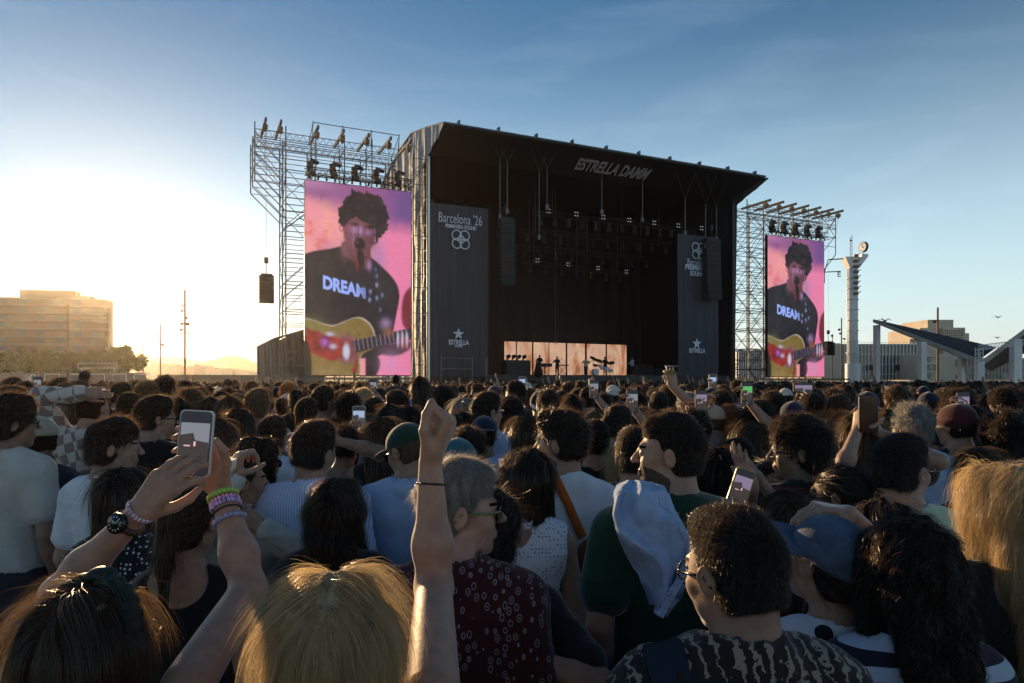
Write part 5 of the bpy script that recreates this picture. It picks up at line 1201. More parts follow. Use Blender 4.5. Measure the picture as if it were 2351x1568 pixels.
for i, (a, c) in enumerate(((103, 136), (156, 192), (202, 240), (258, 290), (308, 345))):  # white bars put in place of the lines of light along the wall
    b = MB(); q = PX(a, 859, 58.5); q2 = PX(c, 859, 58.5); b.tube(q, q2, .035); b.tube(Vector((q.x, 58.5, 0)), q, .025); b.tube(Vector((q2.x, 58.5, 0)), q2, .025); o = b.build('hand_rail', M_WHITE, origin=Vector((q.x, 58.5, 0)))
    tag(o, '%s white bar standing for a light line on the left wall, from the exit sign' % 'first second third fourth fifth'.split()[i], 'railing', 'white bars standing for light lines along the left wall')

# ---------------------------------------------------------------- hills and far roofs
hp2 = [(-300, 800), (0, 806), (180, 802), (316, 811), (341, 809), (368, 819), (397, 824), (419, 826), (462, 823), (491, 825), (510, 825.5), (545, 821.5), (570, 826), (600, 829), (700, 835), (900, 842), (1300, 850), (1900, 856), (2700, 860)]
Yh = 900.; b = MB(); us = np.arange(-300, 2700, 6.); vs = np.interp(us, [p[0] for p in hp2], [p[1] for p in hp2])+np.array([.5*math.sin(u*.21)+.35*math.sin(u*.53+1) for u in us]); rows = [(1.0, 0), (.72, -70), (.4, -150), (0, -230)]
V = []
for k, (fz, dy) in enumerate(rows+[(0, 130)]):
    for u, v in zip(us, vs): zz = ZV(v, Yh)*fz*(1+.10*math.sin(u*.05+k)); V.append(((u-CU)/FPX*Yh, Yh+dy+9*math.sin(u*.08+k), max(zz, -1 if fz == 0 else 1)))
n = len(us); F = []
for k in range(3): F += [(k*n+i, k*n+i+1, (k+1)*n+i+1, (k+1)*n+i) for i in range(n-1)]
F += [(i, 4*n+i, 4*n+i+1, i+1) for i in range(n-1)]
b.add(V, F); o = b.build('hills', mat('wooded_hillside', (.07, .075, .04), rough=1, var=.3, scale=.01), smooth=True); o['kind'] = 'structure'; o['label'] = 'hazy wooded hills on the horizon'
q = np.random.default_rng(5); tops = [(318, 345, 840), (345, 378, 834.5), (378, 392, 837), (392, 405, 843), (403, 420, 840), (420, 436, 845), (438, 458, 841), (446, 452, 838), (458, 470, 846), (468, 477, 843), (480, 494, 848), (492, 500, 846), (510, 542, 850), (520, 532, 847), (545, 562, 852), (560, 592, 853)]
ORD = 'first second third fourth fifth sixth seventh eighth ninth tenth eleventh twelfth'.split(); cnt_ = {}
for i, (a, c, v) in enumerate(tops):
    Y = 420+q.uniform(-60, 60); r = empty('city_building', ((a+c)/2/FPX*Y-CU/FPX*Y, Y, 0)); KIDS[r.name] = []; lm_ = [(q, n_) for q, n_ in ((0, 'the tree'), (368, 'the middle mast'), (424, 'the tallest mast')) if (a+c)/2 >= q][-1]; cnt_[lm_[1]] = cnt_.get(lm_[1], 0)+1; tag(r, '%s hazy flat-roofed city block right of %s, under the hills' % (ORD[cnt_[lm_[1]]-1], lm_[1]), 'building', 'far city blocks below the hills')
    b = MB(); wbox(b, a, c, v, 874, Y, 20); b.build('wall', M_BEIGE, r); b = MB(); wbox(b, a+2, a+4.5, v-2.2, v, Y+3, 4); b.build('chimney', M_CONC, r); b = MB(); wbox(b, (a+c)/2, (a+c)/2+.3, v-4, v, Y+3, .3); b.build('antenna', M_CONC, r)
for i, (u, v, Y, sz) in enumerate(((2032, 737, 45, .5), (2291, 729, 60, .45), (2218+72, 776, 70, .4))):
    c = PX(u, v, Y); b = MB(); up = Vector((0, 0, 1)); fx = Vector((1, 0, .35))
    for sgn in (-1, 1):
        r0, r1, r2 = c, c+Vector((sgn*sz*.45, 0, sz*.28)), c+Vector((sgn*sz*.95, .1, sz*.08)); w0 = Vector((0, .12*sz, 0))
        b.hexa([r0-w0*1.4, r1-w0, r1+w0, r0+w0*1.4, r0-w0*1.4+up*.03, r1-w0+up*.03, r1+w0+up*.03, r0+w0*1.4+up*.03]); b.hexa([r1-w0, r2, r2+w0*.5, r1+w0, r1-w0+up*.02, r2+up*.02, r2+w0*.5+up*.02, r1+w0+up*.02])
    b.tube(c-Vector((0, sz*.4, 0)), c, .02, .07, n=6); b.tube(c, c+Vector((0, sz*.5, .05)), .07, .015, n=6)
    o = b.build('seagull', mat('grey_white_feathers', (.30, .30, .30)) if i == 0 else bpy.data.materials['grey_white_feathers'], origin=c); tag(o, ('gull flying just above the slate pavilion roof', 'distant bird in the open sky at right', 'tiny bird low over the far pavilions')[i], 'bird', 'birds in the evening sky')
# ---------------------------------------------------------------- the crowd: people one can pick out
PEOPLE = []      # (u, v, Y, short phrase) for the labels of their neighbours
HT = dict(buzz=.004, fade=.010, short=.018, messy=.028, curly=.042, afro=.06, long=.014, wavy=.020, longcurly=.032, bob=.016, pony=.01, bun=.012, slick=.01, quiff=.030)
def P(u, v, Y, hair, hm, skin, shirt, sm, label, by=0, short=None, armL=None, armR=None, seed=None, **k):
    if armL is None and armR is None and Y < 5: Y = Y*1.07
    x = (u-CU)/FPX*Y; zt = ZV(v, Y); H = zt-HT.get(hair, .01)*k.get('vol', 1.) if not k.get('cap') else zt-.014
    rot = Matrix.Rotation(R(-by), 3, 'Z')
    def loc(a):
        if a is None: return None
        (uu, vv, yy), pole, pose, hz, pl = a
        w_ = PX(uu, vv, yy)-Vector((x, Y, 0)); return (rot @ w_, rot @ Vector(pole), pose, None if hz is None else rot @ Vector(hz), rot @ Vector(pl))
    hy = k.pop('hy', 0)
    o, d = person('person', H, Y, hair, HAIRM[hm] if hm else None, SKIN[skin], shirt, sm, armL=loc(armL), armR=loc(armR), seed=seed if seed is not None else int(u+v), hy=hy, **k)
    o.location = (x, Y, 0); o.rotation_euler = (0, 0, R(by)); tag(o, label, 'person', 'people standing in the crowd')
    PEOPLE.append((u, v, Y, short)); return o, d
M_PHB = mat('black_phone_case', (.010, .010, .011), rough=.6, var=0, spec=.2); M_PHW = mat('clear_phone_case', (.62, .60, .55), rough=.25, var=0)
SCR = {n: emit('phone_picture_'+n, c, 1.) for n, c in dict(sky=(.20, .27, .38), dark=(.012, .012, .016), pink=(.14, .11, .17), green=(.07, .26, .08), grey=(.13, .14, .16), crowd=(.030, .024, .022), glow=(.45, .28, .30)).items()}
def phone(u, v, Y, label, scr='sky', case=M_PHB, yaw=0, roll=0, land=False, s=1., on=True, pitch=0):
    W2, H2, T2 = .0375*s, .0745*s, .0045*s
    if land: W2, H2 = H2, W2
    c = PX(u, v, Y); b = MB(); rr = .011*s; pts = []
    for qx, qy, a0 in ((1, 1, 0), (-1, 1, 90), (-1, -1, 180), (1, -1, 270)):
        for a in range(0, 91, 18): pts.append((qx*(W2-rr)+rr*math.cos(R(a0+a)), qy*(H2-rr)+rr*math.sin(R(a0+a))))
    f = lambda x, y, t: (x, t, y); b.prism(pts, f, -T2, T2); 
    o = obj('phone', mesh('phone', b.V, b.F, case, smooth=False)); o.location = c; o.rotation_euler = (R(pitch), R(roll), R(yaw)); tag(o, label, 'phone', 'phones held up in the crowd'); KIDS[o.name] = []
    b = MB(); q = [(x*.94, y*.97) for x, y in pts]; b.prism(q, f, -T2-.0016, -T2+.0005)
    e = obj('screen', mesh('screen', b.V, b.F, SCR['dark'] if on else LENS, smooth=False), o); KIDS[o.name].append(e)
    if on:
        lo, hi = (-.10, .62) if not land else (-.5, .5); b = MB(); b.box(-W2*.86, W2*.86, -T2-.0026, -T2-.0018, H2*lo, H2*hi); e = obj('picture', mesh('picture', b.V, b.F, SCR[scr], smooth=False), o); KIDS[o.name].append(e)
        b = MB(); lo2 = lo+.12; V_ = [(-W2*.86, H2*(lo+.34)), (-W2*.1, H2*(lo+.42)), (W2*.05, H2*(lo+.20)), (W2*.86, H2*(lo+.14)), (W2*.86, H2*(lo-.45 if not land else -.62)), (-W2*.86, H2*(lo-.45 if not land else -.62))]; b.prism(V_, f, -T2-.0034, -T2-.0027); e = obj('picture', mesh('picture', b.V, b.F, SCR['crowd'], smooth=False), o); KIDS[o.name].append(e)
        b = MB(); b.box(-W2*.02, W2*.10, -T2-.0044, -T2-.0036, H2*(lo+.02), H2*(lo+.16)); b.box(-W2*.60, -W2*.22, -T2-.0044, -T2-.0036, H2*(lo+.01), H2*(lo+.05)); e = obj('picture', mesh('picture', b.V, b.F, SCR['glow'], smooth=False), o); KIDS[o.name].append(e)
        b = MB(); b.tube((0, -T2-.0018, -H2*.83), (0, -T2-.003, -H2*.83), W2*.2, n=12); e = obj('shutter_button', mesh('button', b.V, b.F, M_WHITE), o); KIDS[o.name].append(e)
    return o
def band(o, p, ax, r, t, m, name, w=1., beads=0):
    """ring round a limb at p with axis ax, in the person's own space"""
    ax = Vector(ax).normalized(); u = ax.orthogonal().normalized(); v = ax.cross(u); b = MB(); n = 22; pts = [Vector(p)+(u*math.cos(2*math.pi*i/n)+v*math.sin(2*math.pi*i/n))*r for i in range(n+1)]
    if beads:
        for q in pts[:-1]:
            for k in range(2): b.tube(q-ax*t+ax*t*k, q+ax*t*k, t*.6 if k == 0 else t, t if k == 0 else t*.6, n=7, caps=True)
    else:
        for k in range(max(1, int(w))):
            q = ax*(k*t*1.6); b.path([a+q for a in pts], t, n=5)
    e = obj(name, mesh(name, b.V, b.F, m), o); KIDS[o.name].append(e); return e

BK = CL['black']; WH = CL['white']
# --- nearest row
o, d = P(768, 1307, 1.04, 'long', 'blonde', 'fair', 'tank', BK, 'blonde straight-haired woman in front with one arm raised in a fist', short='the blonde woman with raised fist', fem=True, vol=.80, dens=2.8,
  armR=((988, 1060, 1.40), (.07, -.4, -1), 'fist', (.42, .10, .90), (-1, .15, .35)), shrug=(-.005, .06, .09), armk=1.06, hp=-6, seed=5)
E_, W_2 = d['arms'][1][1], d['arms'][1][2]; dv = (W_2-E_).normalized(); band(o, W_2-dv*.045, dv+Vector((.1, 0, 0)), .0285, .0024, EYEFRAME, 'hair_tie')
o, d = P(205, 1330, 1.17, 'long', 'brown', 'fair', 'tank', SMALLDOTS, 'brown-haired woman with dark green headband filming with both arms raised', short='the headband woman', fem=True, vol=.64, dens=2.6, hy=-12,
  armL=((318, 1178, 1.45), (-.8, -.2, -1), 'pinch', (.62, .15, .75), (.35, .9, .1)), armR=((508, 1124, 1.592), (.6, -.3, -1), 'cradle', (-.52, .02, .85), (-.10, -1, 0)), shrug=(0, .05, .10), armk=1.10, seed=6, glasses=(TORTOISE, False))
M = d['M']; s2 = Sdf()
for i in range(13):
    a0 = R(-8+i*15); a1 = R(-8+(i+1)*15); f = lambda a: (.096*math.cos(a), .016-.030*abs(math.cos(a)), .040+.093*math.sin(a))
    if a1 < R(190): s2.cap(f(a0), f(a1), .0085, k=.01, M=M, sc=(1, .5, 1))
s2.ell((0, .016, .139), (.022, .019, .010), k=.01, M=M)
V, F = s2.mesh(.0045); d['child']('headband', V, F, mat('dark_green_satin', (.010, .020, .012), rough=.55, spec=.25))
a_, b_2 = d['arms'][0][1], d['arms'][0][2]; dv = (b_2-a_).normalized(); b = MB(); wp = b_2-dv*.03; nn = Vector((-.15, -1, .25)); nn = (nn-dv*nn.dot(dv)).normalized()
b.tube(wp+nn*.026, wp+nn*.037, .0215, n=20); b.tube(wp+nn*.037, wp+nn*.038, .018, n=20, m=1)
for i in range(12): q = i*math.pi/6; e1 = dv*math.cos(q)+nn.cross(dv)*math.sin(q); b.tube(wp+nn*.0385+e1*.012, wp+nn*.0385+e1*.016, .0011, n=4, m=2)
b.tube(wp+nn*.0385, wp+nn*.0385+dv*.012, .0010, n=4, m=2); b.tube(wp+nn*.0385, wp+nn*.0385+nn.cross(dv)*.008, .0010, n=4, m=2)
e = obj('watch', mesh('watch', b.V, b.F, [EYEFRAME, LENS, M_WHITE], b.M), o); KIDS[o.name].append(e)
band(o, wp, dv, .0285, .008, mat('brown_watch_leather', (.05, .025, .015), rough=.5), 'watch_strap'); band(o, b_2+dv*.005, dv, .0285, .0042, mat('pink_glass_beads', (.7, .55, .65), rough=.2, var=.7, scale=90), 'bead_bracelet', beads=1)
a_, b_2 = d['arms'][1][1], d['arms'][1][2]; dv = (b_2-a_).normalized()
for off, r_, t_, c_, nm, bd in ((-.018, .030, .007, (.35, .55, .10), 'neon_wristband', 0), (-.033, .030, .005, (.75, .35, .55), 'bead_bracelet', 1), (-.043, .031, .005, (.55, .40, .75), 'bead_bracelet', 1), (-.058, .0305, .0022, (.01, .01, .01), 'hair_tie', 0), (-.082, .0325, .006, (.30, .32, .50), 'silicone_wristband', 0)):
    band(o, b_2+dv*off, dv, r_, t_, mat(nm+'_material', c_, rough=.4, var=.5 if bd else .1, scale=100), nm, beads=bd)
phone(449, 1018, 1.535, 'large phone in a shiny pale case held up at left, filming the stage', 'grey', M_PHW, roll=3, pitch=-4)

o, d = P(1697, 1176, 1.22, 'fade', 'black', 'tan', 'sweater', KNIT, 'man with short black hair and glasses in dark patterned knit, nearest the camera', short='the man in dark patterned knit', hy=22, hp=-6, glasses=(EYEFRAME, False), dens=2.2, by=6)
phone(1545, 1572, 1.20, 'dark unlit phone held low beside the man in patterned knit', on=False, roll=-12, pitch=-35)
o, d = P(1902, 1172, 1.66, 'pony', 'dark', 'fair', 'tee', DOTS, 'woman in faded denim cap and white polka dot top, hand on cap', short='the denim cap woman', fem=True, hy=16, cap=(DENIMCAP, 42, 'ball', 16), hp=6, by=12, seed=3,
  armR=((1948, 1180, 1.80), (1, .6, -.6), 'drape', (-.96, -.12, .20), (-.2, .05, -1)))
o, d = P(2085, 1172, 1.42, 'longcurly', 'black', 'tan', 'tee', NAVYSTRIPE, 'woman with big dark curly hair and navy striped shirt', short='the navy striped curly woman', fem=True, vol=1.0, hy=6, hl=.62)
o, d = P(2318, 1056, 1.55, 'wavy', 'blonde', 'fair', 'tank', BK, 'woman with long wavy blonde hair at the right frame edge', short='the wavy blonde woman', fem=True, vol=.95, dens=3.0, hy=8, seed=9)
o, d = P(1052, 1062, 1.66, 'short', 'grey', 'pale', 'shirt', PAISLEY, 'grey-haired man in green-rimmed sunglasses and dark red paisley shirt', short='the paisley shirt man', hy=-68, glasses=(GREENFR, True), beard=False, dens=2.2, by=-12, vol=.9)
# camera strap of the paisley shirt man
b = MB(); V = [Vector((-.10, -.155, 1.39)), Vector((-.135, -.168, 1.25)), Vector((-.15, -.172, 1.15)), Vector((-.165, -.168, 1.08))]
for i in range(3): a, c = V[i], V[i+1]; w2 = Vector((.011, 0, 0)); t2 = Vector((0, .003, 0)); b.hexa([a-w2-t2, a+w2-t2, a+w2+t2, a-w2+t2, c-w2-t2, c+w2-t2, c+w2+t2, c-w2+t2], 1 if i == 2 else 0)
e = obj('neck_strap', mesh('neck_strap', b.V, b.F, [EYEFRAME, mat('lime_strap', (.30, .42, .04), rough=.6)], b.M, smooth=False), o); KIDS[o.name].append(e)
o, d = P(1200, 1024, 2.35, 'bob', 'dark', 'fair', 'sleeveless', EYELET, 'woman with dark bob in sleeveless white eyelet top and sunglasses', short='the white eyelet top woman', fem=True, hy=50, glasses=(EYEFRAME, True), vol=1.1)
o, d = P(1132, 1120, 1.9, 'bun', 'black', 'tan', 'tee', BK, 'person in black tee holding a plastic cup, between paisley shirt and eyelet top', short='the cup holder in black', fem=True, armR=((1196, 1500, 1.72), (.8, -.5, -.5), 'grip', (-.2, .1, .95), (-.8, .4, .1)))
b = MB(); c = PX(1192, 1459, 1.76); b.tube(c-Vector((0, 0, .035)), c+Vector((0, 0, .035)), .021, .027, n=20, caps=False); b.tube(c-Vector((0, 0, .035)), c-Vector((0, 0, .032)), .021, n=20); b.tube(c+Vector((0, 0, .033)), c+Vector((0, 0, .036)), .028, n=20, caps=False)
o = b.build('plastic_cup', mat('translucent_white_plastic', (.62, .66, .70), rough=.3, trans=.5), origin=c, smooth=True); tag(o, 'translucent plastic cup held low beside the white eyelet top', 'cup')
o, d = P(1288, 940, 2.62, 'quiff', 'dark', 'fair', 'tee', WH, 'bearded man in white t-shirt looking left, orange bag strap on his back', short='the white tee man with orange strap', hy=62, beard=True, dens=1.6, by=4)
STRAP_MAN = (o, d)
o, d = P(1542, 955, 2.02, 'fade', 'dark', 'fair', 'tee', CL['green'], 'bearded man in dark green tee looking left, denim jacket over shoulder', short='the dark green tee man', hy=64, beard=True, dens=2.0, by=8, hp=2, sw=.19)
GREEN_MAN = (o, d)
o, d = P(2078, 1000, 2.30, 'short', 'black', 'fair', 'tee', CL['mint'], 'man in pale mint t-shirt and tortoiseshell glasses facing right', short='the mint t-shirt man', hy=-58, glasses=(TORTOISE, False), dens=1.6, by=-6)
o, d = P(1838, 956, 2.6, 'curly', 'black', 'brown', 'sweater', MAROONSTR, 'curly-haired man with round glasses in dark sweater looking left', short='the curly man in dark sweater', hy=64, glasses=(EYEFRAME, False), dens=1.4, by=10, vol=.85)
o, d = P(1780, 1046, 3.0, 'slick', 'dark', 'fair', 'tee', CL['navy'], 'smiling woman turned towards the camera with clapping hands', short='the smiling woman', fem=True, by=178,
  armL=((1752, 1120, 2.6), (.6, 0, -1), 'open', (-.5, .1, .85), (-.6, .2, -.3)), armR=((1728, 1124, 2.6), (-.6, 0, -1), 'open', (-.35, .1, .9), (.7, .3, .2)))
phone(1700, 1122, 2.5, 'phone with yellow edge held below the clapping hands', 'pink', mat('yellow_phone_case', (.5, .4, .08), rough=.4, var=0), roll=18)
o, d = P(1928, 1066, 2.4, 'slick', 'black', 'tan', 'tank', BK, 'woman with slicked back black hair and dark glasses, behind the denim cap', short='the slick-haired woman', fem=True, hy=55, glasses=(EYEFRAME, True), dens=1.6)
o, d = P(2018, 1143, 1.88, 'long', 'dark', 'fair', 'tee', BK, 'dark straight-haired woman with tortoiseshell sunglasses below the mint t-shirt', short='the tortoiseshell sunglasses woman', fem=True, hy=45, glasses=(TORTOISE, True))
o, d = P(1800, 1123, 2.3, 'long', 'brown', 'fair', 'tee', BK, 'brown-haired person low in front of the dark sweater man', short='the low brown-haired person', fem=True)
o, d = P(768, 1095, 2.25, 'wavy', 'dark', 'tan', 'tee', BK, 'woman with dark wavy hair and black top in front of blue striped shirt', short='the dark wavy-haired woman', fem=True, vol=.95, dens=1.3)
o, d = P(718, 968, 2.75, 'short', 'dark', 'fair', 'shirt', BLUESTRIPE, 'man with cropped hair in blue and white striped shirt, back turned', short='the blue striped shirt man', hy=-22, hr=8, dens=1.6, seed=12)
o, d = P(936, 973, 2.9, 'short', 'light', 'fair', 'shirt', CL['lightblue'], 'person in dark green cap and light blue shirt looking left', short='the green cap man', cap=(CL['green'], 0, 'ball'), hy=52, hp=-18, glasses=(EYEFRAME, True))
o, d = P(1050, 1006, 2.9, 'buzz', 'dark', 'tan', 'tee', CL['navy'], 'person in dark teal cap just right of the raised fist', short='the teal cap person', cap=(CL['teal'], 180, 'ball'))
o, d = P(1072, 982, 3.35, 'curly', 'black', 'brown', 'tee', BK, 'person with tight black curls above the teal cap', short='the tight black curls person', vol=.8)
o, d = P(430, 1108, 1.95, 'pony', 'brown', 'fair', 'tank', BK, 'woman with low brown ponytail in black strappy top behind the phone arms', short='the ponytail woman', fem=True, hp=-12)
o, d = P(285, 1066, 2.3, 'long', 'dark', 'tan', 'tee', SMALLDOTS, 'woman with very long straight dark hair and dotted top', short='the very long dark-haired woman', fem=True, vol=1.0)
o, d = P(257, 960, 2.95, 'messy', 'dark', 'fair', 'tee', WH, 'man with tousled dark hair and white t-shirt facing right, left side', short='the tousled man in white tee', hy=-58, by=-8)
o, d = P(20, 906, 3.1, 'curly', 'dark', 'tan', 'tee', CL['offwhite'], 'man in off-white t-shirt cut off by the left frame edge', short='the off-white tee man', hy=-35, glasses=(EYEFRAME, False), vol=.75, by=-8)
o, d = P(82, 957, 3.5, 'buzz', 'dark', 'brown', 'tee', CL['charcoal'], 'person in beige cap looking left near the left edge', short='the beige cap person', cap=(CL['beige'], 0, 'ball'), hy=58)
o, d = P(209, 896, 4.3, 'buzz', 'dark', 'fair', 'shirt', CHECK, 'shaven-headed man in checked shirt with his arm folded over his head', short='the checked shirt man', hy=-8,
  armL=((186, 905, 4.2), (-1, 0, .1), 'relax', (1, .1, .1), (0, 1, 0)))
o, d = P(355, 911, 3.7, 'short', 'dark', 'fair', 'tee', BK, 'man with glasses and dark fringe facing right in black tee', short='the fringe man with glasses', hy=-50, glasses=(EYEFRAME, False), dens=1.4)
o, d = P(548, 935, 4.2, 'long', 'dark', 'tan', 'tee', CL['charcoal'], 'long dark-haired person between the tall phone and the striped shirt', short='the long-haired person by the phone', fem=True)
o, d = P(590, 1000, 3.0, 'longcurly', 'dark', 'tan', 'tank', CL['olive'], 'woman with long curly dark hair and sunglasses behind the drinker', short='the curly woman with sunglasses', fem=True, hy=-30, glasses=(EYEFRAME, True), vol=.8)
o, d = P(552, 1040, 2.85, 'slick', 'brown', 'fair', 'long', CL['offwhite'], 'woman in off-white long sleeves drinking beer, facing right', short='the beer drinker', fem=True, hy=-55,
  armL=((540, 1098, 2.62), (-.6, -.6, -.8), 'grip', (.1, .2, .95), (.6, .6, .1)), armR=((606, 1215, 2.62), (.9, -.3, -.3), 'relax', (-.8, .1, .5), (0, 1, 0)))
b = MB(); c = PX(522, 1084, 2.60); b.tube(c-Vector((0, 0, .055)), c+Vector((0, 0, .055)), .028, .036, n=20, caps=False); b.tube(c-Vector((0, 0, .055)), c+Vector((0, 0, .01)), .027, .032, n=20, m=1)
o = b.build('beer_cup', [mat('clear_plastic_cup', (.6, .6, .6), rough=.15, trans=.6), mat('golden_beer', (.70, .38, .04), rough=.2, trans=.6, tcol=(.9, .5, .06))], origin=c, smooth=True); tag(o, 'plastic cup of golden beer raised behind the large phone', 'cup')
o, d = P(500, 957, 3.6, 'long', 'brown', 'fair', 'tee', BK, 'brown long-haired person right behind the large raised phone', short='the person behind the large phone', fem=True, seed=44)
o, d = P(624, 956, 3.9, 'short', 'dark', 'tan', 'tee', WH, 'dark-haired person in plain white t-shirt left of the blue plaid shirt', short='the plain white tee person')
o, d = P(703, 917, 4.6, 'fade', 'dark', 'tan', 'shirt', PLAID, 'man with faded haircut in dark blue plaid shirt', short='the blue plaid shirt man')
o, d = P(590, 893, 5.3, 'messy', 'light', 'fair', 'tee', CL['grey'], 'sunlit blond curly head glowing left of the left screen', short='the glowing blond head', vol=1.2)
o, d = P(791, 974, 3.9, 'slick', 'black', 'tan', 'tank', CL['maroon'], 'dark-haired woman with her elbow raised right of the striped shirt', short='the raised elbow woman', fem=True, armR=((775, 1012, 3.75), (1, -.2, -.3), 'relax', (-.9, .1, .5), (0, 1, 0)), armk=1.1)
o, d = P(878, 954, 3.8, 'long', 'brown', 'fair', 'tank', BK, 'woman with long sunlit brown hair holding a small phone up', short='the sunlit brown-haired woman', fem=True, armL=((853, 1000, 3.95), (.6, -.5, -1), 'hold', (-.55, .1, .85), (-.7, .1, -.3)), armk=1.15)
phone(824, 961, 4.0, 'small pale phone filming over the crowd below the left screen', 'sky', M_PHW, yaw=5, s=1.0)
o, d = P(1119, 902, 4.2, 'short', 'dark', 'fair', 'tee', CL['lightblue'], 'man in sunglasses facing right, above the navy cap', short='the sunglasses man', hy=-55, glasses=(EYEFRAME, True))
o, d = P(1111, 955, 4.1, 'buzz', 'dark', 'tan', 'tee', CL['lightblue'], 'person in backwards navy cap and light blue shirt', short='the navy cap person', cap=(CL['navy'], 180, 'ball'))
o, d = P(1172, 913, 4.4, 'curly', 'black', 'tan', 'tee', CL['lightblue'], 'tall curly dark-haired person in light blue tee, centre of the crowd', short='the tall curly person', vol=.8)
o, d = P(1210, 948, 3.7, 'long', 'brown', 'fair', 'tee', CL['grey'], 'brown-haired person left of the white tee man', short='the brown-haired person left of white tee', fem=True)
o, d = P(1062, 945, 4.3, 'slick', 'black', 'tan', 'tee', BK, 'smooth black-haired person just left of the navy cap', short='the smooth-haired person')
o, d = P(1366, 964, 3.3, 'buzz', 'black', 'tan', 'tee', BK, 'man with dark cropped hair in black between the white tee and green tee men', short='the cropped man in black')
o, d = P(1420, 933, 3.9, 'short', 'dark', 'fair', 'tee', BK, 'man in black shirt with full dark hair facing right, sunglasses on', short='the full-haired man in black', hy=-40, glasses=(EYEFRAME, True))
o, d = P(1456, 985, 2.9, 'short', 'dark', 'fair', 'tee', CL['navy'], 'man with sunlit ear hidden behind the dark green tee man', short='the man with sunlit ear')
o, d = P(1440, 1010, 3.15, 'long', 'blonde', 'fair', 'tee', CL['grey'], 'blonde long-haired person glimpsed left of the bearded profile', short='the glimpsed blonde', fem=True)
o, d = P(1507, 938, 4.5, 'long', 'light', 'fair', 'tee', CL['black'], 'light brown long-haired person directly above the green tee man', short='the light brown-haired person', fem=True)
o, d = P(1593, 936, 4.1, 'curly', 'black', 'brown', 'tee', CL['charcoal'], 'dark curly head right of the bearded green tee man', short='the dark curly head')
o, d = P(1643, 1022, 2.95, 'long', 'black', 'tan', 'tee', BK, 'black straight-haired woman right of the green tee man', short='the black straight-haired woman', fem=True)
o, d = P(1690, 1003, 3.5, 'longcurly', 'dark', 'tan', 'tee', BK, 'dark wavy-haired person beside the raised elbow of the curly man', short='the dark wavy person', fem=True, vol=.8)
o, d = P(1675, 926, 4.9, 'longcurly', 'ginger', 'fair', 'tee', THINSTRIPE, 'person with big orange curly hair and striped shirt', short='the orange curly person', fem=True, vol=.75)
o, d = P(1640, 931, 5.2, 'buzz', 'light', 'fair', 'tee', CL['grey'], 'person in pale beige cap left of the orange curls', short='the pale beige cap person', cap=(CL['beige'], 30, 'ball'))
o, d = P(1742, 970, 4.0, 'long', 'brown', 'fair', 'tee', BK, 'woman with long brown hair left of the curly man in dark sweater', short='the long brown-haired woman', fem=True)
o, d = P(1713, 959, 4.6, 'long', 'brown', 'fair', 'tank', CL['olive'], 'long brown-haired person below the orange curls', short='the person below orange curls', fem=True)
o, d = P(1975, 942, 3.3, 'long', 'brown', 'fair', 'tee', CL['charcoal'], 'brown-haired person in black band shirt filming with both hands up', short='the band shirt person', fem=True,
  armL=((1968, 988, 3.15), (-.6, -.3, -1), 'hold', (.25, .05, .95), (.8, .2, 0)), armR=((2016, 992, 3.2), (.8, -.3, -1), 'hold', (-.3, .05, .9), (-.8, .2, 0)), armk=1.1)
BAND = (o, d)
phone(1993, 951, 3.12, 'black phone held upright in two hands above the band shirt', on=False, s=1.15)
o, d = P(2097, 927, 3.5, 'messy', 'grey', 'fair', 'tee', CL['lightblue'], 'greying man in light blue t-shirt behind the mint t-shirt man', short='the greying light blue tee man', hy=14)
o, d = P(2199, 927, 3.6, 'short', 'dark', 'fair', 'tank', BK, 'person in dark beanie and black tank top on the right', short='the dark beanie person', cap=(CL['maroon'], 0, 'beanie'), hy=20)
o, d = P(2312, 946, 3.4, 'afro', 'black', 'brown', 'tee', CL['lightblue'], 'person with large black curly hair at the right frame edge', short='the large curly hair person', vol=.8)
o, d = P(2247, 1023, 2.95, 'long', 'brown', 'fair', 'tee', BK, 'brown-haired person between mint t-shirt and wavy blonde hair', short='the brown-haired person by the blonde', fem=True, hy=-20)
o, d = P(1548, 938, 4.9, 'short', 'brown', 'fair', 'tee', CL['grey'], 'person holding a yellow hand fan high above the crowd', short='the fan holder', armR=((1546, 889, 4.75), (.8, 0, -1), 'pinch', (-.2, .0, 1), (0, 1, 0)), armk=1.15)
b = MB(); c = PX(1541, 866, 4.74)
for i in range(9): a0, a1 = R(25+i*15), R(25+(i+1)*15); t = .006*(i % 2); b.hexa([c+Vector(q) for q in ((.015*math.cos(a1), t, .015*math.sin(a1)), (.015*math.cos(a0), -t, .015*math.sin(a0)), (.015*math.cos(a0), -t+.003, .015*math.sin(a0)), (.015*math.cos(a1), t+.003, .015*math.sin(a1)), (.05*math.cos(a1), t, .05*math.sin(a1)), (.05*math.cos(a0), -t, .05*math.sin(a0)), (.05*math.cos(a0), -t+.003, .05*math.sin(a0)), (.05*math.cos(a1), t+.003, .05*math.sin(a1)))])
o = b.build('hand_fan', cloth('lime_paper', (.30, .28, .08), .3), origin=c); tag(o, 'small yellow green folding fan held up below the right stage banner', 'fan')
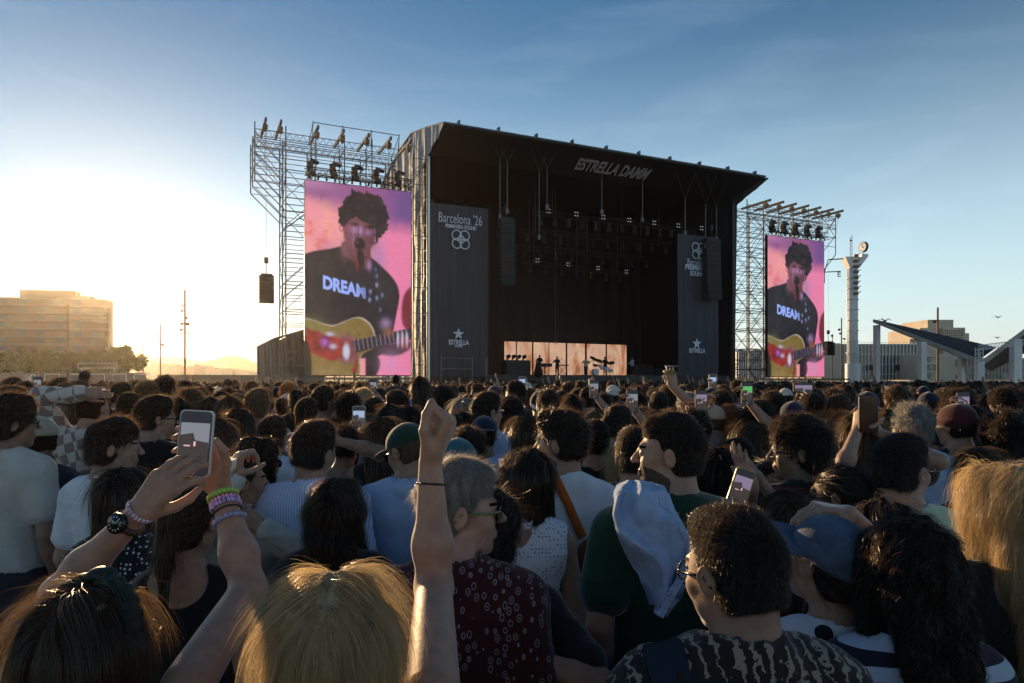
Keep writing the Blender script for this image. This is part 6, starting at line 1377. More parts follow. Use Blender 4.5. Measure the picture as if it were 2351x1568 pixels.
# people with raised phones further back
for (u, v, Y, pu, pv, lab, plab, scr, land, hair, hm, sx) in (
    (1385, 905, 6.0, 1364, 894, 'person filming upright with a phone in front of the video wall', 'bright upright phone below the middle of the stage', 'grey', False, 'short', 'dark', 1),
    (1478, 938, 4.9, 1452, 921, 'person with phone and cup raised left of the light brown hair', 'phone in light case between two dark heads at centre right', 'grey', False, 'messy', 'brown', 1),
    (1588, 925, 4.6, 1610, 923, 'person filming with a dark phone just above the dark curly head', 'dark phone with lit screen above the dark curly head', 'pink', False, 'curly', 'dark', -1),
    (1740, 918, 5.0, 1715, 903, 'person filming with a green-lit phone above the orange curls', 'phone with green glowing picture below the right stage corner', 'green', False, 'afro', 'black', 1),
    (1215, 892, 8.0, 1199, 880, 'person with small raised phone far behind the flat-brimmed cap', 'tiny phone raised left of the flat-brimmed cap', 'sky', False, 'short', 'brown', -1),
    (1662, 885, 7.2, 1636, 877, 'person with small raised phone in front of the right stage banner', 'tiny phone raised below the right stage banner', 'sky', False, 'short', 'dark', 1),
    (1870, 895, 5.6, 1844, 890, 'person filming sideways with a wide phone below the right screen', 'wide dark phone held sideways below the right screen', 'pink', True, 'short', 'black', 1),
    (105, 897, 6.6, 87, 884, 'person filming with a dark phone near the exit sign', 'dark phone raised right of the exit sign', 'grey', False, 'short', 'brown', -1),
    (870, 893, 7.5, 857, 888, 'person with small dark phone below the left screen corner', 'small dark phone below the right half of the left screen', 'grey', False, 'short', 'dark', 1),
    (2225, 930, 4.4, 2211, 929, 'person filming with purple-lit phone above the dark beanie', 'purple-lit phone behind the dark beanie', 'pink', False, 'bob', 'black', 1)):
    arm = ((pu+(6 if sx > 0 else -6), pv+26*4.8/Y*.9, Y-.22), (sx*.8, -.3, -1), 'hold', (-sx*.25, .0, .95), (-sx*.8, -.1, 0))
    o, d = P(u, v, Y, hair, hm, 'fair', 'tee', CL['charcoal'], lab, armL=arm if sx < 0 else None, armR=arm if sx > 0 else None, armk=1.12)
    phone(pu, pv, Y-.25, plab, scr, M_PHW if scr == 'sky' else M_PHB, land=land, s=1.05)
# flat-brimmed cap with its interlocked letters
o, d = P(1240, 895, 5.9, 'buzz', 'dark', 'tan', 'tee', CL['navy'], 'person in black snapback cap worn backwards with white brim and letters', short='the backwards snapback person', cap=((BK, CL['white']), 180, 'ball', 26), hp=-4)
b = MB(); Mc = d['M'] @ Euler((R(26), 0, 0)).to_matrix().to_4x4()
for ch_, s_, ox, oz in (('N', .046, -.006, .062), ('Y', .046, .006, .050)):
    V, F = text_mesh(ch_, 1., .012); c_ = (V.max(0)+V.min(0))/2; Q = []
    for p in V: x_, z_ = (p[0]-c_[0])*s_+ox, (p[1]-c_[1])*s_*1.2+oz; y_ = -.014-.110*math.sqrt(max(.05, 1-(x_/.09)**2-((z_-.036)/.1)**2))-.003-p[2]*.2; Q.append(Mc @ Vector((x_, y_, z_)))
    b.add(Q, F)
e = obj('cap_logo', mesh('cap_logo', b.V, b.F, CL['white'], smooth=False), o); KIDS[o.name].append(e)

# ---- things worn or carried, laid on the surface they rest on
from mathutils.bvhtree import BVHTree
def back_hits(root, pts, off):
    """points of the picture dropped onto the back of the person's clothes"""
    sh = [k for k in KIDS[root.name] if k.name.startswith(('shirt', 'sweater'))][0]; me = sh.data; T = Matrix.Translation(root.location) @ root.rotation_euler.to_matrix().to_4x4()
    bv = BVHTree.FromPolygons([T @ v.co for v in me.vertices], [tuple(p.vertices) for p in me.polygons]); E = Vector((0, 0, EYE)); out = []
    for u, v in pts:
        dr = PX(u, v, 1)-E; h = bv.ray_cast(E, dr.normalized())
        out.append((h[0]+h[1]*off, h[1]) if h[0] is not None else None)
    return out
def ribbon(name, hits, wd, th, m, parent=None, m2=None):
    H_ = [h for h in hits if h]; b = MB(); L = []
    for i, (p, n) in enumerate(H_):
        t = (H_[min(i+1, len(H_)-1)][0]-H_[max(i-1, 0)][0]).normalized(); s = t.cross(n).normalized()*wd/2; L.append([p-s, p+s, p+s+n*th, p-s+n*th])
    V = [q for l in L for q in l]; F = []
    for i in range(len(L)-1):
        for j in range(4): F.append((i*4+j, i*4+(j+1) % 4, i*4+4+(j+1) % 4, i*4+4+j))
    b.add(V, F); return b
o, d = STRAP_MAN
pts = [(1262+i*75/14, 1068+i*165/14) for i in range(15)]; hs = back_hits(o, pts, .006)
if sum(h is not None for h in hs) > 4:
    b = ribbon('strap', hs, .036, .004, None); org = [h for h in hs if h][-1][0]; r = empty('shoulder_bag', org); KIDS[r.name] = []; tag(r, 'orange crossbody bag worn on the back of the white tee man', 'bag')
    b.build('strap', CL['orange'], r, smooth=True); s5 = Sdf(); s5.ell((.06, -.01, -.075), (.095, .045, .085), k=.02); s5.ell((.06, -.03, -.10), (.06, .03, .05), k=.02); V, F = s5.mesh(.01); V = V+vnormals(V, F)*wob(V, (30, 30, 30), .005, 3)[:, None]
    e = obj('pouch', mesh('pouch', V, F, cloth('rust_leather', (.22, .06, .02))), r); KIDS[r.name].append(e)
# denim jacket hanging over the shoulder of the dark green tee man
J = lambda u, v, y: PX(u, v, y); na, nb = 90, 130; a_ = np.linspace(0, 1, na)[:, None]; b_ = np.linspace(0, 1, nb)[None, :]
vk = [1100, 1112, 1135, 1180, 1250, 1300, 1345, 1380, 1400, 1412]; bk = [(q-1100)/312 for q in vk]; Lk = np.interp(b_, bk, [1432, 1412, 1402, 1402, 1428, 1454, 1476, 1490, 1500, 1512]); Rk = np.interp(b_, bk, [1496, 1530, 1546, 1556, 1586, 1594, 1578, 1556, 1540, 1524]); cu = (Lk+Rk)/2; hw = (Rk-Lk)/2; vv = 1104+b_*308
e_ = 2*a_-1; uu = cu+e_*hw+6*np.sin(b_*9+a_*4); vv = vv-10*(e_**2)*b_+4*np.sin(a_*9+2)*b_
ph = 2*np.pi*(2.1*a_+.55*np.sin(b_*4.4+.6+a_*1.8)+.45*b_); fold = (.75-2*np.abs(np.sin(ph*.5+.9))**1.3)*.034*(.30+1.5*b_*(1.25-b_))+.010*np.sin(ph*1.37+b_*5+1)*(a_ > -1)+.0016*np.sin(ph*3.3+b_*21)+.004*np.sin(b_*19+a_*7)*np.exp(-((b_-.78)/.12)**2)
yy = np.interp(b_, [0, .08, .3, 1], [1.87, 1.775, 1.735, 1.70])+.065*e_**2-fold+0*a_
Pn = np.stack([(uu-CU)/FPX*yy, yy, EYE+(HV-vv)/FPX*yy], 2).reshape(-1, 3); ii = np.arange((na-1)*nb).reshape(na-1, nb)[:, :-1].ravel(); F1 = np.stack([ii, ii+nb, ii+nb+1, ii+1], 1)
Nn = vnormals(Pn, F1); Nn = Nn*np.where((Nn[:, 1:2]).mean() < 0, 1, -1); Pn = Pn+Nn*wob(Pn, (55, 55, 40), .0022, 4, 3)[:, None]; F1 = F1 if vnormals(Pn, F1)[:, 1].mean() < 0 else F1[:, ::-1]
m_ = len(Pn); V = np.concatenate([Pn, Pn-Nn*.012]); F = np.concatenate([F1, F1[:, ::-1]+m_])
org = np.array(J(1495, 1240, 1.72)); r = obj('denim_jacket', mesh('denim_jacket', V-org, F, DENIM)); r.location = org.tolist(); KIDS[r.name] = []; tag(r, 'light blue denim jacket slung over the shoulder of the dark green tee man', 'jacket')
bv = BVHTree.FromPolygons([Vector(v) for v in V.tolist()], [tuple(f) for f in F.tolist()])
def seam(pts, nm, rad=.0028, m=None):
    E = Vector((0, 0, EYE)); b = MB(); Q = []
    for i in range(len(pts)-1):
        for k in range(6): u = pts[i][0]+(pts[i+1][0]-pts[i][0])*k/6; v = pts[i][1]+(pts[i+1][1]-pts[i][1])*k/6; h = bv.ray_cast(E, (PX(u, v, 1)-E).normalized()); Q += [h[0]-Vector(org)] if h[0] is not None else []
    if len(Q) > 2: b.path(Q, rad, n=5); e = obj(nm, mesh(nm, b.V, b.F, m or DENIM), r); KIDS[r.name].append(e)
seam([(1508, 1112), (1516, 1160), (1550, 1182)], 'seam', .0018); seam([(1556, 1200), (1572, 1250), (1545, 1310), (1532, 1380)], 'placket', .0035); seam([(1450, 1285), (1500, 1300), (1530, 1326)], 'seam', .0018)
# back print of the band shirt
o, d = BAND
def print_on(o, body, u0, u1, v, h, m, name, bold=.01):
    V, F = text_mesh(body, 1., bold); w = V[:, 0].max()-V[:, 0].min(); c = (V.max(0)+V.min(0))/2; px = [(u0+u1)/2+(p[0]-c[0])*(u1-u0)/w for p in V]; hh = V[:, 1].max()-V[:, 1].min(); py = [v-(p[1]-c[1])*h/hh for p in V]
    hs = back_hits(o, list(zip(px, py)), .005); ok = [i for i in range(len(V)) if hs[i]]
    T = (Matrix.Translation(o.location) @ o.rotation_euler.to_matrix().to_4x4()).inverted()
    idx = {i: k for k, i in enumerate(ok)}; VV = [T @ hs[i][0] for i in ok]; FF = [tuple(idx[q] for q in f) for f in F if all(q in idx for q in f)]
    if len(FF) > 4: e = obj(name, mesh(name, VV, FF, m, smooth=False), o); KIDS[o.name].append(e)
print_on(o, 'MASTODON', 1917, 2028, 1058, 13, CL['white'], 'shirt_print', .02)
# ---------------------------------------------------------------- people further back: copies of a set of built people
TPL = []
def T_(hair, hm, skin, shirt, sm, fem, seed, **k):
    o, d = person('person', 1.72, 6.0, hair, HAIRM[hm], SKIN[skin], shirt, sm, fem=fem, seed=seed, coarse=True, **k); o.location = (0, 0, -50); TPL.append((o, hair, k.get('cap'))); return o
WORD = dict(buzz='shaved', fade='cropped', short='short', messy='tousled', curly='curly', afro='big curly', long='long straight', wavy='long wavy', longcurly='long curly', bob='bobbed', pony='ponytailed', bun='tied-up', slick='smooth', quiff='swept-up')
for i, (hair, fem, k) in enumerate((('short', 0, {}), ('short', 0, dict(hy=35)), ('messy', 0, dict(hy=-25)), ('curly', 0, dict(vol=.8)), ('afro', 0, dict(vol=.65, hy=15)), ('long', 1, {}), ('long', 1, dict(hy=-35)), ('wavy', 1, dict(hy=15)), ('bob', 1, {}), ('pony', 1, {}), ('bun', 1, dict(hy=20)),
                               ('fade', 0, dict(hy=-15)), ('quiff', 0, dict(hy=30)), ('buzz', 0, dict(cap=(CL['navy'], 0, 'ball'), hy=-20)), ('short', 0, dict(cap=(CL['offwhite'], 180, 'ball'))), ('longcurly', 1, dict(vol=.75)), ('short', 0, dict(glasses=(EYEFRAME, True), hy=-50)), ('short', 0, dict(hy=60, beard=True)))):
    T_(hair, 'dark', 'tan', 'tee', BK, bool(fem), 100+i, **k)
used = [((u-CU)/FPX*Y, Y) for u, v, Y, s in PEOPLE]
named = [(u, v, Y, s) for u, v, Y, s in PEOPLE if s]
stage_d = lambda x, y: (x-SO.x)*SD.x+(y-SO.y)*SD.y
HC = [('dark', 'dark'), ('black', 'black'), ('brown', 'brown'), ('light', 'light brown'), ('blonde', 'blonde'), ('ginger', 'ginger'), ('grey', 'grey')]; HW = [.34, .30, .22, .06, .035, .02, .025]
SC = [('black', .28), ('white', .16), ('navy', .10), ('charcoal', .10), ('grey', .07), ('lightblue', .06), ('green', .04), ('olive', .04), ('maroon', .03), ('beige', .04), ('red', .02), ('pink', .02), ('lilac', .02), ('yellow', .01), ('brown', .01)]
cq = np.random.default_rng(21)
spots = []
y = 4.55
while y < 62:
    dy = .62 if y < 14 else .80; xw = .78*y+1.0; x = -xw+cq.uniform(0, .5); dx = .56 if y < 14 else (.68 if y < 30 else .85)
    while x < xw:
        px, py = x+cq.normal()*.10, y+cq.normal()*.12
        if stage_d(px, py) < -2.6 and py < 57 and not (px > 15 and py > 50): spots.append((px, py))
        x += dx*cq.uniform(.85, 1.2)
    y += dy
spots = [s for s in spots if all((s[0]-a)**2+(s[1]-b)**2 > .40**2 for a, b in used)]
def traced(u, v, Y, ti, hmc, shc, label): return (u, v, Y, ti, hmc, shc, label)
TR = [ # heads one can pick out in the middle distance: (u, top v, depth, template, hair, shirt, label)
 traced(135, 868, 8, 4, 'dark', 'black', 'curly dark head above the checked shirt man, left of the tree row'), traced(147, 882, 6.4, 0, 'brown', 'charcoal', 'brown short-haired person just left of the checked shirt man'),
 traced(173, 876, 6.9, 2, 'light', 'white', 'tousled sunlit head above the checked shirt man'), traced(28, 868, 8.2, 0, 'dark', 'white', 'dark-haired person in white below the exit sign, leftmost pair'),
 traced(18, 872, 8.8, 0, 'dark', 'black', 'dark head at the far left edge under the wall'), traced(55, 877, 8, 3, 'dark', 'charcoal', 'curly head right below the green exit sign'), traced(20, 889, 5.2, 2, 'brown', 'grey', 'tousled brown head above the off-white tee man'),
 traced(276, 879, 6.6, 0, 'brown', 'navy', 'broad short-haired head under the bushy tree'), traced(335, 874, 7.2, 4, 'light', 'black', 'sunlit frizzy head above the grey cap, left'), traced(338, 887, 7.6, 14, 'grey', 'charcoal', 'person in pale cap among the glowing heads on the left'),
 traced(377, 864, 7.6, 3, 'brown', 'grey', 'tall curly head sticking up below the middle floodlight mast'), traced(434, 892, 5.5, 4, 'brown', 'olive', 'frizzy brown head left of the glowing blond head'), traced(410, 915, 5.0, 10, 'dark', 'black', 'profile head behind the large raised phone'),
 traced(485, 910, 5.3, 5, 'brown', 'black', 'long-haired head above the large phone top'), traced(296, 905, 4.9, 11, 'dark', 'green', 'cropped head between the checked shirt and the fringe man'), traced(525, 908, 5.2, 8, 'brown', 'navy', 'bobbed head left of the glowing blond head'),
 traced(743, 889, 5.6, 16, 'dark', 'black', 'man in sunglasses right of the blue plaid shirt'), traced(799, 899, 5.6, 4, 'black', 'charcoal', 'curly black head below the centre of the left screen'), traced(830, 894, 6.6, 3, 'blonde', 'yellow', 'blond curly head below the left screen'),
 traced(909, 899, 5.6, 17, 'dark', 'yellow', 'man in profile looking left beside the girl on shoulders'), traced(988, 885, 6.8, 4, 'brown', 'black', 'frizzy head just right of the girl on shoulders'), traced(1017, 886, 6.2, 4, 'black', 'navy', 'round curly head right above the raised fist'),
 traced(859, 915, 5.2, 0, 'dark', 'red', 'short-haired head above the sunlit brown hair'), traced(894, 927, 4.8, 5, 'dark', 'grey', 'dark long-haired head left of the raised fist'), traced(941, 929, 4.9, 7, 'dark', 'black', 'long wavy dark hair directly behind the green cap man'),
 traced(1290, 900, 7, 0, 'dark', 'white', 'dark head right of the backwards snapback'), traced(1513, 902, 5.8, 0, 'dark', 'lightblue', 'full dark head left of the raised fan arm'), traced(1534, 885, 6.8, 4, 'brown', 'white', 'curly brown head just behind the raised fan arm'), traced(1580, 903, 6.4, 2, 'grey', 'grey', 'white-haired head right of the raised fan arm'),
 traced(1312, 905, 6.3, 5, 'dark', 'pink', 'long-haired head above the white tee man'), traced(1372, 937, 4.9, 5, 'light', 'grey', 'golden-edged long-haired head above the cropped man in black'), traced(1350, 892, 6.6, 11, 'dark', 'black', 'cropped head below the singer on stage'),
 traced(1636, 892, 6.6, 13, 'black', 'navy', 'person in dark cap below the right stage banner'), traced(1655, 898, 6.0, 3, 'dark', 'olive', 'curly head left of the green-lit phone'), traced(1776, 900, 6.2, 3, 'dark', 'black', 'curly head below the left edge of the right screen'),
 traced(1864, 906, 4.9, 0, 'black', 'grey', 'dark head above the curly man in dark sweater'), traced(1822, 925, 4.7, 13, 'grey', 'olive', 'person in green cap above the curly man in dark sweater'), traced(1914, 895, 6.2, 3, 'dark', 'black', 'curly head below the base of the clock tower'),
 traced(1928, 909, 4.8, 11, 'brown', 'black', 'cropped brown head left of the maroon cap'), traced(1993, 902, 5.3, 13, 'dark', 'charcoal', 'person in dark red cap above the raised black phone'), traced(2060, 887, 6.2, 2, 'brown', 'charcoal', 'balding tousled head below the first pavilion pillar'),
 traced(1880, 945, 4.6, 10, 'ginger', 'black', 'reddish tied-up hair right of the curly man in dark sweater'), traced(2200, 893, 6.0, 4, 'black', 'black', 'big curly head above the dark beanie'), traced(2302, 890, 6.6, 4, 'black', 'navy', 'big curly head below the right pavilion pillar'), traced(2040, 938, 4.7, 5, 'brown', 'black', 'long brown hair between the raised phone and the greying man'),
 traced(2140, 960, 4.5, 0, 'dark', 'white', 'head in white shirt right of the greying man'), traced(2250, 950, 4.5, 8, 'dark', 'lightblue', 'bobbed head in blue between beanie and large curls')]
def place(x, y, H, ti, hm, shc, label, hmw=None, yaw=None):
    src, hair, cap = TPL[ti]; c = copy_tree(src); s_ = H/1.72; c.location = (x, y, 0); c.scale = (s_*cq.uniform(.96, 1.06)*.99, s_, s_); c.rotation_euler = (0, 0, R(cq.normal()*14 if yaw is None else yaw))
    for ch in [q for q in c.children]:
        if ch.name.startswith('hair'):
            for q in (0, 1): ch.material_slots[q].link = 'OBJECT'; ch.material_slots[q].material = HAIRM[hm][q]
        elif ch.name.startswith('shirt'): ch.material_slots[0].link = 'OBJECT'; ch.material_slots[0].material = shc
    if c.material_slots: c.material_slots[0].link = 'OBJECT'; c.material_slots[0].material = SKIN[['pale', 'fair', 'tan', 'tan', 'brown', 'dark'][int(cq.integers(0, 6))]]
    tag(c, label, 'person', 'people standing in the crowd'); return c
for u, v, Y, ti, hm, sh, lab in TR:
    x = (u-CU)/FPX*Y; spots = [s for s in spots if (s[0]-x)**2+(s[1]-Y)**2 > .40**2]; used.append((x, Y))
    hair = TPL[ti][1]; H = ZV(v, Y)-HT.get(hair, .01)*.8; place(x, Y, H, ti, hm, CL[sh], lab)
spots.sort(key=lambda s: s[1])
LIM = 232
texts = set(); LMK = [(0, 160, 'under the apartment block'), (160, 330, 'under the tree row'), (330, 580, 'under the hills'), (580, 700, 'by the left scaffold'), (700, 945, 'below the left screen'), (945, 1150, 'below the Barcelona banner'), (1150, 1440, 'below the band'), (1440, 1690, 'below the right banner'), (1690, 1890, 'below the right screen'), (1890, 2000, 'below the clock tower'), (2000, 2260, 'below the slate pavilion'), (2260, 2400, 'below the right pavilion')]
SP_ = {'lightblue': 'light blue', 'offwhite': 'off-white'}
near = [s for s in spots if abs(s[0]) < .77*s[1]][:LIM]; nearset = set(near)
def lum_hidden(x, y, zt):      # hidden behind someone clearly nearer
    return False
for x, y in near:
    ti = int(cq.integers(0, len(TPL))); hm, hw = HC[cq.choice(len(HC), p=np.array(HW)/sum(HW))]; sh = SC[cq.choice(len(SC), p=np.array([q[1] for q in SC])/sum(q[1] for q in SC))][0]
    H = float(np.clip(cq.normal(1.685, .062), 1.54, 1.83)); u = CU+x/y*FPX; v = HV-(H-EYE)/y*FPX
    src, hair, cap = TPL[ti]; lm = [q[2] for q in LMK if q[0] <= max(0, min(2399, u)) < q[1]][0]
    nb = sorted(named, key=lambda q: (q[0]-u)**2+(q[1]-v)**2); what = 'capped head' if cap else '%s %s-haired head' % (WORD[hair], hw)
    opts = []
    for q in nb[:6]:
        du, dv = q[0]-u, q[1]-v; rel = 'beyond' if abs(du) < 14 else ('left of' if du > 0 else 'right of')
        if abs(du) >= 14 and dv > abs(du): rel = 'above'
        opts.append('%s in %s, %s, %s %s' % (what, SP_.get(sh, sh), lm, rel, q[3]))
        opts.append('%s in %s, %s %s' % (what, SP_.get(sh, sh), rel, q[3]))
    lab = next((t for t in opts if t not in texts and len(t.replace('-', ' ').split()) <= 15), opts[1]); texts.add(lab)
    place(x, y, H, ti, hm, CL[sh], lab)
# two on shoulders
def shoulders(u, v, Y, ti, hm, sh, lab):
    x = (u-CU)/FPX*Y; src, hair, cap = TPL[ti]; c = place(x, Y+.05, 1.2, ti, hm, sh, lab, yaw=0); zt = ZV(v, Y); s_ = .92 if ti in (5, 6) else .62; c.scale = (s_, s_, s_); c.location.z = zt-1.74*s_
shoulders(187, 852, 7.4, 0, 'brown', CL['white'], 'boy in white riding on shoulders above the crowd at left'); shoulders(963, 861, 6.6, 5, 'dark', CL['lilac'], 'long-haired girl in lilac riding on shoulders below the left screen')
shoulders(907, 861, 9.5, 0, 'dark', CL['charcoal'], 'child on shoulders below the right part of the left screen')
for o, h, c in TPL:
    for ch in KIDS[o.name]: bpy.data.objects.remove(ch)
    bpy.data.objects.remove(o)

# ---------------------------------------------------------------- the far crowd, one mass
def low_person(hair, fem, seed, arm=False):
    M = Matrix.Translation((0, .02, 1.60)); sd = Sdf(); head_sdf(sd, M, face=False, ears=hair not in ('long', 'afro')); sd.cap((0, 0, 1.54), (0, -.035, 1.43), .052, .06, k=.02); sw = .155 if fem else .18
    V0, F0 = sd.mesh(.022, lo=(-.2, -.2, 1.42)); s2 = Sdf(); torso_sdf(s2, 1.72, sw, .014, fem=fem)
    for sx in (-1, 1): s2.cap((sx*(sw-.005), 0, 1.37), (sx*(sw+.05), 0, 1.08), .06, .05, k=.03)
    V1, F1 = s2.mesh(.06, lo=(-.4, -.3, 1.0))
    V2, F2, hm2 = make_hair(hair, M, .024, 14, seed, .42, .8)
    V3 = np.zeros((0, 3)); F3 = np.zeros((0, 4), int)
    if arm: s3 = Sdf(); s3.cap((sw, 0, 1.40), (sw+.10, .1, 1.62), .05, .038, k=.02); s3.cap((sw+.10, .1, 1.62), (sw+.02, .16, 1.88), .038, .026, k=.02); s3.ell((sw+.01, .17, 1.94), (.035, .02, .07), k=.01); V3, F3 = s3.mesh(.025)
    V = np.concatenate([V0, V1, V2, V3]); F = np.concatenate([F0, F1+len(V0), F2+len(V0)+len(V1), F3+len(V0)+len(V1)+len(V2)]); kd = np.concatenate([np.zeros(len(F0)), np.ones(len(F1)), 2+hm2, np.zeros(len(F3))]).astype(int)
    return V.astype(np.float32), F, kd
LP = [low_person('short', 0, 1), low_person('messy', 0, 2), low_person('curly', 0, 3), low_person('long', 1, 4), low_person('afro', 0, 5), low_person('bob', 1, 6), low_person('short', 0, 7, True), low_person('pony', 1, 8)]
CM = [SKIN['fair'], SKIN['tan'], SKIN['brown']]+[CL[k] for k in ('black', 'white', 'navy', 'charcoal', 'grey', 'lightblue', 'green', 'maroon', 'beige', 'pink')]+[HAIRM[k][0] for k in ('dark', 'black', 'brown', 'light', 'blonde', 'grey')]+[HAIRM[k][1] for k in ('dark', 'black', 'brown', 'light', 'blonde', 'grey')]
VV, FF, MI = [], [], []; n = 0
# unseen crowd beside and behind the camera, added to block low sky light
behind = [(float(q[0]), float(q[1])) for q in cq.uniform((-4.5, -6.5), (4.5, .1), (260, 2))]; unseen_crowd = []
for q in behind:
    if math.hypot(*q) > .62 and all(math.hypot(q[0]-k[0], q[1]-k[1]) > .50 for k in unseen_crowd) and not (q[1] > -.3 and abs(q[0]) < .8): unseen_crowd.append(q)
for x, y in spots+unseen_crowd:
    if (x, y) in nearset: continue
    V, F, kd = LP[int(cq.choice(8, p=[.24, .17, .12, .17, .06, .10, .05, .09]))]; s_ = float(np.clip(cq.normal(1.70, .065), 1.5, 1.86))/1.73; a = R(cq.normal()*22); ca, sa_ = math.cos(a), math.sin(a)
    W = np.stack([x+(V[:, 0]*ca-V[:, 1]*sa_)*s_, y+(V[:, 0]*sa_+V[:, 1]*ca)*s_, V[:, 2]*s_], 1); hc_ = 13+int(cq.choice(6, p=[.34, .32, .22, .06, .03, .03])); mi = np.array([int(cq.integers(0, 3)), 3+int(cq.choice(10, p=[.30, .16, .12, .12, .08, .08, .04, .04, .04, .02])), hc_, hc_+6])
    VV.append(W.astype(np.float32)); FF.append(F+n); MI.append(mi[kd]); n += len(V)
me = mesh('far_crowd', np.concatenate(VV), np.concatenate(FF), CM, np.concatenate(MI)); o = obj('crowd', me); tag(o, 'dense mass of distant festival-goers up to the stage, with unseen ones added behind camera', 'crowd', kind='stuff')
print('CROWD', len(near), len(VV), n)

# ---------------------------------------------------------------- the band on stage
def player(u, v, d, hair, hm, shirt, sm, label, by, **k):
    s = s_at(u, d); Y = y_at(s, d); p = S(s, d, 2.37); zt = ZV(v, Y); o, dd = person('person', min(1.86, max(1.6, zt-2.37-.03)), 9.5, hair, HAIRM[hm], SKIN['fair'], shirt, sm, seed=int(u), coarse=True, **k); o.location = p; o.rotation_euler = (0, 0, R(by)); tag(o, label, 'person', 'band on stage'); return o, p
F_ = 155
arm_dn = lambda sx: ((sx*.18, .30, 1.15), (sx*1, -.2, -.5), 'relax', None, (0, -1, 0))
player(1239, 812, 6, 'short', 'dark', 'tee', BK, 'guitarist in black standing at left of the band', F_, armL=arm_dn(-1), armR=arm_dn(1)); player(1279, 818, 6, 'short', 'dark', 'tee', BK, 'keyboard player in black behind a keyboard stand', F_, armL=arm_dn(-1), armR=arm_dn(1))
player(1345, 822, 3.5, 'short', 'dark', 'tee', WH, 'singer in white t-shirt with acoustic guitar at centre stage', F_+15, armL=arm_dn(-1), armR=arm_dn(1)); player(1389, 818, 8, 'messy', 'dark', 'tee', BK, 'drummer in black behind the drum kit', F_, armL=arm_dn(-1), armR=arm_dn(1)); player(1452, 820, 6, 'short', 'brown', 'shirt', CL['lightblue'], 'keyboard player in light blue shirt at the dark right end', 110, armL=arm_dn(-1), armR=arm_dn(1))
DZ = 2.36
def kit(name, label, cat, u, d, fn=None, m=None):
    s = s_at(u, d); b = MB(); o3 = S(s, d, DZ); T = lambda x, y, z: o3+SU*x+SD*y+Vector((0, 0, z)); return s, o3, T
s, o3, T = kit('drum_kit', '', '', 1385, 7); r = empty('drum_kit', o3); KIDS[r.name] = []; tag(r, 'drum kit with tilted cymbals in front of the amber video wall', 'drum kit')
b = MB(); b.tube(T(-1.0, -.3, .35), T(-1.0, .2, .35), .30, n=18); b.tube(T(-1.0, -.32, .35), T(-1.0, -.30, .35), .31, n=18); b.build('bass_drum', M_PRINT, r)
for x, z, rr in ((-.2, .75, .22), (.35, .72, .22), (.75, .5, .25), (-.4, .95, .18)): b = MB(); b.tube(T(x, -.1, z-.15), T(x, -.15, z+.12), rr, n=14); b.build('tom', M_PRINT, r)
for x, z, rr, t in ((-1.1, 1.65, .45, .5), (-.5, 1.45, .42, .3), (.9, 1.25, .38, -.2), (-.9, 1.0, .3, .1)): b = MB(); c = T(x, 0, z); nn = (Vector((t, -.5, 1))).normalized(); b.tube(c, c+nn*.02, rr, n=18); b.build('cymbal', mat('dark_bronze', (.20, .13, .05), rough=.35, metal=.7), r); b = MB(); b.tube(c, T(x, .1, 0), .02); b.build('stand', M_STEEL, r)
s, o3, T = kit('k', '', '', 1291, 5.6); r = empty('keyboard', o3); KIDS[r.name] = []; tag(r, 'keyboard on crossed metal legs beside the player in black', 'keyboard')
b = MB(); b.box(-.5, .6, -.18, .18, .90, 1.0, T=T); b.build('keyboard_body', M_DKSTEEL, r); b = MB(); b.tube(T(-.4, 0, 0), T(.4, 0, .9), .03); b.tube(T(.4, 0, 0), T(-.4, 0, .9), .03); b.build('stand', M_STEEL, r)
s, o3, T = kit('k', '', '', 1181, 2.5); r = empty('equipment_rack', o3); KIDS[r.name] = []; tag(r, 'dark equipment rack with a row of lamps at the left stage edge', 'equipment'); b = MB(); b.box(-1.0, 1.3, -.5, .5, 0, 1.25, T=T); b.build('rack_case', M_SPK, r)
for x in (-.8, -.3, .2, .7): b = MB(); b.tube(T(x, -.3, 1.5), T(x+.15, -.5, 1.62), .18, .14, n=10); b.tube(T(x, -.2, 1.26), T(x, -.3, 1.5), .06); b.build('lamp', M_DKSTEEL, r)
s, o3, T = kit('k', '', '', 1236, .2); r = empty('camera_position', o3); KIDS[r.name] = []; tag(r, 'broadcast camera draped in black cloth at the stage front', 'camera'); s3 = Sdf(); s3.cap((0, 0, .3), (0, 0, 1.0), .42, .22, k=.1); s3.ell((0, 0, 1.15), (.2, .2, .2), k=.1); V, F = s3.mesh(.09); V = V+np.array([0, 0, -.2]); e = obj('cover', mesh('cover', V, F, BK), r); KIDS[r.name].append(e)
b = MB(); b.box(.3, 1.0, -.2, .2, .65, .95, T=T); b.tube(T(1.0, 0, .8), T(1.25, 0, .82), .12, .15, n=10); b.tube(T(.6, 0, .65), T(.6, 0, -.2), .05); b.tube(T(.6, 0, .3), T(.9, 0, 0), .03); b.build('camera_body', M_SPK, r)
s, o3, T = kit('k', '', '', 1540, 3.5); r = empty('grand_keyboard', o3); KIDS[r.name] = []; tag(r, 'white-topped electric piano near the right stage banner', 'piano'); b = MB(); b.box(-1, 1, -.35, .35, .8, 1.0, T=T); b.build('piano_body', M_SPK, r); b = MB(); b.box(-1, 1, -.38, -.355, .84, .98, T=T); b.build('fallboard', M_PRINT, r)
for x in (-.8, .8): b = MB(); b.tube(T(x, 0, 0), T(x*.8, 0, .8), .04); b.build('leg', M_STEEL, r)
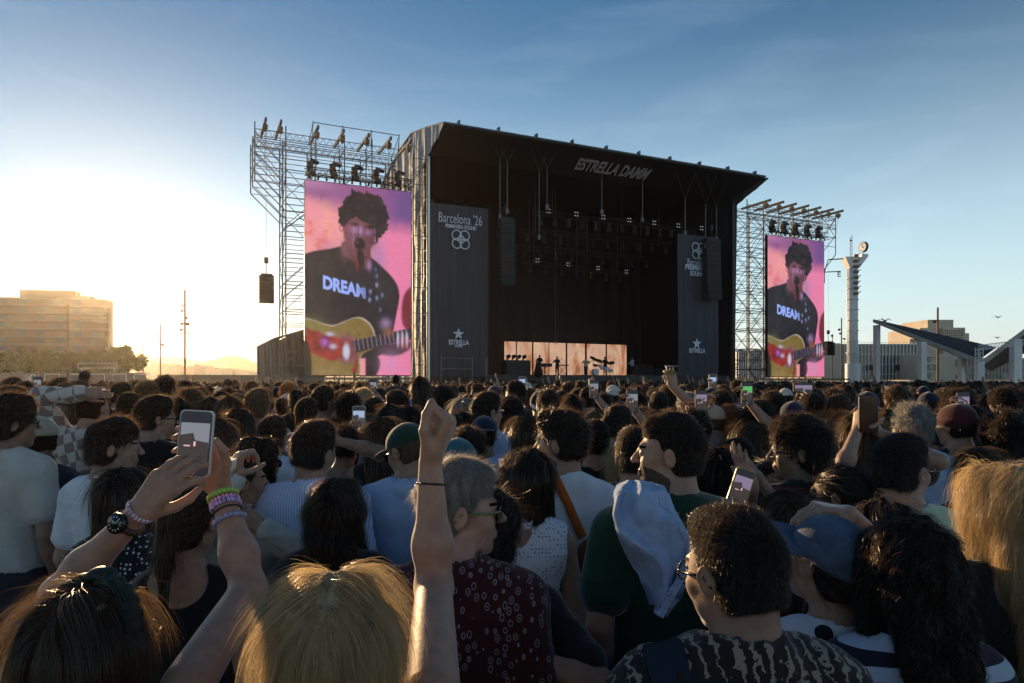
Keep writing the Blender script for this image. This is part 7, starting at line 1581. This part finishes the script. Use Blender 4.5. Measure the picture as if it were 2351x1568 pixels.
s, o3, T = kit('k', '', '', 1478, 6.5); b = MB(); b.box(-.9, .9, -.4, .4, 0, 1.1, T=T); b.box(1.0, 2.6, -.4, .4, 0, .75, T=T); o = b.build('amplifier_stack', M_SPK, origin=o3); tag(o, 'dark stack of amplifiers beside the player in light blue', 'amplifier')
s, o3, T = kit('k', '', '', 1278, 5.9); b = MB(); c = T(-.10, 0, 3.1); ps = [c+SU*.16*math.cos(a)+Vector((0, 0, .16*math.sin(a))) for a in np.linspace(0, 6.283, 17)]; b.path(ps, .02); b.tube(c+Vector((0, 0, .16)), c+Vector((0, 0, 15)), .012); o = b.build('hanging_ring', M_STEEL, origin=c); tag(o, 'small ring hanging on a long cable above the keyboard player', 'ring')
for i, (u, d, h) in enumerate(((1232, 5.5, 1.6), (1283, 5.4, 1.55), (1338, 3.1, 1.5), (1408, 6.4, 1.7))):
    s, o3, T = kit('k', '', '', u, d); b = MB(); b.tube(T(0, 0, 0), T(0, 0, h-.2), .018); b.tube(T(0, 0, h-.25), T(.3, 0, h), .014); b.tube(T(.3, 0, h), T(.38, 0, h+.02), .035, n=8); b.tube(T(0, 0, 0), T(.2, 0, .02), .02); b.tube(T(0, 0, 0), T(-.2, 0, .02), .02)
    o = b.build('microphone_stand', M_DKSTEEL, origin=o3); tag(o, 'thin microphone stand ' + ('by the guitarist', 'by the keyboard player in black', 'before the singer in white', 'right of the drums')[i], 'microphone stand', 'microphone stands')
# acoustic guitar of the singer
s = s_at(1345, 3.2); c = S(s, 3.15, DZ+1.12); b = MB(); nn = SD*-1; b.tube(c, c+nn*.08, .19, n=16); b.tube(c+SU*.22+Vector((0, 0, .05)), c+SU*.22+nn*.08+Vector((0, 0, .05)), .15, n=16); b.tube(c+SU*.3+nn*.06+Vector((0, 0, .07)), c+SU*.85+nn*.06+Vector((0, 0, .28)), .03); o = b.build('acoustic_guitar', mat('pale_spruce', (.45, .28, .10)), origin=c); tag(o, 'pale acoustic guitar held by the singer in white', 'guitar')
haze()
